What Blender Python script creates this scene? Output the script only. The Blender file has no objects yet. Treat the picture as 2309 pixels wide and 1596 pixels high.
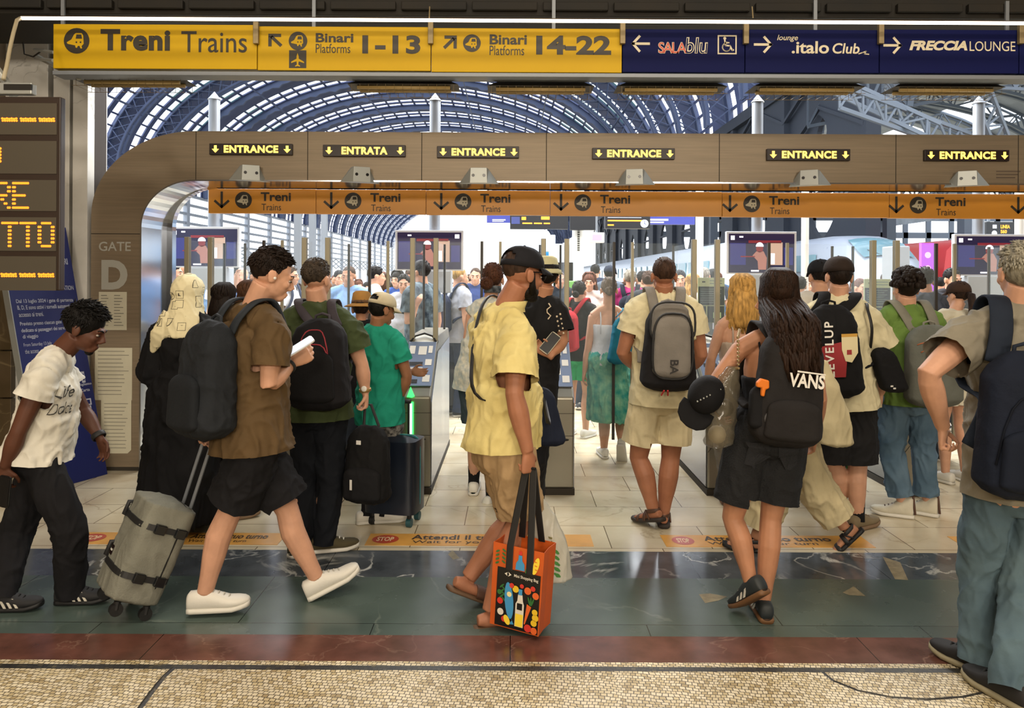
import bpy, bmesh, math, random
from math import sin, cos, pi, radians, sqrt
from mathutils import Vector, Matrix, noise

SC = bpy.context.scene
COL = SC.collection
V = Vector
# ---------------------------------------------------------------- camera, sky, lights, exposure
FPX, CX, HY, CAMZ, ROLL = 1700.0, 1154.5, 628.0, 1.65, radians(.28)
cam_data = bpy.data.cameras.new('camera')
cam_data.sensor_width = 36
cam_data.lens = FPX / 2309 * 36
cam_data.shift_y = (HY - 798) / 2309
cam_data.clip_end = 900
cam = bpy.data.objects.new('camera', cam_data)
COL.objects.link(cam)
cam.matrix_world = Matrix.Translation((0, 0, CAMZ)) @ Matrix.Rotation(radians(90), 4, 'X') @ Matrix.Rotation(ROLL, 4, 'Z')
SC.camera = cam

W = bpy.data.worlds.new('sky')
SC.world = W
W.use_nodes = True
W.node_tree.nodes['Background'].inputs[0].default_value = (.86, .92, 1, 1)
W.node_tree.nodes['Background'].inputs[1].default_value = 3.0

SC.view_settings.view_transform = 'Standard'
SC.view_settings.look = 'None'
SC.view_settings.exposure = 0.0
SC.view_settings.gamma = 1
SC.cycles.use_denoising = True
SC.cycles.max_bounces = 7
SC.cycles.diffuse_bounces = 3
SC.cycles.glossy_bounces = 3
SC.cycles.transmission_bounces = 4
SC.cycles.transparent_max_bounces = 24
SC.cycles.sample_clamp_indirect = 4


def area(name, loc, size, power, color, rot=(0, 0, 0), spread=180):
    d = bpy.data.lights.new(name, 'AREA')
    d.shape = 'RECTANGLE'
    d.size, d.size_y = size
    d.energy = power
    d.color = color
    d.spread = radians(spread)
    o = bpy.data.objects.new(name, d)
    COL.objects.link(o)
    o.location = loc
    o.rotation_euler = rot
    return o


WARM = (1, .87, .70)
for lx in (-3.2, 0.2, 3.6):          # lamps of the hall ceiling, above and behind the camera, plus an added fill
    area('hall_lamp', (lx, .6, 6.3), (1.6, 1.6), 120, WARM)
    area('hall_lamp', (lx, -4.6, 6.0), (1.6, 1.6), 80, WARM, (radians(35), 0, 0))
    area('front_fill', (lx * 1.3, -9.0, 4.2), (1.2, .8), 360, WARM, (radians(88), 0, 0))  # unseen fill added low at the back to brighten pier, beam and backs
for lx in (-2.2, .8, 3.8):          # lamps over the queue, behind the lintel
    area('gate_lamp', (lx, 8.6, 5.2), (2.2, 1.2), 240, (1, .95, .88))
for ly in (15, 27):                # lamps of the platform head
    for lx in (-15, -5, 5):
        area('platform_lamp', (lx, ly, 8), (5, 4), 1500, (.93, .96, 1))

# ---------------------------------------------------------------- helpers


def at(px, py, Y):
    """the point at depth Y seen at photo pixel (px, py)"""
    dx, dy = px - CX, py - HY
    c, s = cos(ROLL), sin(ROLL)
    return V(((dx * c + dy * s) * Y / FPX, Y, CAMZ - (-dx * s + dy * c) * Y / FPX))


def ground(px, py):
    dx, dy = px - CX, py - HY
    uy = -dx * sin(ROLL) + dy * cos(ROLL)
    return at(px, py, CAMZ * FPX / uy)


def lin(h):
    if isinstance(h, tuple):
        return h
    h = h.lstrip('#')
    o = []
    for i in (0, 2, 4):
        c = int(h[i:i + 2], 16) / 255
        o.append(c / 12.92 if c <= .04045 else ((c + .055) / 1.055) ** 2.4)
    return tuple(o)


MATS = {}


def mat(name, col='#888888', rough=.6, metal=0, emit=0, var=0, vscale=6, bump=0, bscale=60, col2=None, alpha=1, spec=.5, stretch=None, sheen=0, trans=0):
    if name in MATS:
        return MATS[name]
    m = bpy.data.materials.new(name)
    m.use_nodes = True
    nt = m.node_tree
    b = nt.nodes['Principled BSDF']
    c = lin(col)
    b.inputs['Base Color'].default_value = (*c, 1)
    b.inputs['Roughness'].default_value = rough
    b.inputs['Metallic'].default_value = metal
    b.inputs['Specular IOR Level'].default_value = spec
    b.inputs['Alpha'].default_value = alpha
    if trans:
        b.inputs['Transmission Weight'].default_value = trans
    if sheen:
        b.inputs['Sheen Weight'].default_value = sheen
    if emit:
        b.inputs['Emission Color'].default_value = (*c, 1)
        b.inputs['Emission Strength'].default_value = emit
    tc = mp = None
    if var or bump or col2:
        tc = nt.nodes.new('ShaderNodeTexCoord')
        mp = nt.nodes.new('ShaderNodeMapping')
        nt.links.new(tc.outputs['Object'], mp.inputs[0])
        if stretch:
            mp.inputs['Scale'].default_value = stretch
    if var or col2:
        n = nt.nodes.new('ShaderNodeTexNoise')
        n.inputs['Scale'].default_value = vscale
        n.inputs['Detail'].default_value = 6
        nt.links.new(mp.outputs[0], n.inputs[0])
        r = nt.nodes.new('ShaderNodeValToRGB')
        c2 = lin(col2) if col2 else tuple(max(0, x * (1 - var)) for x in c)
        c1 = c if col2 else tuple(min(1, x * (1 + var * .6)) for x in c)
        r.color_ramp.elements[0].position = .35
        r.color_ramp.elements[1].position = .65
        r.color_ramp.elements[0].color = (*c2, 1)
        r.color_ramp.elements[1].color = (*c1, 1)
        nt.links.new(n.outputs['Fac'], r.inputs[0])
        nt.links.new(r.outputs[0], b.inputs['Base Color'])
    if bump:
        n = nt.nodes.new('ShaderNodeTexNoise')
        n.inputs['Scale'].default_value = bscale
        n.inputs['Detail'].default_value = 4
        nt.links.new(mp.outputs[0], n.inputs[0])
        bp = nt.nodes.new('ShaderNodeBump')
        bp.inputs['Strength'].default_value = bump
        bp.inputs['Distance'].default_value = .01
        nt.links.new(n.outputs['Fac'], bp.inputs['Height'])
        nt.links.new(bp.outputs[0], b.inputs['Normal'])
    MATS[name] = m
    return m


def cloth(col, rough=.85, var=.12, bump=.25, bscale=35, col2=None, vscale=9):
    return mat('cloth_%s_%s' % (col, col2), col, rough, var=var, bump=bump, bscale=bscale, spec=.2, col2=col2, vscale=vscale)


def glow(col, e):
    return mat('glow_%s_%g' % (col, e), col, .5, emit=e)


class MB:
    """collects shapes into one mesh"""

    def __init__(s):
        s.v, s.f, s.m = [], [], []

    def add(s, vs, fs, m=0):
        o = len(s.v)
        s.v += [V(p) for p in vs]
        s.f += [[i + o for i in f] for f in fs]
        s.m += [m] * len(fs)
        return s

    def box(s, c, d, M=None, m=0):
        x, y, z = d[0] / 2, d[1] / 2, d[2] / 2
        vs = [V((sx * x, sy * y, sz * z)) for sz in (-1, 1) for sx, sy in ((-1, -1), (1, -1), (1, 1), (-1, 1))]
        if M is not None:
            vs = [M @ p for p in vs]
        c = V(c)
        return s.add([p + c for p in vs], [(3, 2, 1, 0), (4, 5, 6, 7), (0, 1, 5, 4), (1, 2, 6, 5), (2, 3, 7, 6), (3, 0, 4, 7)], m)

    def b2(s, x0, x1, y0, y1, z0, z1, m=0):
        return s.box(((x0 + x1) / 2, (y0 + y1) / 2, (z0 + z1) / 2), (x1 - x0, y1 - y0, z1 - z0), None, m)

    def loft(s, secs, n=16, m=0, e=2.0, cap=True, closed=False):
        """secs: (centre, U half axis, V half axis)"""
        vs = []
        for c, U, W_ in secs:
            for i in range(n):
                a = 2 * pi * i / n
                ca, sa = cos(a), sin(a)
                ca = math.copysign(abs(ca) ** (2 / e), ca)
                sa = math.copysign(abs(sa) ** (2 / e), sa)
                vs.append(c + U * ca + W_ * sa)
        fs = []
        k = len(secs)
        for j in range(k if closed else k - 1):
            j2 = (j + 1) % k
            for i in range(n):
                i2 = (i + 1) % n
                fs.append((j * n + i, j * n + i2, j2 * n + i2, j2 * n + i))
        if cap and not closed:
            fs.append(tuple(range(n - 1, -1, -1)))
            fs.append(tuple((k - 1) * n + i for i in range(n)))
        return s.add(vs, fs, m)

    def tube(s, pts, rad, n=10, m=0, closed=False, flat=None, up=None, e=2.0, cap=True):
        pts = [V(p) for p in pts]
        if not isinstance(rad, (list, tuple)):
            rad = [rad] * len(pts)
        secs, U = [], None
        for i, p in enumerate(pts):
            if closed:
                t = pts[(i + 1) % len(pts)] - pts[i - 1]
            else:
                t = pts[min(i + 1, len(pts) - 1)] - pts[max(i - 1, 0)]
            if t.length < 1e-9:
                t = V((0, 0, 1))
            t.normalize()
            if up is not None:
                q = V(up)
                U = q.cross(t)
                if U.length < 1e-4:
                    U = V((1, 0, 0)).cross(t)
            elif U is None:
                U = t.orthogonal()
            U = (U - t * U.dot(t)).normalized()
            W_ = t.cross(U)
            r = rad[i]
            if flat:
                secs.append((p, U * flat[0] * r, W_ * flat[1] * r))
            else:
                secs.append((p, U * r, W_ * r))
        return s.loft(secs, n, m, e, cap, closed)

    def ell(s, c, a, b, d, n=14, m=0, jit=0):
        """ellipsoid with half-axis vectors a, b, d (d = pole axis)"""
        c = V(c)
        vs = [c - d]
        k = n // 2
        for j in range(1, k):
            t = -pi / 2 + pi * j / k
            for i in range(n):
                q = 2 * pi * i / n
                vs.append(c + d * sin(t) + (a * cos(q) + b * sin(q)) * cos(t))
        vs.append(c + d)
        if jit:
            vs = [p + (p - c).normalized() * jit * noise.noise(p * 30) for p in vs]
        fs = [(0, 1 + (i + 1) % n, 1 + i) for i in range(n)]
        for j in range(k - 2):
            for i in range(n):
                p, q = 1 + j * n + i, 1 + j * n + (i + 1) % n
                fs.append((p, q, q + n, p + n))
        l = len(vs) - 1
        o = 1 + (k - 2) * n
        fs += [(l, o + i, o + (i + 1) % n) for i in range(n)]
        return s.add(vs, fs, m)

    def sph(s, c, r, n=12, m=0):
        return s.ell(c, V((r, 0, 0)), V((0, r, 0)), V((0, 0, r)), n, m)

    def prism(s, poly, O, X, Y_, D, m=0):
        """polygon (x, y) placed at O + x*X + y*Y_, extruded by D"""
        n = len(poly)
        a = [O + X * p[0] + Y_ * p[1] for p in poly]
        nr = X.cross(Y_)
        area2 = sum(poly[i][0] * poly[(i + 1) % n][1] - poly[(i + 1) % n][0] * poly[i][1] for i in range(n))
        flip = (area2 > 0) == (nr.dot(D) > 0)
        fs = [tuple(range(n)), tuple(range(2 * n - 1, n - 1, -1))]
        fs += [(i, i + n, (i + 1) % n + n, (i + 1) % n) for i in range(n)]
        if flip:
            fs = [tuple(reversed(f)) for f in fs]
        return s.add(a + [p + D for p in a], fs, m)

    def build(s, name, mats, parent=None, smooth=False, bevel=0, vox=0, relax=0, fold=None, sub=0, auto=None, cuts=None):
        if not isinstance(mats, (list, tuple)):
            mats = [mats]
        me = bpy.data.meshes.new(name)
        me.from_pydata([tuple(p) for p in s.v], [], s.f)
        for x in mats:
            me.materials.append(x)
        if len(mats) > 1:
            me.polygons.foreach_set('material_index', s.m)
        if vox:
            me = remesh(me, vox, relax)
            me.name = name
        if cuts:
            open_hems(me, cuts)
        if fold:
            folds(me, *fold)
        o = bpy.data.objects.new(name, me)
        COL.objects.link(o)
        if parent is not None:
            L = parent.get('_o') or (0, 0, 0)
            me.transform(Matrix.Translation(-V(L)))
            o.parent = parent
            o['_o'] = tuple(L)
        if smooth or vox:
            me.polygons.foreach_set('use_smooth', [True] * len(me.polygons))
        if auto:
            me.polygons.foreach_set('use_smooth', [True] * len(me.polygons))
            me.set_sharp_from_angle(angle=radians(auto))
        if bevel:
            md = o.modifiers.new('edge', 'BEVEL')
            md.width = bevel
            md.segments = 2
            md.limit_method = 'ANGLE'
        if sub:
            md = o.modifiers.new('sub', 'SUBSURF')
            md.levels = md.render_levels = sub
        return o


def remesh(me, vox, relax):
    o = bpy.data.objects.new('tmp', me)
    COL.objects.link(o)
    md = o.modifiers.new('r', 'REMESH')
    md.mode = 'VOXEL'
    md.voxel_size = vox
    if relax:
        sm = o.modifiers.new('s', 'SMOOTH')
        sm.factor = .5
        sm.iterations = relax
    dg = bpy.context.evaluated_depsgraph_get()
    r = bpy.data.meshes.new_from_object(o.evaluated_get(dg), depsgraph=dg)
    bpy.data.objects.remove(o)
    bpy.data.meshes.remove(me)
    return r


def open_hems(me, cuts):
    """cut the cloth open at its hems: planes (point, outward direction, reach)"""
    bm = bmesh.new()
    bm.from_mesh(me)
    for p, d, rad, reach, keep in cuts:
        kill = []
        for v in bm.verts:
            q = v.co - p
            a = q.dot(d)
            if 0 < a < reach and (q - d * a).length < rad and not (keep and keep(v.co)):
                kill.append(v)
        bmesh.ops.delete(bm, geom=kill, context='VERTS')
        for v in bm.verts:
            if v.is_boundary:
                q = v.co - p
                a = q.dot(d)
                if -.03 < a < .01 and (q - d * a).length < rad:
                    v.co -= d * a
    bm.to_mesh(me)
    bm.free()


def folds(me, amp, sx, sz, seed=0):
    """soft cloth creases: push vertices along their normals by stretched ridged noise"""
    n = len(me.vertices)
    co, no = [0.0] * (n * 3), [0.0] * (n * 3)
    me.vertices.foreach_get('co', co)
    me.vertex_normals.foreach_get('vector', no)
    nz, nv = noise.noise, noise.noise_vector
    for i in range(0, n * 3, 3):
        x, y, z = co[i], co[i + 1], co[i + 2]
        w = nv((z * 4, x * 4, y * 4))
        q = V((x * sx + seed + w[0] * .7, y * sx + w[1] * .7, z * sz + w[2] * .7))
        a = nz(q)
        c = nz(q * 2.1 + V((5, 2, 8)))
        d = amp * (1.5 * max(0, 1 - 3.2 * abs(a)) ** 1.4 + .6 * max(0, 1 - 3.5 * abs(c)) + .15)
        co[i], co[i + 1], co[i + 2] = x + no[i] * d, y + no[i + 1] * d, z + no[i + 2] * d
    me.vertices.foreach_set('co', co)
    me.update()


def finish(o, label=None, cat=None, group=None, kind=None):
    if label:
        o['label'] = label
    if cat:
        o['category'] = cat
    if group:
        o['group'] = group
    if kind:
        o['kind'] = kind
    return o


def thing(name, label, cat, loc=(0, 0, 0), group=None):
    o = bpy.data.objects.new(name, None)
    COL.objects.link(o)
    o.location = loc
    o['_o'] = tuple(loc)
    return finish(o, label, cat, group)


def solo(o, label, cat, group=None):
    """a thing that is one mesh: put its origin at its base"""
    c = [v.co for v in o.data.vertices]
    if o.location.length < 1e-9 and c:
        L = V(((min(p.x for p in c) + max(p.x for p in c)) / 2, (min(p.y for p in c) + max(p.y for p in c)) / 2, min(p.z for p in c)))
        o.data.transform(Matrix.Translation(-L))
        o.location = L
    return finish(o, label, cat, group)


def dup(root, loc, label=None, group=None):
    r = root.copy()
    COL.objects.link(r)
    r.location = loc
    r['_o'] = tuple(loc)
    if label:
        r['label'] = label
    if group:
        r['group'] = group
    for ch in root.children:
        c = ch.copy()
        COL.objects.link(c)
        c.parent = r
        for g in ch.children:
            d = g.copy()
            COL.objects.link(d)
            d.parent = c
    return r


def struct(o):
    o['kind'] = 'structure'
    return o


def arc(cx, cy, r, a0, a1, n=12, ry=None):
    ry = ry or r
    return [(cx + r * cos(radians(a0 + (a1 - a0) * i / n)), cy + ry * sin(radians(a0 + (a1 - a0) * i / n))) for i in range(n + 1)]


def circ(cx, cy, r, n=24, ry=None):
    return arc(cx, cy, r, 0, 360, n, ry)[:-1]


def stroke(pts, w):
    """polygons of a stroked polyline"""
    out = []
    for (x0, y0), (x1, y1) in zip(pts, pts[1:]):
        l = math.hypot(x1 - x0, y1 - y0) or 1
        nx, ny = -(y1 - y0) / l * w / 2, (x1 - x0) / l * w / 2
        ex, ey = (x1 - x0) / l * w * .25, (y1 - y0) / l * w * .25
        out.append([(x0 - ex + nx, y0 - ey + ny), (x1 + ex + nx, y1 + ey + ny), (x1 + ex - nx, y1 + ey - ny), (x0 - ex - nx, y0 - ey - ny)])
    return out


TXT = {}


def text_geo(s, bold=0, shear=0, space=1):
    k = (s, bold, shear, space)
    if k in TXT:
        return TXT[k]
    c = bpy.data.curves.new('t', 'FONT')
    c.body = s
    c.offset = bold
    c.shear = shear
    c.space_character = space
    c.resolution_u = 4
    o = bpy.data.objects.new('t', c)
    COL.objects.link(o)
    dg = bpy.context.evaluated_depsgraph_get()
    dg.update()
    me = o.evaluated_get(dg).to_mesh()
    vs = [v.co.copy() for v in me.vertices]
    fs = [tuple(p.vertices) for p in me.polygons]
    o.evaluated_get(dg).to_mesh_clear()
    bpy.data.objects.remove(o)
    x0, x1 = min(v.x for v in vs), max(v.x for v in vs)
    y0, y1 = min(v.y for v in vs), max(v.y for v in vs)
    TXT[k] = ([((v.x - x0) / (x1 - x0), (v.y - y0) / (y1 - y0)) for v in vs], fs)
    return TXT[k]


class Face:
    """a flat surface that carries writing and marks: origin, x axis, y axis (unit = one photo-sized unit)"""

    def __init__(s, O, X, Y_, N, mb=None):
        s.O, s.X, s.Y, s.N = V(O), V(X), V(Y_), V(N).normalized()
        s.b = MB()
        s.k = 0

    def text(s, t, x0, y0, x1, y1, m=0, bold=0, shear=0, space=1, lift=.002):
        vs, fs = text_geo(t, bold, shear, space)
        pts = [s.O + s.X * (x0 + a * (x1 - x0)) + s.Y * (y1 + b * (y0 - y1)) + s.N * lift for a, b in vs]
        s.b.add(pts, s.fix(pts, fs), m)
        return s

    def fix(s, pts, fs):
        out = []
        for f in fs:
            n = (pts[f[1]] - pts[f[0]]).cross(pts[f[2]] - pts[f[0]])
            out.append(tuple(reversed(f)) if n.dot(s.N) < 0 else tuple(f))
        return out

    def poly(s, pts, m=0, lift=.0015):
        p3 = [s.O + s.X * a + s.Y * b + s.N * lift for a, b in pts]
        n = len(pts)
        ar = sum(pts[i][0] * pts[(i + 1) % n][1] - pts[(i + 1) % n][0] * pts[i][1] for i in range(n))
        f = tuple(range(n))
        if (ar > 0) != (s.X.cross(s.Y).dot(s.N) > 0):
            f = tuple(reversed(f))
        s.b.add(p3, [f], m)
        return s

    def polys(s, ps, m=0, lift=.0015):
        for p in ps:
            s.poly(p, m, lift)
        return s

    def rect(s, x0, y0, x1, y1, m=0, lift=.0015):
        return s.poly([(x0, y0), (x1, y0), (x1, y1), (x0, y1)], m, lift)

    def cut(s, name, mats, parent):
        """the marks so far become one part"""
        o = s.b.build(name, mats, parent)
        s.b = MB()
        return o

    def done(s, name, mats, parent):
        return s.b.build(name, mats, parent)


def pface(Y):
    """a surface facing the camera side at depth Y, in photo pixel units"""
    o = at(0, 0, Y)
    return Face(o, at(1, 0, Y) - o, at(0, 1, Y) - o, (0, -1, 0))
# ---------------------------------------------------------------- setting: floors


def nodes(name, rough=.3):
    m = bpy.data.materials.new(name)
    m.use_nodes = True
    nt = m.node_tree
    b = nt.nodes['Principled BSDF']
    b.inputs['Roughness'].default_value = rough
    tc = nt.nodes.new('ShaderNodeTexCoord')
    return m, nt, b, tc.outputs['Object']


def N(nt, kind, **kw):
    n = nt.nodes.new('ShaderNode' + kind)
    for k, v in kw.items():
        if k in n.inputs:
            n.inputs[k].default_value = v
        else:
            setattr(n, k, v)
    return n


def ramp(nt, fac, stops):
    r = nt.nodes.new('ShaderNodeValToRGB')
    el = r.color_ramp.elements
    while len(el) < len(stops):
        el.new(.5)
    for e, (p, c) in zip(el, stops):
        e.position = p
        e.color = (*lin(c), 1)
    nt.links.new(fac, r.inputs[0])
    return r.outputs[0]


def mix(nt, fac, a, b, mode='MIX'):
    m = nt.nodes.new('ShaderNodeMix')
    m.data_type = 'RGBA'
    m.blend_type = mode
    for k, x in ((0, fac), (6, a), (7, b)):
        if isinstance(x, (int, float)):
            m.inputs[k].default_value = x
        elif isinstance(x, str):
            m.inputs[k].default_value = (*lin(x), 1)
        else:
            nt.links.new(x, m.inputs[k])
    return m.outputs[2]


def marble(name, base, dark, vein, rough, tile=None, joint='#555555', veinw=.02, vscale=1.6, vamt=.8, nscale=3, spec=.5):
    m, nt, b, co = nodes(name, rough)
    b.inputs['Specular IOR Level'].default_value = spec
    n = N(nt, 'TexNoise', Scale=nscale, Detail=8.0)
    nt.links.new(co, n.inputs[0])
    c = ramp(nt, n.outputs['Fac'], [(.3, dark), (.7, base)])
    n2 = N(nt, 'TexNoise', Scale=vscale, Detail=6.0, Distortion=.6)
    nt.links.new(co, n2.inputs[0])
    v = ramp(nt, n2.outputs['Fac'], [(.5 - veinw, '#000000'), (.5, '#ffffff'), (.5 + veinw, '#000000')])
    n3 = N(nt, 'TexNoise', Scale=2.3, Detail=2.0)
    nt.links.new(co, n3.inputs[0])
    msk = ramp(nt, n3.outputs['Fac'], [(.42, '#000000'), (.62, '#ffffff')])
    vm = mix(nt, 1.0, v, msk, 'MULTIPLY')
    vm = mix(nt, vamt, '#000000', vm)
    c = mix(nt, vm, c, vein)
    if tile:
        br = N(nt, 'TexBrick', Scale=1.0, **{'Mortar Size': tile[2], 'Brick Width': tile[0], 'Row Height': tile[1]})
        br.inputs['Color1'].default_value = (1, 1, 1, 1)
        br.inputs['Color2'].default_value = (.84, .84, .84, 1)
        br.inputs['Mortar'].default_value = (*lin(joint), 1)
        nt.links.new(co, br.inputs[0])
        c = mix(nt, 1.0, c, br.outputs[0], 'MULTIPLY')
    nt.links.new(c, b.inputs['Base Color'])
    rr = N(nt, 'MapRange')
    rr.inputs[3].default_value = rough * .75
    rr.inputs[4].default_value = rough * 1.3
    nt.links.new(n.outputs['Fac'], rr.inputs[0])
    nt.links.new(rr.outputs[0], b.inputs['Roughness'])
    return m


def mosaic(name, c1, c2, c3, joint, size=.02):
    m, nt, b, co = nodes(name, .45)
    mp = N(nt, 'Mapping')
    mp.inputs['Rotation'].default_value = (0, 0, radians(8))
    wob = N(nt, 'TexNoise', Scale=9.0, Detail=1.0)
    nt.links.new(co, wob.inputs[0])
    va = N(nt, 'VectorMath', operation='SCALE')
    va.inputs['Scale'].default_value = .035
    nt.links.new(wob.outputs['Color'], va.inputs[0])
    vb = N(nt, 'VectorMath', operation='ADD')
    nt.links.new(co, vb.inputs[0])
    nt.links.new(va.outputs[0], vb.inputs[1])
    nt.links.new(vb.outputs[0], mp.inputs[0])
    br = N(nt, 'TexBrick', Scale=1.0, **{'Mortar Size': .0017, 'Brick Width': size * 1.1, 'Row Height': size, 'Mortar Smooth': .1})
    br.offset = .4
    br.inputs['Color1'].default_value = (0, 0, 0, 1)
    br.inputs['Color2'].default_value = (1, 1, 1, 1)
    br.inputs['Mortar'].default_value = (0, 0, 0, 1)
    nt.links.new(mp.outputs[0], br.inputs[0])
    c = ramp(nt, br.outputs[0], [(.0, c3), (.25, c2), (.7, c1), (1, c1)])
    n = N(nt, 'TexNoise', Scale=1.7, Detail=3.0)
    nt.links.new(co, n.inputs[0])
    c = mix(nt, .3, c, ramp(nt, n.outputs['Fac'], [(.35, '#7d6a45'), (.6, '#ffffff')]), 'MULTIPLY')
    c = mix(nt, br.outputs['Fac'], c, joint)
    nt.links.new(c, b.inputs['Base Color'])
    bp = N(nt, 'Bump', Strength=.4, Distance=.002)
    bp.invert = True
    nt.links.new(br.outputs['Fac'], bp.inputs['Height'])
    nt.links.new(bp.outputs[0], b.inputs['Normal'])
    return m


M_cream = marble('cream_marble', '#e0d6bb', '#cbbb9c', '#9d8a6c', .2, (.62, .42, .003), '#7d7160', .012, 1.2, .5)
M_dark = marble('dark_veined_marble', '#5d6369', '#3e4449', '#e2e4de', .14, (1.05, 3, .002), '#222222', .016, 2.2, 1, 5)
M_green = marble('green_slate', '#56645e', '#45524d', '#7d867a', .26, (1.3, 1.2, .002), '#1d2522', .008, .8, .4, 2)
M_red = marble('red_marble', '#70493e', '#53362e', '#957566', .22, (1.6, 1, .002), '#2a1512', .01, 2.5, .5, 7)
M_mos = mosaic('cream_mosaic', '#e2d6b8', '#cdbc92', '#a8946a', '#453b2a')
M_mosd = mosaic('dark_mosaic', '#3a3a36', '#26262a', '#55503f', '#191712')

yb = [CAMZ * FPX / (y - HY) for y in (1242, 1302, 1433, 1492)]


def slab(name, x0, x1, y0, y1, m):
    return struct(MB().b2(x0, x1, y0, y1, -.1, 0).build(name, m))


slab('floor_cream_marble', -90, 90, yb[0], 420, M_cream)
slab('floor_dark_marble', -9, 9, yb[1], yb[0], M_dark)
slab('floor_green_slate', -9, 9, yb[2], yb[1], M_green)
slab('floor_red_marble', -9, 9, yb[3], yb[2], M_red)
slab('floor_mosaic', -9, 9, -9, yb[3], M_mos)
# dark tessera borders laid in the mosaic
b = MB()
b.b2(-9, 9, CAMZ * FPX / (1512 - HY), CAMZ * FPX / (1502 - HY), -.01, .0006)
for pts, w in (([(392, 1505), (370, 1525), (342, 1560), (305, 1610), (280, 1640)], 38),
               ([(1845, 1507), (1880, 1535), (1935, 1557), (2010, 1572), (2090, 1577), (2170, 1571), (2235, 1557), (2275, 1535), (2300, 1508)], 22)):
    P = [ground(*p) for p in pts]
    b.tube([p + V((0, 0, -.0094)) for p in P], w / 2 / 555, 4, flat=(1, .01 / (w / 2 / 555) * 1.41), up=(0, 0, 1))
struct(b.build('floor_mosaic_border', M_mosd))

# worn pale patches in the slate
b = MB()
for pts in (((1576, 1340), (1600, 1338), (1640, 1345), (1620, 1354), (1590, 1360)), ((1900, 1336), (1925, 1322), (1952, 1344), (1915, 1342)), ((1020, 1240), (1036, 1258), (1022, 1262), (1010, 1250)), ((1990, 1255), (2030, 1268), (2048, 1308), (2018, 1306))):
    g = [ground(*p) for p in pts]
    n = len(g)
    b.add([p + V((0, 0, .0008)) for p in g], [tuple(range(n))] if (g[1] - g[0]).cross(g[2] - g[0]).z > 0 else [tuple(range(n - 1, -1, -1))])
struct(b.build('floor_patch', mat('worn_stone', '#8d8266', .6, var=.3, vscale=20)))

# floor strips asking to wait
M_tape = mat('orange_floor_tape', '#d9a04a', .35, var=.15, vscale=5)
M_tr = mat('tape_red', '#b5452c', .4)
M_tb = mat('tape_black', '#3a2c1c', .4)
M_tw = mat('tape_white', '#e8c9a0', .4)
Yt0, Yt1 = CAMZ * FPX / (1231 - HY), CAMZ * FPX / (1205 - HY)
for x0, x1, stop, txt, lab in ((170, 640, (178, 240), (430, 'Attendi il tuo turno', 604, 'Wait for your turn'), 'orange floor strip behind the grey suitcase asking to wait'),
                        (832, 1338, (842, 902), (930, 'Attendi il tuo turno', 1215, 'Wait for your turn'), 'orange floor strip crossing behind the man in the yellow shirt'),
                        (1498, 1960, (1518, 1568), (1592, 'Attendi il tuo turno', 1880, 'Wait for your turn'), 'orange floor strip crossing behind the legs of the long haired woman'),
                        (2160, 2640, (2180, 2236), (2300, 'Attendi il tuo turno', 2540, 'Wait for your turn'), 'orange floor strip passing behind the jeans of the grey haired man')):
    ym = 2 / (1 / Yt0 + 1 / Yt1)
    off = (x0 + x1) / 2
    X = lambda px: (px - CX) * (Yt0 + Yt1) / 2 / FPX
    t = thing('floor_strip', lab, 'floor sticker', (X(off), Yt0, 0), 'orange waiting strips on the cream floor')
    MB().b2(X(x0), X(x1), Yt0, Yt1, .0002, .0022).build('strip', M_tape, t)
    f = Face((0, Yt1, .0022), (1, 0, 0), (0, -(Yt1 - Yt0), 0), (0, 0, 1))
    f.poly(circ(X((stop[0] + stop[1]) / 2), .5, (X(stop[1]) - X(stop[0])) / 2, 24, .36), 0, .001)
    f.cut('stop_badge', [M_tr], t)
    f.text('STOP', X(stop[0] + 11), .32, X(stop[1] - 11), .68, 1, .03, lift=.002)
    f.text(txt[1], X(txt[0]), .12, X(txt[2]), .52, 2, .02)
    f.text(txt[3], X(txt[0] + 4), .60, X(txt[2] - 40), .9, 2)
    f.done('lettering', [M_tr, M_tw, M_tb], t)

# ---------------------------------------------------------------- hall shell
M_stone = marble('grey_travertine', '#dad8d2', '#b5b3ac', '#4c4a44', .5, None, veinw=.012, vscale=3, vamt=.5, nscale=2)
M_hall = mat('hall_plaster', '#6b5a42', .9)
M_darkstone = mat('dark_lintel_stone', '#191306', .75, var=.5, vscale=2.5, col2='#0c0a05')
M_grey = mat('grey_steel', '#7b8086', .45, .3)
struct(MB().b2(-9.2, 9.2, -9.2, 6.0, 6.6, 6.8).build('ceiling', M_hall))
struct(MB().b2(-9.2, 9.2, -9.4, -9.2, -.1, 6.8).build('wall_back', M_hall))
struct(MB().b2(-4.7, -4.3, -9.2, 6.7, 0, 6.7).build('wall_left', M_hall))
struct(MB().b2(9, 9.2, -9.2, 6.0, 0, 6.7).build('wall_right', M_hall))
# stone lintel across the opening
zl = at(1154, 36, 5.35).z
b = MB()
b.b2(-4.3, 9, 5.35, 6.05, zl, 6.6)
for i in range(26):
    x = -3.8 + i * .5
    b.b2(x + .01, x + .47, 5.31, 5.35, zl + .03, zl + .09)
struct(b.build('wall_lintel', M_darkstone, bevel=.006))
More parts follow.
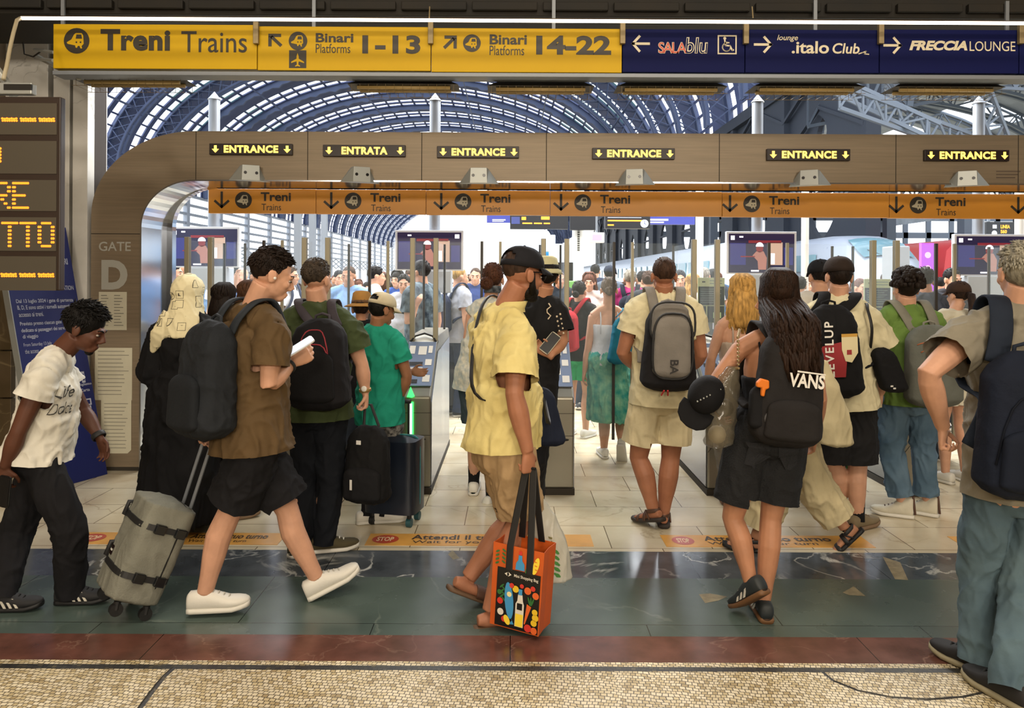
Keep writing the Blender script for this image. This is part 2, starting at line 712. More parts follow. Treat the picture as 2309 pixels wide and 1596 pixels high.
# marble pier beside the gate, with its dark vertical grooves
Yp = 6.39
xs = [at(p, 628, Yp).x for p in (-60, 106, 118, 155, 162, 196)]
b = MB()
b.b2(xs[0], xs[1], Yp, 6.7, 0, 4.4)
b.b2(xs[2], xs[3], Yp, 6.7, 0, 4.4)
b.b2(xs[4], xs[5], Yp, 6.7, 0, 4.4)
b.b2(xs[0], xs[5], Yp + .1, 6.69, 0, 4.39, 1)
struct(b.build('wall_pier', [M_stone, mat('groove_dark', '#2a1f16', .8)], bevel=.004))
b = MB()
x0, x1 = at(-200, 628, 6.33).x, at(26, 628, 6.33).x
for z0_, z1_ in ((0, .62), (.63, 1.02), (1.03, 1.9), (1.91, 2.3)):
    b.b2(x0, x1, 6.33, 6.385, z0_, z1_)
struct(b.build('wall_pier_shade', marble('pier_shade_brown', '#5a4a34', '#43361f', '#7a6a4c', .4, None, veinw=.01), bevel=.004))  # shadow on the marble pier, put in as dark brown slabs

# ---------------------------------------------------------------- portal of gate D
M_bronze = mat('brushed_bronze', '#877863', .42, .25, var=.1, vscale=2, bump=.05, bscale=40, stretch=(1, 1, 30))
M_steel = mat('polished_steel', '#b9bec6', .16, 1)
M_brush = mat('brushed_steel', '#8f9296', .35, .85, bump=.04, bscale=50, stretch=(1, 1, 20))
M_seam = mat('seam', '#2e281f', .8)
M_white = mat('white_paint', '#d8d6cf', .5)
M_paper = mat('paper', '#c9c4ad', .8, var=.05)
M_ink = mat('ink', '#4c4a42', .8)
Yg, Yg2 = 6.42, 6.93
g0 = at(205, 1066, Yg)
S = Yg / FPX
z0 = at(1154, 299, Yg).z
z1 = at(1154, 409, Yg).z
xo, xi, xr = at(205, 600, Yg).x, at(318, 600, Yg).x, 8.95
ro, ryo = at(440, 300, Yg).x - xo, z0 - at(205, 485, Yg).z
ri, ryi = at(440, 400, Yg).x - xi, z1 - at(318, 512, Yg).z
outer = [(xo, 0), (xo, z0 - ryo)] + arc(xo + ro, z0 - ryo, ro, 180, 90, 18, ryo) + [(xr, z0)]
inner = [(xr, z1)] + arc(xi + ri, z1 - ryi, ri, 90, 180, 16, ryi) + [(xi, 0)]
gate = thing('gate_portal', 'brushed bronze portal of gate D framing the row of turnstiles', 'portal', (xo, Yg, 0))
# front cladding as a strip of quads between outer and inner outline


def strip_prism(mb, A, B, y0, y1, m=0):
    n = len(A)
    for i in range(n - 1):
        q = [A[i], A[i + 1], B[i + 1], B[i]]
        mb.prism(q, V((0, y0, 0)), V((1, 0, 0)), V((0, 0, 1)), V((0, y1 - y0, 0)), m)


A = [(xo, 0), (xo, z0 - ryo)] + arc(xo + ro, z0 - ryo, ro, 180, 90, 18, ryo)[1:] + [(xr, z0)]
Bq = [(xi, 0), (xi, z1 - ryi)] + arc(xi + ri, z1 - ryi, ri, 180, 90, 18, ryi)[1:] + [(xr, z1)]
b = MB()
ii = list(reversed(Bq))
b.prism(A + ii, V((0, Yg, 0)), V((1, 0, 0)), V((0, 0, 1)), V((0, Yg2 - Yg, 0)))
b.build('cladding', M_bronze, gate, auto=35)
# polished reveal lining
b = MB()
e = .012
Bi = [(xi + e, 0.04), (xi + e, z1 - ryi)] + arc(xi + ri, z1 - ryi, ri - e, 180, 90, 18, ryi - e)[1:] + [(xr, z1 - e)]
strip_prism(b, Bq, Bi, Yg - .02, Yg2 + .02)
Bj = [(x + (.05 if i < 2 else .05 * (1 - (i - 1) / 18) if i < 20 else 0), z) for i, (x, z) in enumerate(Bi)]
strip_prism(b, Bi, Bj, Yg2 - .06, Yg2 + .02)
b.build('reveal', M_steel, gate, auto=40)
f = pface(Yg)
f = Face((0, Yg, 0), (1, 0, 0), (0, 0, 1), (0, -1, 0))
for px in (442, 694, 951, 1232, 1622, 2020, 2296):
    x = at(px, 350, Yg).x
    f.rect(x - .003, z1, x + .003, z0, 0, .002)
zc = at(260, 527, Yg).z
f.rect(xo, zc - .003, xi, zc + .003, 0, .002)
f.done('panel_seam', M_seam, gate)


def pf(px, py, Y):
    """surface at depth Y in photo pixel units, level with the world, exact at (px, py)"""
    o = at(px, py, Y)
    k = Y / FPX
    return Face(o - V((px * k, 0, -py * k)), (k, 0, 0), (0, 0, -k), (0, -1, 0))


f = pf(260, 590, Yg)
M_gtxt = mat('gate_lettering', '#aaa99f', .5)
f.text('GATE', 223, 545, 295, 566, 0, .012)
f.text('D', 229, 586, 288, 653, 0, .05)
f.done('gate_lettering', M_gtxt, gate)
b = MB()
b.b2(xo - .005, xi + .005, Yg - .006, Yg2, 0, .03)
b.build('plinth', M_seam, gate)
f = pf(2270, 393, Yg)
for i in range(3):
    f.rect(2246, 385 + i * 7, 2301 - i * 6, 388 + i * 7)
f.done('small_notice', mat('faint_ink', '#5d4f42', .7), gate)
# notices on the column
for (x0, y0, x1, y1, rows, lab) in ((223, 658, 286, 744, 11, 'small printed notice just under the letter D'),
                                    (214, 784, 298, 902, 12, 'long printed notice on the gate column below the small one'),
                                    (228, 902, 296, 1022, 13, 'lowest printed notice on the gate column with cut corners')):
    t = thing('paper_notice', lab, 'notice', at((x0 + x1) / 2, y1, Yg - .002), 'notices stuck on the gate column')
    q = pf((x0 + x1) / 2, (y0 + y1) / 2, Yg - .002)
    c = 8 if y1 > 1000 else 0
    b = MB()
    b.prism([(x0, y0), (x1, y0), (x1, y1 - c), (x1 - c, y1), (x0 + c, y1), (x0, y1 - c)] if c else [(x0, y0), (x1, y0), (x1, y1), (x0, y1)], q.O, q.X, q.Y, V((0, -.002, 0)))
    b.build('sheet', M_paper, t)
    q.O = q.O + V((0, -.002, 0))
    rr = random.Random(int(y0))
    for r in range(rows):
        y = y0 + 7 + r * (y1 - y0 - 12) / rows
        w = (x1 - x0 - 14)
        if rows == 11:
            q.rect(x0 + 5, y, x0 + 5 + w * .42 * rr.uniform(.6, 1), y + 2)
            q.rect(x0 + 10 + w * .5, y, x0 + 10 + w * (.5 + .45 * rr.uniform(.6, 1)), y + 2)
        else:
            q.rect(x0 + 7, y, x0 + 7 + w * rr.uniform(.75, 1), y + 1.6)
    q.done('print', mat('grey_print', '#8d8a7c', .8), t)

# LED displays on the beam
M_ledbox = mat('led_black', '#1a0805', .4)
G_led = glow('#ffcf55', 2.6)
for i, (x0, y0, x1, y1, word) in enumerate(((475, 325, 661, 350, 'ENTRANCE'), (730, 328, 915, 354, 'ENTRATA'), (986, 331, 1170, 357, 'ENTRANCE'),
                                     (1335, 335, 1520, 360, 'ENTRANCE'), (1727, 337, 1914, 363, 'ENTRANCE'), (2081, 339, 2271, 364, 'ENTRANCE'))):
    lab = ('lit ENTRANCE display nearest the rounded corner of the portal', 'lit display reading ENTRATA on the bronze beam', 'lit ENTRANCE display just right of the ENTRATA one',
           'fourth lit display from the rounded corner, above the grey backpack man', 'fifth lit display from the rounded corner, above the long haired woman', 'lit ENTRANCE display farthest from the rounded corner')[i]
    cx, cy = (x0 + x1) / 2, (y0 + y1) / 2
    t = thing('led_display', lab, 'display', at(cx, y1, Yg), 'lit displays on the gate beam')
    q = pf(cx, cy, Yg)
    h = (y1 - y0) / 2
    y0, y1 = cy - h, cy + h
    b = MB()
    b.prism([(x0, y0), (x1, y0), (x1, y1), (x0, y1)], q.O, q.X, q.Y, V((0, -.03, 0)))
    b.build('housing', M_ledbox, t, bevel=.003)
    q.O = q.O + V((0, -.031, 0))
    w0 = x0 + (35 if word == 'ENTRANCE' else 44)
    w1 = x1 - (33 if word == 'ENTRANCE' else 42)
    q.text(word, w0 - 2, cy - 8.5, w1 + 2, cy + 8.5, 0, .042, 0, 1.1)
    q.cut('lit_lettering', G_led, t)
    for ax in (x0 + 14, x1 - 11):
        q.polys([[(ax - 3, cy - 8), (ax + 3, cy - 8), (ax + 3, cy), (ax + 8, cy), (ax, cy + 8.5), (ax - 8, cy), (ax - 3, cy)]])
        q.cut('lit_arrow', G_led, t)

# silver sensor housings hanging under the displays
M_silver = mat('silver_paint', '#a7aaa6', .4, .4)
M_lens = mat('black_glass', '#111316', .2)
for i, (px, pt, pb, sl, lab) in enumerate(((567, 375, 409, .5, 'silver sensor housing under the display nearest the rounded corner'),
                                      (815, 379, 413, .45, 'silver sensor housing under the ENTRATA display'),
                                      (1080, 381, 415, 0, 'silver sensor housing under the third display from the rounded corner'),
                                      (1430, 384, 418, -.25, 'silver sensor housing above the head of the grey backpack man'),
                                      (1822, 386, 420, -.5, 'silver sensor housing above the man in the black cap'),
                                      (2175, 388, 421, -.5, 'silver sensor housing under the last display toward the grey haired man'))):
    o = at(px, pb, Yg - .02)
    t = thing('sensor_housing', lab, 'sensor', o, 'silver sensor housings on the beam')
    Mr = Matrix.Rotation(sl * .9, 3, 'Z')
    hh = (pb - pt) * S
    w = .072
    pts = [V(p) for p in ((-w, -.05, 0), (w, -.05, 0), (w * .95, -.05, hh), (-w * .95, -.05, hh), (-.17, .025, 0), (.17, .025, 0), (.08, .025, hh), (-.08, .025, hh))]
    pts = [Mr @ p + o - V((0, .03, 0)) for p in pts]
    MB().add(pts, [(0, 1, 2, 3), (5, 4, 7, 6), (1, 5, 6, 2), (4, 0, 3, 7), (3, 2, 6, 7), (4, 5, 1, 0)]).build('housing', M_silver, t, bevel=.002)
    for sx in (-.045, .045):
        c = Mr @ V((sx, -.052, hh * .5)) + o - V((0, .03, 0))
        d = Mr @ V((0, .006, 0))
        MB().tube([c - d * .3, c + d], [.013, .013], 12).build('lens', M_lens, t, smooth=False)

# ---------------------------------------------------------------- overhead signs
M_yel = mat('yellow_sign', '#c39d0c', .5, var=.05, vscale=1.5, spec=.2)
M_blk = mat('sign_black', '#221a08', .5)
M_blue = mat('blue_sign', '#0d1344', .6, var=.06, vscale=2, spec=.1)
M_cr = mat('sign_cream', '#cfc4a8', .5)
M_org = mat('orange_sign', '#c07f1f', .42, var=.06, vscale=1.5)
M_red2 = mat('sign_red', '#c2472f', .5)
M_clip = mat('sign_clip', '#8a7a58', .5, .3)


def train_icon(q, cx, cy, r, m0, m1):
    q.poly(circ(cx, cy, r, 28), m0, .0015)
    T = lambda ps: [(cx + (a - .5) * 2 * r, cy + (c - .5) * 2 * r) for a, c in ps]
    q.poly(T([(.47, .2), (.70, .2), (.76, .3), (.78, .62), (.70, .70), (.72, .80), (.66, .80), (.62, .70), (.55, .70), (.52, .78), (.46, .76), (.45, .68), (.15, .62), (.12, .56), (.30, .45), (.40, .26)]), m1, .003)
    q.poly(T([(.50, .26), (.69, .26), (.72, .42), (.47, .42)]), m0, .0045)
    q.poly(T(circ(.5, .56, .035, 10)), m0, .0045)
    q.poly(T(circ(.66, .56, .035, 10)), m0, .0045)


def arrow(q, cx, cy, r, ang, m, w=.28):
    a = radians(ang)
    R_ = lambda x, y: (cx + r * (x * cos(a) - y * sin(a)), cy + r * (x * sin(a) + y * cos(a)))
    for pl in ([(-1, 0), (.8, 0)], [(.1, -.85), (.9, 0.05)], [(.1, .85), (.9, -.05)]):
        for s in stroke(pl, w):
            q.poly([R_(*p) for p in s], m)


def arrow_ne(q, x0, y0, x1, y1, m, flip=False):
    P = lambda u, v: (x1 - u * (x1 - x0) if flip else x0 + u * (x1 - x0), y0 + v * (y1 - y0))
    for pl in ([(.1, 0), (1, 0), (1, .24), (.1, .24)], [(.76, .2), (1, .2), (1, .95), (.76, .95)], [(.0, .82), (.16, 1.0), (.86, .3), (.72, .12)]):
        q.poly([P(*p) for p in pl], m)


Ys = 5.2
ks = Ys / FPX


def sign(px0, px1, pt, pb, Y, m, name, lab, group, cat='sign', thick=.08):
    cx = (px0 + px1) / 2
    t = thing(name, lab, cat, at(cx, pb, Y), group)
    q = pf(cx, (pt + pb) / 2, Y)
    b = MB()
    b.prism([(px0, pt), (px1, pt), (px1, pb), (px0, pb)], q.O, q.X, q.Y, V((0, thick, 0)))
    b.build('panel', m, t, bevel=.003)
    return t, q


OG = 'hanging direction signs over the gate'
t, q = sign(120, 579, 55, 155, Ys, M_yel, 'direction_sign', 'yellow hanging sign reading Treni Trains at the far end of the row', OG)
train_icon(q, 173, 93, 29, 0, 1)
q.cut('pictogram', [M_blk, M_yel], t)
q.text('Treni', 227, 66, 384, 115, 0, .042, 0, 1.06)
q.text('Trains', 409, 70, 557, 118, 0, .004)
q.done('lettering', [M_blk, M_yel], t)
t, q = sign(581, 971, 60, 159, Ys, M_yel, 'direction_sign', 'yellow hanging sign for platforms 1-13 with an aeroplane mark', OG)
arrow_ne(q, 605, 77, 637, 107, 0, True)
q.cut('arrow', [M_blk], t)
train_icon(q, 672, 93, 21, 0, 1)
q.cut('pictogram', [M_blk, M_yel], t)
q.rect(652, 114, 691, 154, 0)
q.polys([[(671, 120), (674, 128), (674, 133), (686, 140), (686, 143), (674, 139), (673, 146), (677, 149), (677, 151), (671.5, 149.5), (666, 151), (666, 149), (670, 146), (669, 139), (657, 143), (657, 140), (669, 133), (669, 128)]], 1, .003)
q.cut('pictogram', [M_blk, M_yel], t)
q.text('Binari', 712, 75, 797, 96, 0, .028)
q.text('Platforms', 712, 99, 790, 120, 0, .003)
q.text('1-13', 817, 79, 948, 121, 0, .04, 0, 1.1)
q.done('lettering', [M_blk, M_yel], t)
t, q = sign(973, 1402, 64, 163, Ys, M_yel, 'direction_sign', 'yellow hanging sign for platforms 14-22', OG)
arrow_ne(q, 999, 81, 1030, 112, 0)
q.cut('arrow', [M_blk], t)
train_icon(q, 1064, 98, 20, 0, 1)
q.cut('pictogram', [M_blk, M_yel], t)
q.text('Binari', 1104, 78, 1188, 101, 0, .028)
q.text('Platforms', 1104, 103, 1182, 125, 0, .003)
q.text('14-22', 1209, 80, 1378, 123, 0, .04)
q.done('lettering', [M_blk, M_yel], t)
t, q = sign(1404, 1679, 66, 163, Ys, M_blue, 'direction_sign', 'dark blue hanging sign with wheelchair mark and arrow pointing left', OG)
arrow(q, 1444, 99, 20, 180, 0)
q.cut('arrow', [M_cr], t)
q.text('SALA', 1484, 95, 1549, 121, 0, .03, 0, .82, .0015)
q.text('SALA', 1485, 96, 1548, 120, 1, .0, 0, .82, .003)
q.text('blu', 1545, 84, 1596, 121, 0, .03, .1)
q.text('blu', 1546, 86, 1595, 120, 2, -.012, .1, 1, .003)
q.cut('lettering', [M_cr, M_red2, M_blue], t)
q.polys([[(1618, 79), (1661, 79), (1661, 82), (1618, 82)], [(1618, 119), (1661, 119), (1661, 122), (1618, 122)], [(1618, 82), (1621, 82), (1621, 119), (1618, 119)], [(1658, 82), (1661, 82), (1661, 119), (1658, 119)]])
q.poly(circ(1634, 86, 3.4, 12))
for s in stroke([(1634, 90), (1636, 102), (1646, 103), (1651, 113), (1654, 112)], 3.4) + stroke([(1635, 95), (1644, 96)], 2.6) + stroke(arc(1638, 106, 9, 100, 280, 10), 2.6) + stroke(arc(1638, 106, 9, 20, 100, 6), 2.6):
    q.poly(s)
q.done('pictogram', [M_cr], t)
t, q = sign(1681, 1982, 67, 164, Ys, M_blue, 'direction_sign', 'dark blue hanging lounge sign with a small swoosh after its lettering', OG)
arrow(q, 1721, 101, 20, 0, 0)
q.cut('arrow', [M_cr], t)
q.text('lounge', 1752, 79, 1799, 95, 0, .01, .25)
q.text('.italo', 1785, 93, 1869, 121, 0, .022, .02)
q.text('Club', 1877, 97, 1938, 121, 0, .018, .15)
q.polys(stroke([(1936, 121), (1945, 118), (1953, 115), (1949, 121), (1959, 122)], 2.4))
q.done('lettering', [M_cr], t)
t, q = sign(1984, 2297, 67, 165, Ys, M_blue, 'direction_sign', 'dark blue hanging lounge sign in slanted capitals next to the swoosh one', OG)
arrow(q, 2013, 103, 20, 0, 0)
q.cut('arrow', [M_cr], t)
q.text('FRECCIA', 2050, 92, 2181, 114, 0, .05, .25)
q.text('LOUNGE', 2186, 93, 2289, 115, 0, .002)
q.done('lettering', [M_cr], t)
t, q = sign(2299, 3500, 71, 169, Ys, M_blue, 'direction_sign', 'blank dark blue sign end cut off by the edge of the view', OG)
b = MB()
rail = thing('sign_rail', 'grey metal rail along the bottom of the hanging signs', 'rail', at(1154, 166, Ys))
x0, x1, zr = at(118, 160, Ys).x, 7.2, at(1154, 160, Ys).z
b.b2(x0, x1, Ys + .0, Ys + .14, zr - .04, zr - .012)
b.build('channel', M_grey, rail, bevel=.003)
for px in (580, 972, 1403, 1680, 1983, 2298):
    p = at(px, 62, Ys)
    MB().b2(p.x - .018, p.x + .018, Ys - .035, Ys - .004, p.z - .12, p.z + .03).build('clip', M_clip, rail, bevel=.003)
for px in (124, 700, 1250, 1850, 2290):
    p = at(px, 62, Ys)
    MB().b2(p.x - .012, p.x + .012, Ys + .085, Ys + .1, zr - .02, zl + .1).build('hanger', M_grey, rail)

# light tube running above the signs, bending down at its end
Yl = 4.95
a0, a1 = at(45, 41, Yl), at(3600, 59, Yl)
tube = thing('light_tube', 'long thin lit tube running over the hanging signs', 'light', a0)
MB().tube([a0, a1], .011, 10).build('lit_tube', glow('#fff0d8', 5), tube, smooth=True)
MB().tube([a0 + V((0, .02, .012)), a1 + V((0, .02, .012))], .012, 6).build('backing', mat('tube_back', '#3d2d1a', .6), tube)
cp = [at(*p, Yl - .1 * i) for i, p in enumerate(((46, 41), (38, 46), (30, 75), (22, 110), (15, 150), (8, 178)))]
MB().tube(cp, .012, 8).build('cable', mat('cream_cable', '#b5a98c', .5), tube, smooth=True)
for px in (968, 1698):
    p = at(px, 40, Yl)
    MB().tube([p, p + V((0, .02, .08))], .004, 6).build('suspension', M_clip, tube)

# fluorescent fittings under the sign rail
M_fix = mat('fitting_black', '#15120c', .5)
M_lamp = mat('dim_tube', '#a58a55', .4, emit=.08)
for i, (x0, x1, pt) in enumerate(((180, 430, 160), (790, 1035, 172), (1100, 1337, 176), (1388, 1632, 177), (1690, 1937, 177), (2002, 2248, 178))):
    lab = ('fluorescent fitting nearest the marble pier', 'fluorescent fitting under the platforms 1-13 sign', 'fluorescent fitting under the platforms 14-22 sign',
           'fluorescent fitting under the wheelchair sign', 'fluorescent fitting under the lounge sign with the small swoosh', 'fluorescent fitting under the sign farthest from the pier')[i]
    Yf = 5.42
    p0, p1 = at(x0, pt + 9, Yf), at(x1, pt + 9, Yf)
    t = thing('fluorescent_fitting', lab, 'light', (p0 + p1) / 2, 'fluorescent fittings under the signs')
    zt = p0.z
    xm = (p0.x + p1.x) / 2
    b = MB()
    b.add([(p0.x + .1, Yf - .05, zt), (p1.x - .1, Yf - .05, zt), (p1.x, Yf - .1, zt - .05), (p0.x, Yf - .1, zt - .05),
           (p0.x + .1, Yf + .06, zt), (p1.x - .1, Yf + .06, zt), (p1.x, Yf + .12, zt - .05), (p0.x, Yf + .12, zt - .05)],
          [(0, 1, 5, 4), (3, 2, 1, 0), (2, 6, 5, 1), (7, 4, 5, 6), (3, 0, 4, 7), (3, 7, 6, 2)])
    b.build('reflector', M_fix, t)
    MB().b2(xm - .07, xm + .07, Yf - .04, Yf + .04, zt, zr - .03).build('bracket', M_fix, t, bevel=.01)
    for dy in (-.045, .05):
        MB().tube([(p0.x + .06, Yf + dy, zt - .062), (p1.x - .06, Yf + dy, zt - .062)], .014, 8).build('tube', M_lamp, t, smooth=True)
    b = MB()
    k = 12
    for j in range(k + 1):
        x = p0.x + .03 + (p1.x - p0.x - .06) * j / k
        b.tube([(x, Yf - .1, zt - .05), (x, Yf - .1, zt - .1), (x, Yf + .1, zt - .1), (x, Yf + .1, zt - .05)], .0016, 4)
    for y in (-.1, .1):
        b.tube([(p0.x, Yf + y, zt - .1), (p1.x, Yf + y, zt - .1)], .0018, 4)
    b.build('wire_guard', mat('guard_brass', '#6d5a35', .5, .5), t)
# strut of the sign at the pier
struts = thing('wall_bracket', 'pale metal strut tying the yellow sign to the marble pier', 'bracket', at(88, 130, 5.6))
MB().tube([at(85, 128, 5.9), at(178, 176, 5.3)], .018, 8).build('strut', M_silver, struts)
MB().tube([at(78, 112, 5.95), at(122, 118, 5.35)], .012, 8).build('strut', M_silver, struts)
MB().tube([at(80, 132, 5.95), at(120, 136, 5.35)], .012, 8).build('strut', M_silver, struts)
MB().tube([at(52, 95, 5.9), at(55, 122, 5.9), at(75, 128, 5.9), at(98, 112, 5.8)], .006, 6).build('cable', M_fix, struts)

# orange signs inside the portal
Yo = 7.08
cuts = [470, 712, 960, 1240, 1628, 2005, 2440, 3000]
ax = [500, 747, 995, 1265, 1646, 2021, 2500]
for i in range(7):
    x0, x1 = cuts[i] + (0 if i == 0 else 1), cuts[i + 1]
    xm = (x0 + x1) / 2
    pt, pb = 425 + (xm - 470) * .0072, 480 + (xm - 470) * .0072
    lab = ('orange Treni sign with its left end showing beside the steel reveal', 'second orange Treni sign from the rounded corner', 'third orange Treni sign, above the big cap of the yellow shirt man', 'fourth orange Treni sign, above the grey backpack man',
           'fifth orange Treni sign, above the long dark hair', 'sixth orange Treni sign, running off the edge over the grey haired man', 'last orange Treni sign, past the grey haired man')[i]
    t, q = sign(x0, x1, pt, pb, Yo, M_org, 'overhead_sign', lab, 'orange signs inside the portal', thick=.06)
    for a in [ax[i]] + ([2296] if i == 5 else []):
        c = (pt + pb) / 2
        arrow(q, a, c - 2, 18, 90, 0, .3)
        q.cut('arrow', [M_blk], t)
        if a == 2296:
            continue
        train_icon(q, a + 49, c - 2, 19, 0, 1)
        q.cut('pictogram', [M_blk, mat('icon_beige', '#a89c80', .5)], t)
        q.text('Treni', a + 88, c - 20, a + 156, c + 0, 0, .028)
        q.text('Trains', a + 90, c + 6, a + 134, c + 21, 0, .0)
    q.done('lettering', [M_blk], t)
    p0, p1 = at(x0 + 30, pt, Yo), at(x1 - 30, pt, Yo)
    for p in (p0, p1):
        MB().tube([p + V((0, .03, -.02)), V((p.x, Yo + .03, z1 + .12)), V((p.x, Yg2 - .02, z1 + .12))], .012, 8).build('hanger', M_grey, t)
# ---------------------------------------------------------------- train shed behind the gate
M_roof = mat('shed_roof_sheet', '#46527c', .6, var=.15, vscale=.3)
M_rib = mat('shed_steel', '#5a6686', .55, .2)
M_riblt = mat('shed_steel_light', '#8a929e', .55, .2)
M_pane = mat('roof_glass', '#f2f6ff', .1, alpha=.12)
M_paneg = mat('green_roof_glass', '#58b487', .3, alpha=.6)
XC, HW, ZS, HZ = -17.0, 36.0, 15.0, 21.0


def vault(a, Y, r=0, xc=XC, hw=HW, zs=ZS, hz=HZ):
    return V((xc + (hw - r) * cos(a), Y, zs + (hz - r) * sin(a)))


BAY, YV0 = 10.5, 45.0
NS = 44
roof, glass, glassg = MB(), MB(), MB()
rr = random.Random(3)
for j in range(28):
    y0 = YV0 + j * BAY
    cuts3 = ((y0, y0 + 5.4, 0), (y0 + 5.4, y0 + 7.2, 1), (y0 + 7.2, y0 + 8.2, 0), (y0 + 8.2, y0 + 9.9, 1), (y0 + 9.9, y0 + BAY, 0))
    for i in range(NS):
        a0, a1 = pi * i / NS, pi * (i + 1) / NS
        for ya, yb2, g in cuts3:
            if not g:
                roof.add([vault(a0, ya), vault(a1, ya), vault(a1, yb2), vault(a0, yb2)], [(0, 1, 2, 3)])
            else:
                am = a0 + (a1 - a0) * .86
                roof.add([vault(am, ya), vault(a1, ya), vault(a1, yb2), vault(am, yb2)], [(0, 1, 2, 3)])
                gr = (2.33 < a0 < 2.78 and 4 < j < 9 or .38 < a0 < .78 and 3 < j < 9) and rr.random() < .7
                if not gr and i < 8 and j > 5 and rr.random() < .75:
                    roof.add([vault(a0, ya), vault(am, ya), vault(am, yb2), vault(a0, yb2)], [(0, 1, 2, 3)])
                    continue
                t = glassg if gr else glass
                t.add([vault(a0, ya), vault(am, ya), vault(am, yb2), vault(a0, yb2)], [(0, 1, 2, 3)])
o = roof.build('ceiling_shed_roof', M_roof)
struct(o).modifiers.new('s', 'SOLIDIFY').thickness = .2
struct(glass.build('ceiling_shed_glazing', M_pane))
struct(glassg.build('ceiling_shed_green_glazing', M_paneg))


def arch_mesh(depth, lattice, n=60):
    b = MB()
    if not lattice:
        for i in range(n):
            a0, a1 = pi * i / n, pi * (i + 1) / n
            am = (a0 + a1) / 2
            d = depth * (1.25 if i % 2 else .95)
            q = [vault(a0, 0), vault(a1, 0), vault(a1, 0, depth), vault(am, 0, d * 1.15), vault(a0, 0, depth)]
            b.add([p + V((0, -.2, 0)) for p in q] + [p + V((0, .2, 0)) for p in q], [(0, 1, 2, 3, 4), (9, 8, 7, 6, 5), (4, 3, 8, 9), (3, 2, 7, 8)])
    else:
        up = [vault(pi * i / n, 0, .1) for i in range(n + 1)]
        lo = [vault(pi * i / n, 0, depth) for i in range(n + 1)]
        for sy in (-.5, .5):
            o2 = V((0, sy, 0))
            b.tube([p + o2 for p in up], .16, 4)
            b.tube([p + o2 for p in lo], .2, 4)
            for i in range(n):
                b.tube([up[i] + o2, lo[i + 1] + o2], .07, 4)
                b.tube([lo[i] + o2, up[i + 1] + o2], .07, 4)
        for i in range(0, n, 2):
            b.tube([lo[i] + V((0, -.5, 0)), lo[i] + V((0, .5, 0))], .08, 4)
    return b


farm = arch_mesh(.75, False).build('ceiling_arch', M_rib)
nearm = arch_mesh(2.0, True, 46).build('ceiling_truss_arch', M_rib)
struct(farm)
struct(nearm)
for j in range(28):
    y = YV0 + j * BAY
    if j < 7:
        o = nearm if j == 0 else nearm.copy()
    else:
        o = farm if j == 7 else farm.copy()
    if o.name not in COL.objects:
        COL.objects.link(o)
    o.location = (0, y, 0)
# long purlins running through the arches
for k, a in enumerate((25, 50, 75, 105, 130, 155)):
    p0, p1 = vault(radians(a), YV0, 1.5), vault(radians(a), YV0 + 28 * BAY, 1.5)
    struct(MB().tube([p0, p1], .13, 4).build('ceiling_purlin', M_rib))
# low side wall of the vault with long light strips, and the arcade under it
xw = XC - HW
YE = YV0 + 28 * BAY
b = MB()
gl = MB()
zz = 7.2
while zz < 15:
    b.b2(xw - .15, xw + .25, 36, YE, zz, zz + .42)
    gl.add([(xw, 36, zz + .42), (xw, YE, zz + .42), (xw, YE, zz + 1.5), (xw, 36, zz + 1.5)], [(0, 1, 2, 3)])
    zz += 1.5
for i in range(22):
    y = 38 + i * 14
    b.b2(xw - .3, xw + .4, y, y + 1.1, 0, 15)
    for z in (4.4, 5.8):
        b.tube([(xw, y, z), (xw, y + 7, z + 1.4), (xw, y + 14, z)], .18, 4)
        b.tube([(xw, y, z + 1.4), (xw, y + 7, z), (xw, y + 14, z + 1.4)], .18, 4)
struct(b.build('wall_shed_side', mat('shed_side_steel', '#a9b0bb', .5)))
struct(gl.build('wall_shed_side_glazing', M_pane))
# shop fronts along that side
for i, (y, w, c) in enumerate(((66, 9, '#d8d9dc'), (78, 8, '#c9d6df'), (90, 10, '#b9c9a0'), (104, 9, '#c0503c'), (118, 12, '#cfd3d6'), (136, 14, '#2f6fb0'), (156, 16, '#d8d9dc'))):
    t = thing('shop_kiosk', ('white', 'pale blue', 'pale green', 'red', 'grey white', 'blue', 'white')[i] + ' fronted shop far off along the left platform side, ' + ('nearest', 'second', 'third', 'fourth', 'fifth', 'sixth', 'farthest')[i] + ' of its row', 'shop', (xw + 6, y, 0), 'shops along the far platform side')
    MB().b2(xw + 4, xw + 9, y, y + w, 0, 3.6).build('body', mat('shop_body', '#cfd2d4', .6), t)
    MB().b2(xw + 9.0, xw + 9.3, y + .2, y + w - .2, 2.5, 3.5).build('fascia', mat('shop_' + c, c, .5, emit=.25), t)
    MB().b2(xw + 9.0, xw + 9.1, y + .6, y + w - .6, .3, 2.3).build('window', mat('shop_glass', '#8fa9b8', .15), t)
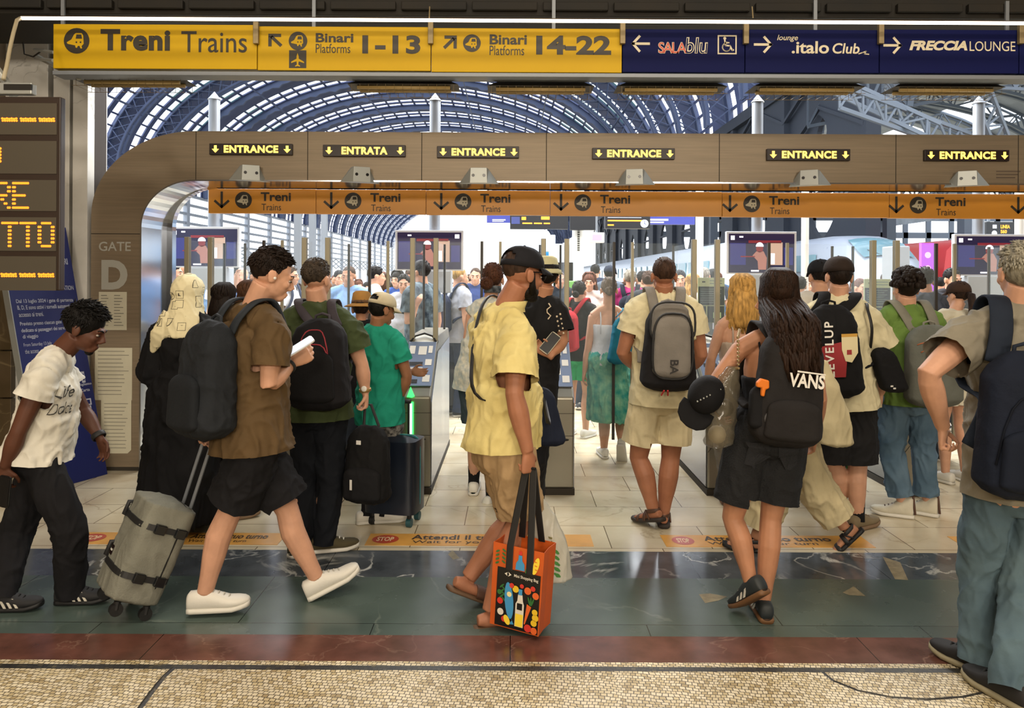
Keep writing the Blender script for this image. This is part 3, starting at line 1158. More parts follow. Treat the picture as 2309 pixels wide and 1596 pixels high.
# right arcade wall with tall pointed openings
xa = XC + HW
M_arc = mat('arcade_steel', '#2c323d', .6)
nb = 11
b = MB()
y = 40.0
wbay = 12.0
for i in range(nb):
    yc = y + wbay / 2
    for side in (-1, 1):
        lens = [(yc + side * 2.7 * sin(pi * t / 12) ** .75, 3.9 + 5.2 * t / 12) for t in range(13)]
        up_ = [(yc + side * 1.1 * sin(pi * t / 8) ** .75, 9.5 + 2.2 * t / 8) for t in range(9)]
        P_ = [(yc, 3.0)] + lens + up_ + [(yc, 14.5)]
        for q0, q1 in zip(P_[:-1], P_[1:]):
            b.add([(xa, q0[0], q0[1]), (xa, q1[0], q1[1]), (xa, yc + side * wbay / 2, q1[1]), (xa, yc + side * wbay / 2, q0[1])], [(0, 1, 2, 3)])
    b.b2(xa - .15, xa + .15, yc - 2.6, yc + 2.6, 6.9, 7.1)
    b.b2(xa - .4, xa + .4, y - .3, y + .3, 0, 15)
    for z in (10, 12.4):
        b.tube([(xa - .3, y, z), (xa - .3, yc, z + 2.2), (xa - .3, y + wbay, z)], .16, 4)
    y += wbay
b.b2(xa - .5, xa + .5, 40, y, 14.3, 15.2)
o = struct(b.build('wall_arcade', M_arc))
o.modifiers.new('s', 'SOLIDIFY').thickness = .3

# second vault on the right: grey sheeting on trussed arches
V2 = dict(xc=42.5, hw=23.0, zs=11.0, hz=13.0)
b, g2 = MB(), MB()
M_roof2 = mat('side_roof_sheet', '#a2abb6', .6, var=.2, vscale=.5)
for j in range(14):
    y0 = 26 + j * 7.5
    for i in range(20):
        a0, a1 = pi * i / 20, pi * (i + 1) / 20
        p = [vault(a0, y0, 0, **V2), vault(a1, y0, 0, **V2), vault(a1, y0 + 7.5, 0, **V2), vault(a0, y0 + 7.5, 0, **V2)]
        (g2 if rr.random() < (.72 if i >= 12 else .25) or (i in (14, 15) and j % 2 == 0) else b).add(p, [(0, 1, 2, 3)])
struct(b.build('ceiling_side_roof', M_roof2)).modifiers.new('s', 'SOLIDIFY').thickness = .2
struct(g2.build('ceiling_side_glazing', M_pane))
b = MB()
n = 26
up = [vault(pi * i / n, 0, .2, **V2) for i in range(n + 1)]
lo = [vault(pi * i / n, 0, 1.8, **V2) for i in range(n + 1)]
for sy in (-.45, .45):
    o2 = V((0, sy, 0))
    b.tube([p + o2 for p in up], .14, 4)
    b.tube([p + o2 for p in lo], .22, 4)
    for i in range(n):
        b.tube([up[i] + o2, lo[i + 1] + o2] if i % 2 else [lo[i] + o2, up[i + 1] + o2], .1, 4)
        b.tube([up[i] + o2, lo[i] + o2], .08, 4)
a2 = b.build('ceiling_side_arch', mat('side_steel', '#66707c', .5, .2))
struct(a2)
for j in range(10):
    o = a2 if j == 0 else a2.copy()
    if j:
        COL.objects.link(o)
    o.location = (0, 26 + j * 7.5, 0)
for a in (95, 112, 128, 142, 156, 168):
    p0, p1 = vault(radians(a), 24, 1.1, **V2), vault(radians(a), 131, 1.1, **V2)
    b = MB().tube([p0, p1], .14, 4)
    for k in range(14):
        q0, q1 = p0.lerp(p1, k / 14), p0.lerp(p1, (k + 1) / 14)
        b.tube([q0, q1 + V((-.9, 0, 1.0))], .07, 4)
    struct(b.build('ceiling_side_purlin', mat('side_steel_light', '#8b939c', .5, .2)))
b = MB()
b.b2(20, 130, 131, 131.4, 0, 7)
for k in range(27):
    b.b2(20 + k * 4, 20.8 + k * 4, 131, 131.4, 7, 14)
b.b2(20, 130, 131, 131.4, 9, 10)
b.b2(20, 130, 131, 131.4, 12, 13)
struct(b.build('wall_side_end', mat('end_wall_grey', '#4a525e', .6)))
# big diagonal girders and valley trusses on the right
M_gird = mat('girder_steel', '#4a525c', .5, .2)


def truss(p0, p1, up, n, r, m, name, kind='structure'):
    b = MB()
    p0, p1, up = V(p0), V(p1), V(up)
    b.tube([p0, p1], r, 4)
    b.tube([p0 + up, p1 + up], r, 4)
    for i in range(n):
        q0, q1 = p0.lerp(p1, i / n), p0.lerp(p1, (i + 1) / n)
        b.tube([q0, q0.lerp(q1, .5) + up], r * .55, 4)
        b.tube([q0.lerp(q1, .5) + up, q1], r * .55, 4)
        b.tube([q0, q0 + up], r * .5, 4)
    return struct(b.build(name, m))


for (a, c, u, n) in (((16, 34, 9.4), (34, 44, 15.5), (0, 0, 1.5), 9), ((18, 46, 11), (40, 48, 15.8), (0, 0, 1.8), 10), ((24, 31, 11.2), (30, 36, 8.2), (0, 0, 1.2), 5),
                     ((11, 34, 5.3), (34, 34, 5.3), (0, 0, 1.3), 12), ((12, 46, 6.4), (44, 46, 6.4), (0, 0, 1.6), 14), ((14, 60, 8), (50, 60, 8), (0, 0, 2), 16), ((19, 27, 4.7), (36, 27, 4.7), (0, 0, 1.0), 10)):
    truss(a, c, u, n, .14, M_gird, 'trim_girder')
for (a, c, u, n) in (((13, 30, 8.5), (20, 33, 7.2), (0, 0, .9), 6), ((11.5, 33, 11), (17, 31, 7.6), (.6, 0, .5), 6), ((17.5, 30, 11), (22, 34, 7), (.6, 0, .5), 6), ((22, 32, 10.5), (27, 34, 7.4), (.6, 0, .5), 6), ((12, 38, 12), (32, 38, 11), (0, 0, 1.6), 12)):
    truss(a, c, u, n, .11, mat('girder_mid', '#646c76', .5, .2), 'trim_girder')
for x, y in ((20.5, 34), (27, 34), (33.5, 34), (23, 46), (31, 46), (39, 46), (16, 60), (26, 60), (36, 60)):
    struct(MB().b2(x - .28, x + .28, y - .28, y + .28, 0, 8 if y > 40 else 6.6).build('trim_column', M_gird))

# ---------------------------------------------------------------- trains
M_tw2 = mat('train_white', '#c5cdd6', .3, .2)
M_tg = mat('train_glass', '#5d7f8a', .12)
M_ts = mat('train_silver', '#a3abb8', .3, .4)
M_td = mat('train_dark', '#2b333c', .5)


def train_body(mb, x0, x1, y0, y1, h, m=0):
    w = (x1 - x0) / 2
    xc = (x0 + x1) / 2
    prof = [(-w, .5), (-w, h * .6), (-w * .93, h * .85), (-w * .7, h * .96), (-w * .4, h), (w * .4, h), (w * .7, h * .96), (w * .93, h * .85), (w, h * .6), (w, .5)]
    mb.prism(prof, V((xc, y0, 0)), V((1, 0, 0)), V((0, 0, 1)), V((0, y1 - y0, 0)), m)


t = thing('passenger_train', 'long pale train standing along the platform on the right, seen side on', 'train', (9.6, 31, 0))
y = 31
for k in range(3):
    b = MB()
    train_body(b, 8.4, 11.2, y, y + 22.5, 3.25)
    o = b.build('coach', M_tw2, t, auto=40)
    w = MB()
    for i in range(10):
        w.b2(8.36, 8.42, y + 1.2 + i * 2.1, y + 2.7 + i * 2.1, 1.75, 2.45)
    w.build('window_band', M_tg, t)
    MB().b2(8.37, 8.42, y + .1, y + 22.4, 1.0, 1.14).build('stripe', mat('train_stripe', '#6f9aa6', .4), t)
    MB().b2(8.7, 10.9, y + 1, y + 21, 0, .5).build('underframe', M_td, t)
    y += 23.2
# silver high speed nose
t = thing('high_speed_train', 'silver high speed train with a sloped glass nose facing the gate', 'train', (14, 27, 0))
secs = []
for y, w, zt, zb in ((27.0, .55, 1.5, .6), (27.3, 1.05, 1.95, .45), (28.0, 1.38, 2.55, .4), (28.9, 1.5, 3.1, .4), (30.0, 1.5, 3.42, .4), (31.5, 1.5, 3.5, .4), (33, 1.5, 3.5, .4), (50, 1.5, 3.5, .4)):
    secs.append((V((14, y, (zt + zb) / 2)), V((w, 0, 0)), V((0, 0, (zt - zb) / 2))))
MB().loft(secs, 28, 0, 3.2).build('body', M_ts, t, auto=50)
ws = []
for y, w, z in ((28.02, .95, 2.58), (28.5, 1.0, 2.86), (28.95, 1.0, 3.13), (29.5, .9, 3.29)):
    ws.append([V((14 + w * u, y - .06 - .0 * abs(u), z + .03 - .1 * u * u)) for u in (-1, -.6, 0, .6, 1)])
vs = [p for r in ws for p in r]
MB().add(vs, [(r * 5 + c, r * 5 + c + 1, r * 5 + c + 6, r * 5 + c + 5) for r in range(3) for c in range(4)]).build('windscreen', M_tg, t, smooth=True)
MB().b2(13, 15, 28, 49, 0, .45).build('underframe', M_td, t)
b = MB()
for s in (-.3, .3):
    b.tube([V((14 + s, 28.0, 2.6)), V((14 + s * 2.2, 28.3, 2.8))], .02, 6)
b.build('wipers', M_td, t)
for s in (-1, 1):
    MB().ell((14 + s * .75, 27.35, 1.45), V((.2, 0, 0)), V((0, .12, 0)), V((0, 0, .09))).build('headlight', mat('headlight', '#e8efff', .2, emit=.6), t, smooth=True)
MB().b2(12.44, 12.5, 31, 48, 2.0, 2.7).build('window_band', M_tg, t)
b = MB()
for i in range(4):
    b.tube([V((12.5, 29.4 + i * .35, 1.4)), V((12.48, 29.8 + i * .35, 2.2)), V((12.7, 30.3 + i * .35, 2.95))], .05, 5)
b.build('side_fins', mat('train_fin', '#7e88a0', .35, .3), t, smooth=True)
# red train
t = thing('red_train', 'red and grey train standing to the right of the silver nose', 'train', (20.5, 33, 0))
b = MB()
train_body(b, 18.9, 22.1, 33, 60, 3.5)
b.build('body', mat('train_red', '#b02a2c', .3), t, auto=40)
MB().b2(19.2, 21.8, 34, 59, 0, .5).build('underframe', M_td, t)
MB().b2(19.4, 21.6, 32.94, 33.0, 1.75, 2.7).build('windscreen', M_tg, t)
MB().b2(19.0, 22.0, 32.95, 33.0, .6, 1.3).build('front_skirt', M_ts, t)
w = MB()
for i in range(10):
    w.b2(18.86, 18.9, 35 + i * 2.4, 36.8 + i * 2.4, 1.8, 2.5)
w.build('window_band', M_tg, t)

# ---------------------------------------------------------------- screens on poles
M_pole = mat('grey_white_pole', '#80868e', .4, .3)
M_scrw = mat('screen_frame', '#c9ced6', .4)
G_navy = mat('screen_navy', '#11143a', .3, emit=.55)
G_mid = mat('screen_blue', '#242a6c', .3, emit=.6)
G_pale = mat('screen_pale', '#b59c8e', .3, emit=.4)
G_pink = mat('screen_rose', '#a0706a', .3, emit=.35)
G_redd = mat('screen_red', '#7c2232', .3, emit=.3)
G_whi = mat('screen_white', '#eef2ff', .3, emit=.9)
Yk = 8.6
for i, (px, x0, x1, pt, pb, lab) in enumerate(((482, 380, 540, 511, 601, 'advert screen on the pale pole nearest the steel reveal'), (980, 891, 1045, 519, 608, 'advert screen on the pole behind the patterned shirt man'),
                                          (1707, 1638, 1796, 522, 616, 'advert screen on the pole above the long dark hair'), (2206, 2152, 2318, 528, 620, 'advert screen on the pole beside the grey haired man'))):
    top = at(px, 207 + i * 3, Yk).z
    x = at(px, 500, Yk).x
    t = thing('screen_totem', lab, 'screen', (x, Yk, 0), 'advert screens on tall poles')
    MB().tube([(x, Yk, 0), (x, Yk, top - .09), (x, Yk, top - .09), (x, Yk, top)], [.062, .062, .075, .004], 16).build('pole', M_pole, t, auto=40)
    Yz = Yk - .12
    q = pf((x0 + x1) / 2, (pt + pb) / 2, Yz)
    b = MB()
    b.prism([(x0, pt), (x1, pt), (x1, pb + 2), (x0, pb + 2)], q.O, q.X, q.Y, V((0, .06, 0)))
    b.build('screen_frame', M_scrw, t, bevel=.004)
    q.O = q.O + V((0, -.001, 0))
    w, h = x1 - x0, pb - pt
    P = lambda u, v: (x0 + 5 + u * (w - 10), pt + 5 + v * (h - 6))
    RC = lambda u0, v0, u1, v1, m, l=.003: q.poly([P(u0, v0), P(u1, v0), P(u1, v1), P(u0, v1)], m, l)
    RC(0, 0, 1, 1, 0, .0015)
    RC(.30, .17, .80, .24, 3)
    RC(.62, .22, .82, .8, 2)
    RC(.02, .24, .26, .8, 1)
    RC(.84, .35, .98, .8, 1)
    q.poly([P(*p) for p in arc(.47, .38, .055, 0, 360, 14, .1)[:-1]], 3, .0045)
    q.poly([P(*p) for p in ((.42, .45), (.53, .45), (.58, .62), (.57, .92), (.45, .92), (.44, .7), (.36, .56))], 4, .0045)
    q.poly([P(*p) for p in arc(.47, .33, .06, 180, 360, 10, .11)], 5, .006)
    RC(.64, .5, .70, .78, 5, .006)
    RC(.18, .57, .40, .60, 3, .006)
    RC(.03 if i != 1 else .9, .05, .09 if i != 1 else .97, .16, 5, .004)
    RC(.16, .06, .22, .10, 5, .004)
    RC(.34, .93, .46, .97, 5, .004)
    q.done('picture', [G_navy, G_mid, G_pale, G_redd, G_pink, G_whi], t)
    z1k = at(px, pb, Yz).z
    MB().b2(x - .2, x + .2, Yk - .14, Yk + .1, z1k - .26, z1k - .01).build('control_box', mat('totem_grey', '#9fa6ad', .4), t, bevel=.01)

# hanging departure boards and signs far behind
G_orl = glow('#ff9a2a', 1.6)
G_wht = glow('#e6ecff', .8)
M_bd = mat('board_black', '#15171c', .5)
Yh = 15.0
for (x0, y0, x1, y1, kind, lab) in ((1150, 470, 1281, 516, 0, 'hanging departure board with orange lines beside the white lattice column'), (1286, 470, 1346, 518, 1, 'plain dark board hanging right of the white lattice column'),
                               (1365, 470, 1466, 515, 2, 'hanging dark board with a round clock at its corner'), (2224, 500, 2330, 530, 3, 'small orange lettered board above the rightmost screen')):
    t = thing('departure_board', lab, 'board', at((x0 + x1) / 2, y1, Yh), 'boards hanging over the platforms')
    q = pf((x0 + x1) / 2, y1, Yh)
    b = MB()
    b.prism([(x0, y0), (x1, y0), (x1, y1), (x0, y1)], q.O, q.X, q.Y, V((0, .2, 0)))
    b.build('case', M_bd, t)
    for px in (x0 + 12, x1 - 12):
        MB().tube([at(px, y0, Yh) + V((0, .1, 0)), V((at(px, y0, Yh).x, Yh + .1, 3.75))], .03, 6).build('hanger', M_grey, t)
    q.O = q.O + V((0, -.002, 0))
    if kind == 0:
        q.rect(1176, 489, 1186, 496, 0)
        q.rect(1220, 488, 1239, 495, 0)
        for a, c in ((1178, 1200), (1204, 1222), (1226, 1240)):
            q.rect(a, 502, c, 505, 0)
        q.rect(1153, 489, 1172, 505, 2)
    elif kind == 2:
        q.rect(1370, 496, 1452, 499, 0)
        q.rect(1370, 506, 1384, 509, 0)
        q.rect(1370, 490, 1446, 491, 1)
        q.poly(circ(1453, 504, 9), 1, .004)
        q.polys(stroke([(1453, 504), (1453, 498)], 1.5) + stroke([(1453, 504), (1457, 506)], 1.5), 2, .006)
    elif kind == 3:
        q.text('LINEA', 2256, 507, 2277, 515, 0, .03)
        q.text('S60', 2256, 518, 2270, 526, 0, .03)
        q.rect(2238, 507, 2247, 515, 1)
        q.poly(circ(2242, 526, 6), 1)
        q.text('07', 2302, 508, 2316, 522, 0, .03)
    if kind != 1:
        q.done('lit_lines', [G_orl, G_wht, mat('board_blue', '#38427a', .5, emit=.2)], t)
for (x0, y0, x1, y1, txt, lab) in ((1440, 478, 1567, 506, 'Sala Bar', 'small blue sign hanging right of the clock board'), (1096, 485, 1162, 502, 'Biglietteria', 'small pale blue sign hanging left of the orange lined board')):
    t, q = sign(x0, x1, y0, y1, 16.0, mat('far_blue', '#3a4190', .5, emit=.15), 'hanging_sign', lab, None, thick=.1)
    q.rect(x0 + 14, y0 + (y1 - y0) * .55, x1 - 60 if x1 - x0 > 100 else x1 - 22, y0 + (y1 - y0) * .7, 0)
    q.rect(x0 + 14, y0 + (y1 - y0) * .78, x1 - 70 if x1 - x0 > 100 else x1 - 26, y0 + (y1 - y0) * .88, 0)
    q.done('print', [M_white], t)
    for px in (x0 + 10, x1 - 10):
        MB().tube([at(px, y0, 16) + V((0, .05, 0)), V((at(px, y0, 16).x, 16.05, 3.75))], .03, 6).build('hanger', M_grey, t)
for y in (14.07, 15.1, 16.05):
    truss((-4, y, 3.75), (13, y, 3.75), (0, 0, .4), 16, .05, M_grey, 'trim_gantry')
    for x in (-4, 13):
        struct(MB().b2(x - .06, x + .06, y - .06, y + .06, 0, 3.8).build('trim_gantry_post', M_grey))
# white lattice column and other columns
for i, (px, Yc, r, lab) in enumerate(((1303, 15.4, .12, 'white column with a dark vertical inscription between the hanging boards'), (1577, 9.6, .05, 'slim white column standing between the grey backpack man and the screens'), (1087, 11.5, .07, 'pale grey column rising left of the big black cap'),
                                 (1815, 9.4, .045, 'slim white post just right of the screen over the long dark hair'), (2298, 9.0, .05, 'slim pale post beside the rightmost screen'))):
    x = at(px, 600, Yc).x
    t = thing('column', lab, 'column', (x, Yc, 0), 'columns on the platform head')
    MB().tube([(x, Yc, 0), (x, Yc, CAMZ + 270 * Yc / FPX)], r, 16).build('shaft', M_white, t, auto=40)
    MB().tube([(x, Yc, 0), (x, Yc, .25)], r * 1.25, 16).build('base', M_grey, t, auto=40)
    if i == 0:
        q = pf(1303, 560, Yc - .125)
        for k in range(15):
            q.rect(1302, 492 + k * 5, 1307, 495.4 + k * 5)
        q.done('inscription', M_ink, t)
# ticket machines and cabinets at the platform head
for i, (px, Yc, w, z, c, lab) in enumerate(((1306, 11.5, .42, 1.62, '#5f9a4a', 'green ticket machine behind the red backpack'), (1270, 14, .5, 2.3, '#cfd6dc', 'tall white cabinet beside the lattice column'), (1240, 15.5, .34, 2.2, '#2f86c0', 'blue poster stand left of the white cabinet'),
                                       (1205, 18, 1.0, 2.7, '#aab4c4', 'pale grey kiosk far behind the black cap'), (2034, 12, .26, 2.2, '#8d9296', 'grey cabinet right of the silver train nose'))):
    x = at(px, 600, Yc).x
    t = thing('ticket_machine' if i == 0 else 'cabinet', lab, 'machine', (x, Yc, 0))
    MB().b2(x - w / 2, x + w / 2, Yc, Yc + .4, 0, z).build('body', mat('cab_' + c, c, .5), t, bevel=.02)
    MB().b2(x - w * .36, x + w * .36, Yc - .012, Yc, z * .62, z * .85).build('screen', M_lens if i else mat('gm', '#3d6a3a', .4), t)
t = thing('camera_box', 'small white box with a screen hanging under the plain dark board', 'device', at(1345, 547, 14))
q = pf(1345, 535, 14)
b = MB()
b.prism([(1329, 524), (1363, 524), (1363, 547), (1329, 547)], q.O, q.X, q.Y, V((0, .15, 0)))
b.build('case', M_white, t, bevel=.01)
q.rect(1336, 529, 1357, 542, 0, .002)
q.done('screen', mat('lilac', '#b6a6c4', .5), t)
MB().tube([at(1346, 524, 14) + V((0, .07, 0)), V((at(1346, 440, 14).x, 14.07, 3.75))], .02, 6).build('hanger', M_grey, t)
t = thing('pink_banner', 'purple lit advert banner standing left of the rightmost screen', 'banner', (at(2092, 700, 10).x, 10, 0))
q = pf(2092, 600, 10)
b = MB()
b.prism([(2078, 548), (2106, 548), (2106, 908.5), (2078, 908.5)], q.O, q.X, q.Y, V((0, .06, 0)))
b.build('panel', mat('banner_purple', '#a04fc0', .5, emit=.5), t)
for k in range(3):
    q.poly(circ(2092, 575 + k * 30, 7), 0, .002)
q.done('dots', mat('banner_pink', '#e8a8d8', .5, emit=.6), t)

# ---------------------------------------------------------------- turnstiles
M_cab = mat('turnstile_steel', '#8d897c', .36, .7, bump=.03, bscale=50, stretch=(1, 1, 15))
M_side = mat('turnstile_side', '#787c84', .22, .85)
M_top = mat('turnstile_top', '#66738a', .3, .3)
M_post = mat('post_beige', '#938c76', .45, .3)
M_edge = mat('post_dark', '#2b2622', .5)
M_gl = mat('gate_glass', '#dfeef2', .05, alpha=.055)
M_rub = mat('black_rubber', '#121212', .6)
G_grn = glow('#35ff5a', 3.2)
G_grw = glow('#eafff0', 2.2)
OT = 'turnstile cabinets under the portal'


def turnstile(X, lab, w=.235, green=False, y0=5.76, wide=0):
    t = thing('turnstile', lab, 'turnstile', (X, y0, 0), OT)
    prof = [(0, .05), (0, .74), (.07, .80), (.50, 1.12), (.62, 1.17), (1.6, 1.17), (1.72, 1.05), (1.72, .05)]
    b = MB()
    b.prism(prof, V((X - w / 2, y0, 0)), V((0, 1, 0)), V((0, 0, 1)), V((w, 0, 0)))
    b.build('body', M_cab, t, bevel=.012)
    for s in (-1, 1):
        b = MB()
        xs_ = X + s * (w / 2 + .004)
        b.prism([(.03, .06), (.03, .7), (.5, 1.04), (1.62, 1.08), (1.66, .06)], V((xs_ - .003, y0, 0)), V((0, 1, 0)), V((0, 0, 1)), V((.006, 0, 0)))
        b.build('side_panel', M_side, t)
    MB().b2(X - w / 2 - .008, X + w / 2 + .008, y0 - .008, y0 + 1.73, 0, .05).build('plinth', M_seam, t)
    # sloped control panel
    d = V((0, .43, .32))
    L = d.length
    d.normalize()
    nrm = V((0, -d.z, d.y))
    O = V((X - w / 2, y0 + .07, .80)) + nrm * .004
    f = Face(O + d * L, V((w, 0, 0)), -d * L, nrm)
    b = MB()
    b.prism([(.02, .02), (.98, .02), (.98, .98), (.02, .98)], O + d * L, V((w, 0, 0)), -d * L, nrm * .01)
    b.build('control_panel', M_top, t, bevel=.004)
    for *q4, mm_ in ((.08, .12, .28, .3, 0), (.4, .13, .68, .32, 0), (.74, .12, .88, .28, 0), (.68, .42, .9, .55, 0), (.66, .76, .9, .9, 0), (.14, .48, .6, .56, 1), (.2, .6, .62, .74, 0), (.14, .85, .5, .93, 1)):
        f.rect(*q4, 0, .012).cut('slot' if mm_ else 'sticker', M_rub if mm_ else M_white, t)
    b = MB()
    b.tube([(X - w / 2 + .01, y0 + .5, 1.125), (X - w * .3, y0 + .56, 1.165), (X, y0 + .6, 1.185), (X + w * .3, y0 + .56, 1.165), (X + w / 2 - .01, y0 + .5, 1.125)], .008, 6)
    b.build('trim', M_rub, t, smooth=True)
    f = Face((X, y0 - .001, 0), (1, 0, 0), (0, 0, 1), (0, -1, 0))
    for s in ((-.5, .33, -.1, .45), (-.5, .62, .5, .622), (-.1, .45, .5, .45)):
        f.polys(stroke([(s[0] * w, s[1]), (s[2] * w, s[3])], .004), 0).cut('panel_joint', M_seam, t)
    MB().ell((X + w * .2, y0 - .002, .42), V((.035, 0, 0)), V((0, .004, 0)), V((0, 0, .01))).build('slot', M_rub, t, smooth=True)
    if green:
        x = at(927, 940, y0).x
        za, zb = at(927, 990, y0).z, at(927, 906, y0).z
        MB().b2(x - .018, x + .018, y0 - .014, y0, za, zb).build('green_light', G_grn, t)
        MB().b2(x - .008, x + .008, y0 - .017, y0 - .014, za + .01, zb - .01).build('light_core', G_grw, t)
        b = MB()
        zz_ = at(927, 884, y0).z
        b.prism([(-.028, -.035), (0, .04), (.03, -.03), (.012, -.04)], V((x - .004, y0 - .014, zz_)), V((1, 0, 0)), V((0, 0, 1)), V((0, .014, 0)))
        b.build('green_arrow', G_grn, t)
        x2 = at(882, 940, y0).x
        MB().b2(x2 - .009, x2 + .009, y0 - .01, y0, za, zb).build('white_light', glow('#dfe8ff', 1.5), t)
    # posts and the wing glass standing on the cabinet
    for s in (-1, 1):
        px_ = X + s * (w / 2 - .02)
        MB().b2(px_ - .02, px_ + .02, y0 + .53, y0 + .58, 1.1, 1.985).build('post', M_post, t, bevel=.004)
        MB().b2(px_ - .004, px_ + .004, y0 + .58, y0 + 1.35, 1.16, 1.96).build('glass_panel', M_gl, t)
        MB().b2(px_ - .01, px_ + .01, y0 + 1.35, y0 + 1.37, 1.1, 1.97).build('edge_post', M_edge, t)
    return t


def lane(xl, xr, lab, y=6.72):
    t = thing('glass_gate', lab, 'gate', ((xl + xr) / 2, y, 0), 'glass gate leaves between the turnstiles')
    xm = (xl + xr) / 2
    for s, xe in ((-1, xl), (1, xr)):
        xi_ = xm + s * .07
        lf = MB().b2(min(xe, xi_), max(xe, xi_), y - .005, y + .005, .25, 1.97).build('leaf', M_gl, t)
        MB().b2(xi_ - .012 + s * .012, xi_ + .012 + s * .012, y - .012, y + .012, .22, 1.98).build('leaf_edge', M_edge if s < 0 else M_post, t)
    return t


TX = [-2.62, -1.64, -.735, .36, 1.62, 3.12, 4.6]
TL = ['turnstile by the steel reveal, half hidden by the patterned headscarf', 'turnstile hidden behind the dark green shirt man', 'turnstile with the green light beside the teal shirt man',
      'turnstile standing right behind the yellow shirt man', 'turnstile beside the long haired woman, half hidden by her black cap', 'turnstile behind the man in faded jeans', 'turnstile at the edge of the view behind the grey haired man']
for i, x in enumerate(TX):
    turnstile(x, TL[i], green=(i == 2))
for i in range(len(TX) - 1):
    lane(TX[i] + .14, TX[i + 1] - .14, 'glass gate leaves between the ' + ('first and second', 'second and third', 'third and fourth', 'fourth and fifth', 'fifth and sixth', 'sixth and seventh')[i] + ' turnstile from the rounded portal corner')
# information panels on the glass
for i, (x0, x1, pt, pb, lab) in enumerate(((1574, 1634, 626, 728, 'green and black information panel with a suitcase mark beside the blonde hair'), (1949, 2008, 629, 735, 'beige and navy information panel beside the curly dark hair'))):
    Yi = 6.9
    t, q = sign(x0, x1, pt, pb, Yi, mat('info_head', '#a8b08a', .5), 'information_panel', lab, None, 'panel', .02)
    q.rect(x0 + 1, pt + 20, x1 - 1, pt + 62, 0)
    q.rect(x0 + 1, pt + 64, (x0 + x1) / 2 - 12, pb - 1, 0)
    q.rect((x0 + x1) / 2 - 9, pt + 64, x1 - 1, pb - 1, 0)
    q.rect(x0 + 34, pt + 78, x0 + 52, pt + 91, 1, .003)
    q.polys(stroke([(x0 + 39, pt + 78), (x0 + 39, pt + 74), (x0 + 47, pt + 74), (x0 + 47, pt + 78)], 2), 1, .003)
    q.rect(x0 + 9, pt + 8, x0 + 16, pt + 11, 0)
    for k in range(2):
        q.rect(x0 + 26, pt + 6 + k * 6, x1 - 6, pt + 8 + k * 6, 2)
    for k in range(7):
        q.rect(x0 + 6, pt + 25 + k * 5, x1 - 7 - (k * 7) % 13, pt + 26.4 + k * 5, 2, .003)
    q.done('print', [mat('info_dark' + str(i), ('#1d2a24', '#1c2236')[i], .5), mat('info_light', '#b9d49a', .5), mat('info_grey', '#6d7a72', .5)], t)
    MB().b2(at((x0 + x1) / 2, pt, Yi).x - .02, at((x0 + x1) / 2, pt, Yi).x + .02, Yi + .02, Yi + .05, 0, at(x0, pt + 10, Yi).z).build('stand', M_grey, t)

# ---------------------------------------------------------------- departures board and blue panel on the left
G_am = glow('#ff7d1e', 2.3)
M_bfr = mat('board_brown', '#2a1c12', .45)
M_bsc = mat('board_screen', '#4c463b', .4)
Yb = 4.4
q = pf(100, 440, Yb)
t = thing('departures_board', 'departures board with orange dot letters hanging at the left edge', 'board', at(60, 655, Yb))
MB().b2(at(-230, 0, Yb).x, at(138, 0, Yb).x, Yb, Yb + .05, at(100, 655, Yb).z, at(100, 218, Yb).z).build('case', M_bfr, t, bevel=.006)
rows = [(233, 304, '----', 268), (318, 392, ')', 350), (406, 476, 'RE', 441), (490, 566, 'TTO', 529), (578, 655, '----', 618)]
dots = MB()
FONT = {'T': ['11111', '00100', '00100', '00100', '00100', '00100', '00100'], 'O': ['01110', '10001', '10001', '10001', '10001', '10001', '01110'], 'R': ['11110', '10001', '10001', '11110', '10100', '10010', '10001'],
        'E': ['11111', '10000', '10000', '11110', '10000', '10000', '11111'], ')': ['00100', '00010', '00010', '00010', '00010', '00010', '00100'], 'L': ['10000'] * 6 + ['11111']}


def dot(px, py, rx, ry):
    p = [(px + rx * cos(2 * pi * i / 8), py + ry * sin(2 * pi * i / 8)) for i in range(8)]
    dots.add([q.O + q.X * a + q.Y * c + V((0, -.006, 0)) for a, c in p], [tuple(range(7, -1, -1))] if False else [tuple(range(8))])


for y0, y1, s, yc in rows:
    f = MB()
    f.prism([(-240, y0), (128, y0), (128, y1), (-240, y1)], q.O, q.X, q.Y, V((0, -.004, 0)))
    f.build('row_screen', M_bsc, t)
    if s[0] == '-':
        for k in range(-1, 3):
            for i in range(7):
                dot(6 + k * 42 + i * 5.2, yc + (i % 2) * 1, 3.2, 2.6)
                dot(6 + k * 42 + i * 5.2 + 1, yc + 5, 2.8, 2.4)
    else:
        X0 = {')': -24, 'RE': -10, 'TTO': 7}[s]
        pit = {')': 42, 'RE': 41, 'TTO': 41}[s]
        h = {')': 7.2, 'RE': 9.2, 'TTO': 8.6}[s]
        for ci, ch in enumerate(s):
            for r in range(7):
                for c in range(5):
                    if FONT[ch][r][c] == '1':
                        for sx in (0, 3.8):
                            dot(X0 + ci * pit + c * 7.4 + sx, yc + (r - 3) * h, 2.7, 2.9)
    dots.build('lit_dots', G_am, t)
    dots = MB()
MB().b2(at(-20, 0, Yb).x, at(72, 0, Yb).x, Yb + .0, Yb + .05, at(60, 212, Yb).z, at(60, 186, Yb).z).build('mount', M_silver, t, bevel=.006)
MB().b2(at(10, 0, Yb).x, at(72, 0, Yb).x, Yb - .004, Yb + .01, at(60, 203, Yb).z, at(60, 190, Yb).z).build('mount_slot', M_fix, t)
MB().tube([at(8, 205, Yb) + V((0, .1, 0)), at(-30, 150, Yb) + V((0, .1, 0)), V((-3.87, Yb + .1, at(0, 150, Yb).z))], .03, 8).build('arm', M_silver, t)

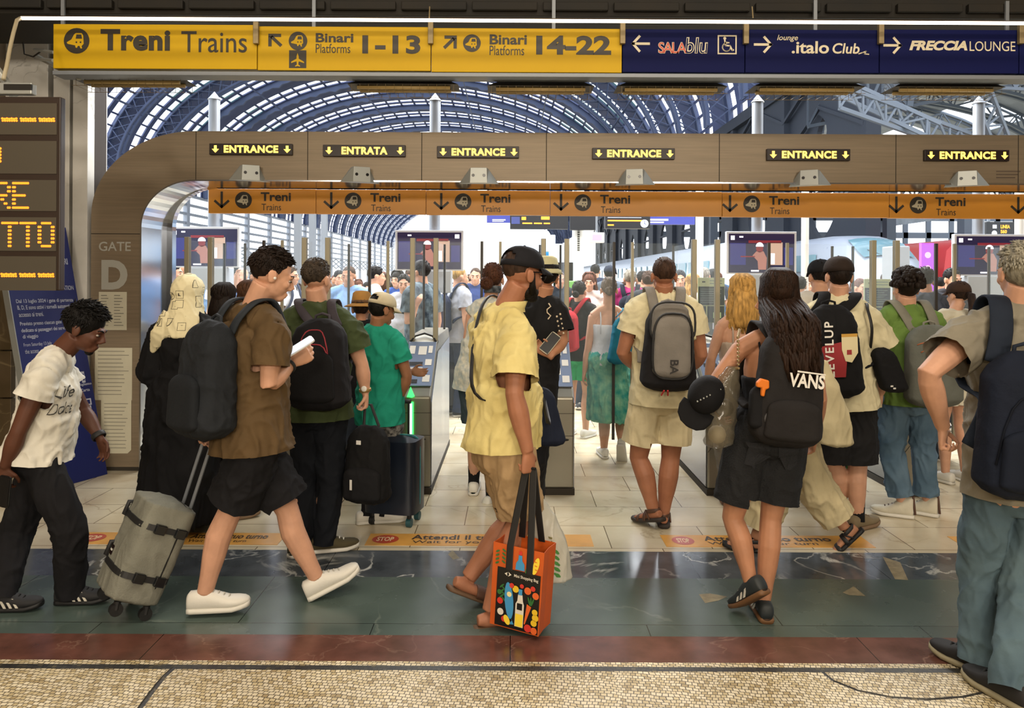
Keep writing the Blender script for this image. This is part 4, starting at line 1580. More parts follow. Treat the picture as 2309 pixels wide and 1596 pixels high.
# leaning blue panel
P0 = [V((at(97, 1115, 5.76).x, 5.76, 0)), V((at(243, 1070, 6.3).x, 6.3, 0)), None, None]
ux = (P0[1] - P0[0])
lean = V((-.36, 0, 2.06))
P0[3] = P0[0] + lean
P0[2] = P0[1] + lean
t = thing('blue_totem', 'slanted dark blue notice panel about the new gates standing behind the boy', 'notice board', (P0[0] + P0[1]) / 2)
nrm = ux.cross(lean).normalized()
if nrm.y > 0:
    nrm = -nrm
O = P0[3]
Xv, Yv = (P0[2] - P0[3]), (P0[0] - P0[3])
Xl, Yl_ = Xv.length, Yv.length
b = MB()
b.prism([(0, 0), (1, 0), (1, 1), (0, 1)], O, Xv, Yv, -nrm * .06)
b.build('panel', mat('totem_blue', '#1b2462', .45, var=.08, vscale=2), t, bevel=.004)
b = MB()
b.prism([(-.012, 0), (0, 0), (0, 1), (-.012, 1)], O, Xv, Yv, -nrm * .062)
b.build('edge', M_silver, t)
f = Face(O, Xv, Yv, nrm)
BT, O_BT, X_BT, Y_BT, N_BT = t, O, Xv, Yv, nrm
# ---------------------------------------------------------------- people: how a figure is made
UP = V((0, 0, 1))
SKIN = {'a': '#bd8b6e', 'b': '#9f6b50', 'c': '#553324', 'd': '#c4957a', 'e': '#ac7a5c', 'f': '#94674a'}


def skin_mat(k):
    return mat('skin_' + k, SKIN[k], .55, var=.1, vscale=14, spec=.35)


LIP = mat('lips', '#96574a', .5)
EYEW = mat('eye_white', '#a89f94', .4)
EYEB = mat('eye_dark', '#1c120c', .25)


def hair_mat(c):
    return mat('hair_' + c, c, .6, var=.45, vscale=60, bump=.4, bscale=140, stretch=(1, 1, .25), spec=.18)


class Fig:
    pass


def L3(a, b, t):
    return a + (b - a) * t


def joints(px, Y, yaw, top, pose, fem=False, hips=None):
    """default standing joints; any joint may be given as (photo x, photo y, depth offset)"""
    f = Fig()
    h = at(px, top, Y).z
    k = h / 1.75
    a = radians(yaw)
    F, Rt = V((sin(a), cos(a), 0)), V((cos(a), -sin(a), 0))
    base = V((at(px, 628, Y).x, Y, 0))
    sw, hw = (.175, .09) if fem else (.2, .095)
    D = dict(hd=(0, .02, 1.625), nk=(0, -.02, 1.485), sl=(-sw, -.01, 1.425), sr=(sw, -.01, 1.425), el=(-sw - .05, -.03, 1.13), er=(sw + .05, -.03, 1.13),
             wl=(-sw - .05, .05, .88), wr=(sw + .05, .05, .88), hl=(-hw, 0, .93), hr=(hw, 0, .93), kl=(-hw - .005, .02, .5), kr=(hw + .005, .02, .5), al=(-hw - .01, -.03, .085), ar=(hw + .01, -.03, .085))
    J = {q: base + (Rt * p[0] + F * p[1] + UP * p[2]) * k for q, p in D.items()}
    for q, p in pose.items():
        if q in D:
            J[q] = at(p[0], p[1], Y + (p[2] if len(p) > 2 else 0))
    f.foot = {}
    for s in 'lr':
        fd = pose.get('f' + s, (yaw + (8 if s == 'r' else -8), 0))
        f.foot[s] = fd
        if 'g' + s in pose:       # the foot stands flat: photo point of its sole under the ankle
            g = ground(*pose['g' + s])
            J['a' + s] = V((g.x, g.y, .085 * k))
    f.J, f.k, f.F, f.R, f.h, f.base, f.yaw, f.Y, f.fem = J, k, F, Rt, h, base, yaw, Y, fem
    J['mh'] = (J['hl'] + J['hr']) / 2
    J['ms'] = (J['sl'] + J['sr']) / 2
    return f


TM = [(-.2, .10, .09, 0), (-.1, .155, .118, -.018), (.05, .168, .124, -.022), (.25, .155, .11, 0), (.42, .148, .105, .005), (.6, .162, .115, .008), (.8, .175, .118, .0), (.93, .155, .10, -.005), (1.03, .115, .078, -.012), (1.12, .06, .055, -.008)]
TF = [(-.2, .10, .09, 0), (-.1, .16, .122, -.022), (.05, .17, .125, -.024), (.25, .15, .105, 0), (.42, .122, .09, .008), (.6, .138, .105, .012), (.8, .15, .112, .01), (.93, .135, .092, -.003), (1.03, .10, .07, -.01), (1.12, .05, .05, -.008)]


def torso(f, dw=0, dd=0, t0=-.2, t1=1.12, build=1, extra=None, steps=14, waist=None):
    J = f.J
    T = TF if f.fem else TM
    rh, rs = (J['hr'] - J['hl']).normalized(), (J['sr'] - J['sl']).normalized()
    u = (J['ms'] - J['mh']).normalized()
    out = []
    for i in range(steps + 1):
        t = t0 + (t1 - t0) * i / steps
        for p, q in zip(T, T[1:]):
            if t <= q[0] + 1e-6:
                break
        g = min(1, max(0, (t - p[0]) / (q[0] - p[0])))
        w, d, o = [p[j] + (q[j] - p[j]) * g for j in (1, 2, 3)]
        if waist and t < .55:
            w, d = max(w, waist[0]), max(d, waist[1])
        r = (rh + (rs - rh) * min(1, max(0, t))).normalized()
        r = (r - u * r.dot(u)).normalized()
        fw = u.cross(r)
        ex = extra(t) if extra else 0
        k = f.k
        c = L3(J['mh'], J['ms'], t) + fw * o * k
        out.append((c, r * (w * build + dw + ex) * k, fw * (d * build + dd + ex) * k))
    return out


def frame(f):
    """torso frame: right, forward, up, point between the shoulder blades"""
    J = f.J
    u = (J['ms'] - J['mh']).normalized()
    r = (J['sr'] - J['sl'])
    r = (r - u * r.dot(u)).normalized()
    return r, u.cross(r), u


def limb(b, p0, p1, p2, R, n=12, frac=2.0, bulge=None):
    """R = radii at p0, mid, p1, upper calf/forearm, p2"""
    P = [p0, L3(p0, p1, .5), p1, L3(p1, p2, .32), p2]
    if bulge is not None:
        P[3] = P[3] + bulge
    d1 = (p1 - p0).normalized()
    P.insert(0, p0 - d1 * R[0] * .4)
    R = [R[0] * .75] + list(R)
    S_, Q = [P[0]], [R[0]]
    for i in range(len(P) - 1):
        for j in (1, 2, 3):
            t = j / 3
            S_.append(L3(P[i], P[i + 1], t))
            s = t * t * (3 - 2 * t)
            Q.append(R[i] + (R[i + 1] - R[i]) * s)
    if frac < 2:
        G = [-.1, 0, .5, 1, 1.32, 2]
        g = [G[0]] + [G[i] + (G[i + 1] - G[i]) * q / 3 for i in range(5) for q in (1, 2, 3)]
        i = next(q for q in range(len(g)) if g[q] >= frac)
        t = (frac - g[i - 1]) / (g[i] - g[i - 1])
        S_, Q = S_[:i] + [L3(S_[i - 1], S_[i], t)], Q[:i] + [Q[i - 1] + (Q[i] - Q[i - 1]) * t]
    b.tube(S_, Q, n)
    return S_[-1], Q[-1], (S_[-1] - S_[-2]).normalized()


def hand(b, w, d, th, pn, curl, k, spread=0):
    """w wrist, d pointing dir, th thumb side dir, pn palm facing dir"""
    d = d.normalized()
    th = (th - d * th.dot(d)).normalized()
    q = d.cross(th)
    pn = q if q.dot(pn) > 0 else -q
    k = k * .97
    b.loft([(w - d * .03 * k, th * .027 * k, pn * .02 * k), (w + d * .005 * k, th * .027 * k, pn * .02 * k), (w + d * .03 * k, th * .035 * k, pn * .019 * k), (w + d * .065 * k, th * .042 * k, pn * .016 * k), (w + d * .09 * k, th * .041 * k, pn * .013 * k), (w + d * .098 * k, th * .036 * k, pn * .01 * k)], 14)
    for i, (o, l) in enumerate(((.032, .072), (.011, .082), (-.011, .076), (-.031, .058))):
        p = w + d * (.088 - .004 * abs(i - 1.3)) * k + th * o * k
        dir_ = (d + th * o * (1.2 + spread)).normalized()
        pts, rad = [p - dir_ * .02 * k, p], [.0085 * k, .0088 * k]
        c = curl * (1 + .12 * i)
        for j, (sg, r) in enumerate(((.45, .0082), (.3, .0076), (.25, .0062))):
            a = c * (1, 1.15, .8)[j]
            ax = dir_.cross(pn).normalized()
            dir_ = (dir_ * cos(a) + pn * sin(a)).normalized()
            pn2 = ax.cross(dir_)
            pn_ = pn
            p = p + dir_ * l * sg * k
            pts.append(p)
            rad.append(r * k)
            pn = pn2 if pn2.dot(pn_) > -.2 else -pn2
        pn = q if q.dot(pn) > 0 or True else -q
        pn = hand_pn(q, b)
        b.tube(pts, rad, 8)
    pn = hand_pn(q, b)
    p = w + d * .025 * k + th * .026 * k
    t1 = (d * .6 + th * .75 + pn * .35).normalized()
    t2 = (d * .85 + th * .25 + pn * (.3 + curl * .5)).normalized()
    t3 = (d * .9 - th * .15 * (1 + curl) + pn * (.3 + curl * .5)).normalized()
    p1 = p + t1 * .035 * k
    p2 = p1 + t2 * .034 * k
    b.tube([p - t1 * .015 * k, p, p1, p2, p2 + t3 * .026 * k], [.014 * k, .0135 * k, .011 * k, .0098 * k, .007 * k], 8)


_PN = [None]


def hand_pn(q, b):
    return _PN[0]


def make_hand(b, w, d, th, pn, curl, k):
    d = d.normalized()
    t = (th - d * th.dot(d)).normalized()
    q = d.cross(t)
    _PN[0] = q if q.dot(pn) > 0 else -q
    hand(b, w, d, th, pn, curl, k)


def head_frame(f, yaw, pitch, roll):
    a, p, r = radians(yaw), radians(pitch), radians(roll)
    F = V((sin(a) * cos(p), cos(a) * cos(p), -sin(p)))
    Rt = V((cos(a), -sin(a), 0))
    U = Rt.cross(F)
    Rt, U = Rt * cos(r) - U * sin(r), U * cos(r) + Rt * sin(r)
    return Rt, F, U


def add_head(b, f):
    c, (r, w, u), k = f.J['hd'], f.H, f.hk
    E = lambda cr, cf, cu, a, d, e: b.ell(c + (r * cr + w * cf + u * cu) * k, r * a * k, w * d * k, u * e * k, 16)
    E(0, -.015, .03, .074, .096, .086)
    E(0, .03, -.02, .06, .064, .088)
    E(0, .022, -.06, .052, .06, .045)
    E(0, .062, -.088, .03, .028, .022)
    E(0, .082, .022, .05, .014, .013)
    for s in (-1, 1):
        E(s * .035, .066, -.022, .022, .02, .022)
        E(s * .079, -.012, -.008, .010, .022, .033)
        E(s * .083, -.022, .002, .006, .016, .022)
        E(s * .011, .098, -.036, .01, .012, .009)
    E(0, .088, -.0635, .023, .014, .0075)
    E(0, .084, -.0765, .02, .014, .008)
    b.tube([c + (w * .088 + u * .018) * k, c + (w * .104 - u * .012) * k, c + (w * .113 - u * .032) * k], [.008 * k, .0105 * k, .0125 * k], 8)
    n = f.J['nk']
    b.tube([n - (c - n) * .3, L3(n, c, .25), c + (-w * .02 - u * .045) * k], [.05 * f.k, (.054 if f.fem else .062) * f.k, (.05 if f.fem else .058) * f.k], 14)


def add_arms_legs(b, f, hands=True, curl=.45, build=1, hs={}, arms='lr', legs=True, lr=1):
    J, k = f.J, f.k
    R, F, U = frame(f)
    ra = [.056, .05, .04, .045, .028] if not f.fem else [.046, .041, .034, .037, .024]
    rl = [.092, .08, .056, .06, .037] if not f.fem else [.092, .08, .054, .056, .034]
    ra = [x * k * build for x in ra]
    rl = [x * k * build * lr for x in rl]
    for s in 'lr':
        sg = 1 if s == 'r' else -1
        if s in arms:
            limb(b, J['s' + s], J['e' + s], J['w' + s], ra)
            b.tube([J['nk'] - U * .01, L3(J['nk'], J['s' + s], .5) + U * .012, J['s' + s]], [.05 * k, .05 * k, .05 * k * build], 12)
            fd = (J['w' + s] - J['e' + s]).normalized()
            H_ = hs.get(s, {})
            d = H_.get('d', fd)
            th = H_.get('th', f.F)
            pn = H_.get('pn', -R * sg)
            if hands:
                make_hand(b, J['w' + s], V(d), V(th), V(pn), H_.get('curl', curl), k)
        if legs:
            kd = (J['k' + s] - J['h' + s]).normalized()
            sd = (J['a' + s] - J['k' + s]).normalized()
            bk = (kd - sd)
            ft = f.foot[s]
            yaw = radians(ft[0])
            back = -V((sin(yaw), cos(yaw), 0))
            limb(b, J['h' + s], J['k' + s], J['a' + s], rl, 14, bulge=back * .018 * k)
            fr = foot_frame(f, s)
            c, d, n, w = fr
            b.loft([(c - d * .06 * k, w * .024 * k, n * .024 * k), (c - d * .02 * k, w * .031 * k, n * .034 * k), (c + d * .06 * k - n * .008 * k, w * .035 * k, n * .026 * k), (c + d * .13 * k - n * .012 * k, w * .040 * k, n * .016 * k), (c + d * .175 * k - n * .012 * k, w * .032 * k, n * .011 * k)], 12)


def foot_frame(f, s):
    """middle of the foot height under the ankle, toe dir, up normal, width dir"""
    y, p = radians(f.foot[s][0]), radians(f.foot[s][1])
    d = V((sin(y) * cos(p), cos(y) * cos(p), sin(p)))
    w = V((cos(y), -sin(y), 0))
    n = w.cross(d).normalized()
    return f.J['a' + s] - n * .036 * f.k, d, n, w


def shoe(f, s, upper, sole, parent, style='sneaker', accent=None, name='shoe'):
    c, d, n, w = foot_frame(f, s)
    k = f.k
    bt = f.J['a' + s] - n * .085 * k      # bottom centre under ankle
    sg = 1 if s == 'r' else -1
    st = .028 if style != 'slide' else .022
    P = [(-.078, .026), (-.06, .036), (0, .040), (.07, .044), (.13, .050), (.17, .046), (.195, .034), (.205, .018)]
    sb = MB()
    out = []
    for x, hw in P:
        tip = max(0, (x - .12)) * .22
        cc = bt + d * x * k + n * (st / 2 + tip) * k
        out.append((cc, w * (hw + .003) * k, n * st / 2 * k))
    sb.loft(out, 14, 0, 3.5)
    if style in ('sandal', 'slide'):
        o = sb.build(name, sole, parent, smooth=True)
        ub = MB()
        if style == 'slide':
            for x0, x1 in ((.055, .135),):
                secs = []
                for i in range(9):
                    a = pi * i / 8
                    secs.append((bt + d * (x0 + x1) / 2 * k + w * cos(a) * .05 * k + n * (.02 + sin(a) * .048) * k, d * (x1 - x0) / 2 * k, (w * cos(a) + n * sin(a)).normalized() * .004 * k))
                ub.loft(secs, 8, 0, 4)
        else:
            for x, hh, wd in ((.12, .04, .014), (.05, .062, .014)):
                secs = []
                for i in range(9):
                    a = pi * i / 8
                    secs.append((bt + d * x * k + w * cos(a) * .05 * k + n * (.015 + sin(a) * hh) * k, d * wd * k, (w * cos(a) + n * sin(a)).normalized() * .003 * k))
                ub.loft(secs, 8, 0, 4)
            secs = []
            for i in range(11):
                a = pi * i / 10
                secs.append((bt + n * .072 * k + w * cos(a) * .042 * k - d * (sin(a) * .085 - .03) * k, n * .012 * k, (w * cos(a) - d * sin(a)) * .003 * k))
            ub.loft(secs, 8, 0, 4)
            for q in (-1, 1):
                ub.tube([bt + d * .03 * k + w * q * .042 * k + n * .075 * k, bt + d * .0 * k + w * q * .045 * k + n * .02 * k], .006 * k, 6)
        ub.build('strap', upper, o, smooth=True)
        return o
    ub = MB()
    H_ = [(-.078, .026, .085), (-.066, .035, .1), (-.02, .039, .102), (.03, .041, .1), (.07, .043, .086), (.11, .047, .07), (.15, .048, .06), (.18, .040, .05), (.198, .026, .04), (.205, .012, .032)]
    if style == 'high':
        H_[0:4] = [(-.07, .03, .14), (-.058, .036, .15), (-.02, .04, .15), (.03, .04, .12)]
    secs = []
    for x, hw, hh in H_:
        tip = max(0, (x - .12)) * .22
        secs.append((bt + d * x * k + n * ((st * .6 + hh) / 2 + tip) * k, w * hw * k, n * (hh - st * .6) / 2 * k))
    ub.loft(secs, 16, 0, 2.6)
    o = ub.build(name, upper, parent, smooth=True)
    sb.build('sole', sole, o, smooth=True)
    lb = MB()
    for i in range(4):
        x = .035 + i * .024
        hh = .1 - (x - .03) * .375 if x < .09 else .078 - (x - .09) * .4
        lb.tube([bt + d * x * k + w * .026 * k + n * (hh - .012) * k, bt + d * (x + .006) * k + n * (hh + .004) * k, bt + d * x * k - w * .026 * k + n * (hh - .012) * k], .0042 * k, 5)
    lb.build('laces', accent if (accent and style != 'stripe') else sole, o)
    if style == 'stripe':
        stb = MB()
        for side in (-1, 1):
            for i in range(3):
                x = .0 + i * .03
                q = [bt + d * (x + .03) * k + n * .028 * k + w * side * .0445 * k, bt + d * (x + .044) * k + n * .028 * k + w * side * .0455 * k, bt + d * (x + .012) * k + n * .074 * k + w * side * .033 * k, bt + d * (x - .002) * k + n * .074 * k + w * side * .033 * k]
                stb.add(q + [p + w * side * .004 * k for p in q], [(0, 1, 2, 3), (7, 6, 5, 4), (0, 4, 5, 1), (1, 5, 6, 2), (2, 6, 7, 3), (3, 7, 4, 0)])
        stb.build('stripes', accent, o)
    return o


def trousers(f, m, parent, end=2.0, R=(.105, .095, .085, .085, .085), name='trousers', top=.2, fold=.006, dw=.012, vox=.009, hem=None):
    b = MB()
    k = f.k
    b.loft(torso(f, dw, dw, -.2, top, steps=8), 20)
    cuts = []
    for s in 'lr':
        J = f.J
        h0 = J['h' + s]
        an = J['a' + s]
        if end > 1.9:
            an, end = an + (an - J['k' + s]).normalized() * .05 * k, 2.0
        p, r, d = limb(b, h0, J['k' + s], an, [x * k for x in R], 16, end)
        cuts.append((p - d * .018, d, max(r * 1.5, .12 * k), .12, None))
    b.tube([f.J['hl'], f.J['hr']], .095 * k, 14)
    return b.build(name, m, parent, vox=vox, relax=3, cuts=cuts, fold=(fold, 11, 5, 3.1) if fold else None)


def shirt(f, m, parent, hem=-.12, sleeve=.62, name='t_shirt', dw=.02, dd=.022, Rs=(.07, .078, .08, .06, .045), fold=.006, vox=.009, build=1, waist=(.165, .125), neck=1.06, arms='lr', flare=.04):
    b = MB()
    k = f.k
    b.loft(torso(f, dw, dd, hem - .09, neck, build, waist=waist, extra=(lambda t: flare * max(0, .3 - t)) if flare else None, steps=16), 22)
    R, F, U = frame(f)
    J = f.J
    cuts = [(L3(J['mh'], J['ms'], hem), -U, .4, .25, None)]
    ts = torso(f, dw, dd, hem - .09, neck, build, waist=waist, steps=16)
    c0, c1 = ts[0][0], ts[-1][0]
    ax_ = (c1 - c0).normalized()
    ln = (c1 - c0).length

    def in_torso(p):
        q = p - c0
        i = int(round(min(1, max(0, q.dot(ax_) / ln)) * 16))
        c, u, w = ts[i]
        q = p - c
        return (q.dot(u) / u.length_squared) ** 2 + (q.dot(w) / w.length_squared) ** 2 < 1.3
    b.sph(J['nk'] - U * .05 * k - F * .012 * k, .09 * k, 14)
    for s in 'lr':
        b.tube([J['nk'] - U * .02 * k, L3(J['nk'], J['s' + s], .5) + U * .01 * k, J['s' + s]], [.07 * k, .066 * k, .068 * k * build], 14)
        if sleeve > 0 and s in arms:
            p, r, d = limb(b, J['s' + s], J['e' + s], J['w' + s], [x * k * build for x in Rs], 16, sleeve)
            cuts.append((p - d * .025, d, r * 1.5, .08, in_torso))
    return b.build(name, m, parent, vox=vox, relax=3, cuts=cuts, fold=(fold, 10, 6, 1.7) if fold else None)


def skirt(f, m, parent, t0=.25, length=.55, flare=.1, name='skirt'):
    b = MB()
    J, k = f.J, f.k
    S_ = torso(f, .014, .014, 0, t0, steps=5)
    dn = (J['kl'] + J['kr']) / 2
    mh = J['mh']
    c0, u0, v0 = S_[0]
    lo = []
    for i in range(8, 0, -1):
        t = i / 8
        lo.append((L3(mh, dn, t * length * 1.0), u0 * (1 + flare * t), v0 * (1 + flare * 1.5 * t)))
    b.loft(lo + S_, 28)
    return b.build(name, m, parent, vox=.01, relax=2, fold=(.012, 16, 2, 4))


def hair_short(f, c, parent, thick=.012, tufts=260, length=.03, seed=1, name='hair', low=0, front=.0, mess=.4, fringe=None, curly=False):
    b = MB()
    cc, (r, w, u), k = f.J['hd'], f.H, f.hk
    ctr = cc + (w * (-.027 + front) + u * (.043 - low)) * k
    b.ell(ctr, r * (.074 + thick * .55) * k, w * (.094 + thick * .4) * k, u * (.084 + thick * .8 + low * .4) * k, 22, jit=.004 * k)
    R_ = random.Random(seed)
    for i in range(tufts):
        a = R_.uniform(0, 2 * pi)
        z = R_.uniform(-.25, 1)
        q = sqrt(max(0, 1 - z * z))
        lr, lf, lu = q * cos(a), q * sin(a), z
        if lf > .5 and lu < .38:
            continue
        n = (r * lr + w * lf + u * lu).normalized()
        p = ctr + (r * lr * (.072 + thick * .5) + w * lf * (.092 + thick * .4) + u * lu * (.082 + thick * .7)) * k
        d = (n * .5 + (w * .8 - u * .1 if lu > .4 else -u * .9) + V((R_.uniform(-1, 1), R_.uniform(-1, 1), R_.uniform(-1, 1))) * mess).normalized()
        if curly:
            b.sph(p + n * length * .25 * k, length * R_.uniform(.35, .6) * k, 7)
            continue
        l = length * R_.uniform(.6, 1.2) * k * (1 if lu > .45 else .55)
        b.tube([p - n * .008 * k, p + (n * .3 + d * .6) * l * .5, p + d * l], [.0055 * k, .005 * k, .001 * k], 4)
    return b.build(name, hair_mat(c), parent, smooth=True)


def hair_long(f, c, parent, length=.45, width=.12, depth=.07, n=170, seed=2, name='hair', sway=(0, 0), wave=.012, tip=.7, drape=0):
    b = MB()
    cc, (r, w, u), k = f.J['hd'], f.H, f.hk
    ctr = cc + (w * -.022 + u * .04) * k
    b.ell(ctr, r * .084 * k, w * .103 * k, u * .093 * k, 22, jit=.003)
    R_ = random.Random(seed)
    bk = -f.F
    # soft inner mass so that no gaps show
    secs = []
    for i in range(9):
        t = i / 8
        z = .06 - t * (length * (.72 if drape else 1) - .04)
        wd = (.078 + (width - .078) * min(1, t * 1.6)) * (1 if t < .8 else 1 - (t - .8) * 3.4 * (1 - tip * .8))
        secs.append((cc + (bk * (.055 + .04 * min(1, t * 2)) + V((sway[0], sway[1], 0)) * t * t + bk * (drape * min(1, max(0, t * 2.6 - .7)) * .72 - (.03 if drape else 0))) * k + UP * z * k, r * wd * (.75 if drape else .93) * k, bk * (.05 * (1 - t * .45)) * k))
    b.loft(secs, 16)
    for i in range(n):
        a = R_.uniform(-1, 1)
        side = R_.choice((-1, 1))
        q = a * pi * .62
        st = ctr + (r * sin(q) * .086 - w * cos(q) * .104 + u * R_.uniform(.0, .06)) * k
        l = length * R_.uniform(tip, 1)
        pts, rad = [ctr + (r * sin(q) * .03 + w * .04 + u * .09) * k, ctr + (r * sin(q) * .045 - w * cos(q) * .02 + u * .1) * k, ctr + (r * sin(q) * .07 - w * cos(q) * .075 + u * .078) * k, st], [.006 * k, .01 * k, .01 * k, .01 * k]
        ph = R_.uniform(0, 6)
        for j in range(1, 8):
            t = j / 7
            wd = .082 + (width - .082) * min(1, t * 1.6)
            off = r * (sin(q) * wd + wave * sin(ph + t * 9)) + bk * (.05 + (.045 + .02 * R_.random()) * min(1, t * 2)) * max(.25, cos(q)) + V((sway[0], sway[1], 0)) * t * t + bk * drape * min(1, max(0, t * 2.6 - .7))
            pts.append(cc + off * k + UP * (.05 - (l - .0) * t) * k)
            rad.append((.0095 if j < 6 else .003 + .006 * (7 - j)) * k)
        b.tube(pts, rad, 5)
    return b.build(name, hair_mat(c), parent, smooth=True)


def bun(f, c, parent, r0=.035, pos=(0, -.125, .03), name='bun'):
    b = MB()
    cc, (r, w, u), k = f.J['hd'], f.H, f.hk
    p = cc + (r * pos[0] + w * pos[1] + u * pos[2]) * k
    R_ = random.Random(5)
    b.sph(p, r0 * .85 * k, 14)
    for i in range(16):
        a = i / 16 * 2 * pi
        b.tube([p + (r * cos(a + j * .5) * sin(.4 + j * .5) - w * cos(.4 + j * .5) + u * sin(a + j * .5) * sin(.4 + j * .5)) * r0 * k for j in range(5)], [.003 * k, .008 * k, .009 * k, .008 * k, .003 * k], 5)
    return b.build(name, hair_mat(c), parent, smooth=True)


def cap_hat(f, m, parent, brim_yaw=0, name='cap', opening=False, brim=True, strap=None):
    b = MB()
    cc, (r, w, u), k = f.J['hd'], f.H, f.hk
    ctr = cc + (w * -.012 + u * .045) * k
    a = radians(brim_yaw)
    bf, br = w * cos(a) + r * sin(a), r * cos(a) - w * sin(a)
    n, m_ = 28, 9
    vs = []
    for j in range(m_ + 1):
        t = j / m_
        ph = t * pi / 2
        for i in range(n):
            q = 2 * pi * i / n
            rr_ = cos(ph) ** .75 if j < m_ else .02
            vs.append(ctr + (br * cos(q) * .088 + bf * sin(q) * .11) * rr_ * k + u * (.088 * sin(ph) - (.012 if j == 0 else 0)) * k)
    fs = []
    for j in range(m_):
        for i in range(n):
            q = i / n
            if opening and j in (1, 2, 3) and abs(q - .75) < (.085 if j < 3 else .055):
                continue
            fs.append((j * n + i, j * n + (i + 1) % n, (j + 1) * n + (i + 1) % n, (j + 1) * n + i))
    fs.append(tuple(m_ * n + i for i in range(n)))
    b.add(vs, fs)
    o = b.build(name, m, parent, smooth=True)
    md = o.modifiers.new('s', 'SOLIDIFY')
    md.thickness = .004
    md.offset = 1
    MB().sph(ctr + u * .09 * k, .008 * k, 8).build('button', m, o, smooth=True)
    if brim:
        b = MB()
        vs, nb = [], 12
        for j in range(5):
            t = j / 4
            for i in range(nb + 1):
                q = radians(25 + 130 * i / nb)
                vs.append(ctr + (br * cos(q) * (.086 + t * .004) + bf * (sin(q) * (.104 + .075 * t * sin(q) ** .5))) * k + u * (-.004 - .02 * t * t - .012 * abs(cos(q)) * t) * k)
        b.add(vs, [(j * (nb + 1) + i, j * (nb + 1) + i + 1, (j + 1) * (nb + 1) + i + 1, (j + 1) * (nb + 1) + i) for j in range(4) for i in range(nb)])
        q = b.build('brim', m, o, smooth=True)
        md = q.modifiers.new('s', 'SOLIDIFY')
        md.thickness = .005
    return o


def brim_hat(f, m, parent, name='hat', r1=.17, h=.11, band=None):
    b = MB()
    cc, (r, w, u), k = f.J['hd'], f.H, f.hk
    c = cc + (u * .045 - w * .012) * k
    prof = [(r1, -.018), (r1 * .9, -.008), (.115, .006), (.098, .012), (.094, .05), (.086, h * .85), (.06, h), (.02, h + .004)]
    b.loft([(c + u * z * k, r * q * .92 * k, w * q * 1.1 * k) for q, z in prof], 28)
    o = b.build(name, m, parent, smooth=True)
    if band:
        MB().loft([(c + u * z * k, r * q * .92 * k, w * q * 1.1 * k) for q, z in ((.0995, .014), (.097, .04))], 28).build('hat_band', band, o, smooth=True)
    return o


def eyes(f, parent, brow='#2a1a10'):
    cc, (r, w, u), k = f.J['hd'], f.H, f.hk
    for s in (-1, 1):
        b = MB()
        p = cc + (r * s * .032 + w * .078 + u * .0) * k
        b.ell(p, r * .012 * k, w * .008 * k, u * .0055 * k, 10)
        b.ell(p + w * .008 * k, r * .006 * k, w * .006 * k, u * .006 * k, 8, 1)
        b.build('eye', [EYEW, EYEB], parent, smooth=True)
    for s in (-1, 1):
        b = MB()
        b.tube([cc + (r * s * x + w * y + u * z) * k for x, y, z in ((.014, .094, .022), (.032, .09, .029), (.052, .074, .024))], [.004 * k, .0048 * k, .002 * k], 6)
        b.build('eyebrow', hair_mat(brow), parent, smooth=True)


def beard(f, c, parent, full=True, name='beard'):
    cc, (r, w, u), k = f.J['hd'], f.H, f.hk
    b = MB()
    b.ell(cc + (w * .028 - u * .076) * k, r * .056 * k, w * .066 * k, u * .04 * k, 16, jit=.003)
    b.ell(cc + (w * .062 - u * .098) * k, r * .034 * k, w * .034 * k, u * .028 * k, 14, jit=.003)
    if full:
        for s in (-1, 1):
            b.tube([cc + (r * s * .071 + w * .008 + u * .01) * k, cc + (r * s * .068 + w * .012 - u * .04) * k, cc + (r * s * .05 + w * .03 - u * .08) * k], [.008 * k, .014 * k, .022 * k], 8)
    return b.build(name, hair_mat(c), parent, smooth=True)


def begin(label, px, Y, yaw, top, pose={}, skin='a', fem=False, head=None, vox=.0065, group=None, build=1, hs={}, curl=.45, hk=None, name='person', arms='lr', legs=True, hands=True, lr=1):
    f = joints(px, Y, yaw, top, pose, fem)
    f.H = head_frame(f, *((head or (yaw, 4, 0))))
    f.hk = hk or (.97 if fem else 1.0) * min(1.06, max(.9, f.k))
    f.H = (f.H[0], f.H[1], f.H[2])
    b = MB()
    b.loft(torso(f, build=build), 20)
    b.tube([f.J['hl'], f.J['hr']], .08 * f.k, 12)
    add_head(b, f)
    add_arms_legs(b, f, hands, curl, build, hs, arms, legs, lr)
    o = b.build(name, skin_mat(skin), vox=vox, relax=2)
    zmin = min(v.co.z for v in o.data.vertices)
    base = V((f.J['mh'].x, f.J['mh'].y, 0))
    o.data.transform(Matrix.Translation(-base))
    o.location = base
    o['_o'] = tuple(base)
    finish(o, label, 'person', group)
    f.o = o
    return f


# ---------------------------------------------------------------- bags
def pack_shell(b, O, r, u, bk, w, h, d, taper=.82, m=0, e=3.2, belly=1, rnd=(.09, .16)):
    """rounded bag standing on the plane of the back: O = centre of the face on the back"""
    secs = []
    for i in range(15):
        t = (1 - cos(pi * i / 14)) / 2
        z = -h / 2 + h * t
        s = min(1, (t / rnd[0]) ** .5 if t < rnd[0] else 1, ((1 - t) / rnd[1]) ** .5 if t > 1 - rnd[1] else 1)
        s = max(s, .18)
        ww = w / 2 * (1 + (taper - 1) * t) * (s ** .6)
        dd = d / 2 * (1.08 - .3 * t * belly) * s
        secs.append((O + u * z + bk * (d / 2 * (1.08 - .3 * t * belly)), r * ww, bk * dd))
    b.loft(secs, 24, m, e)


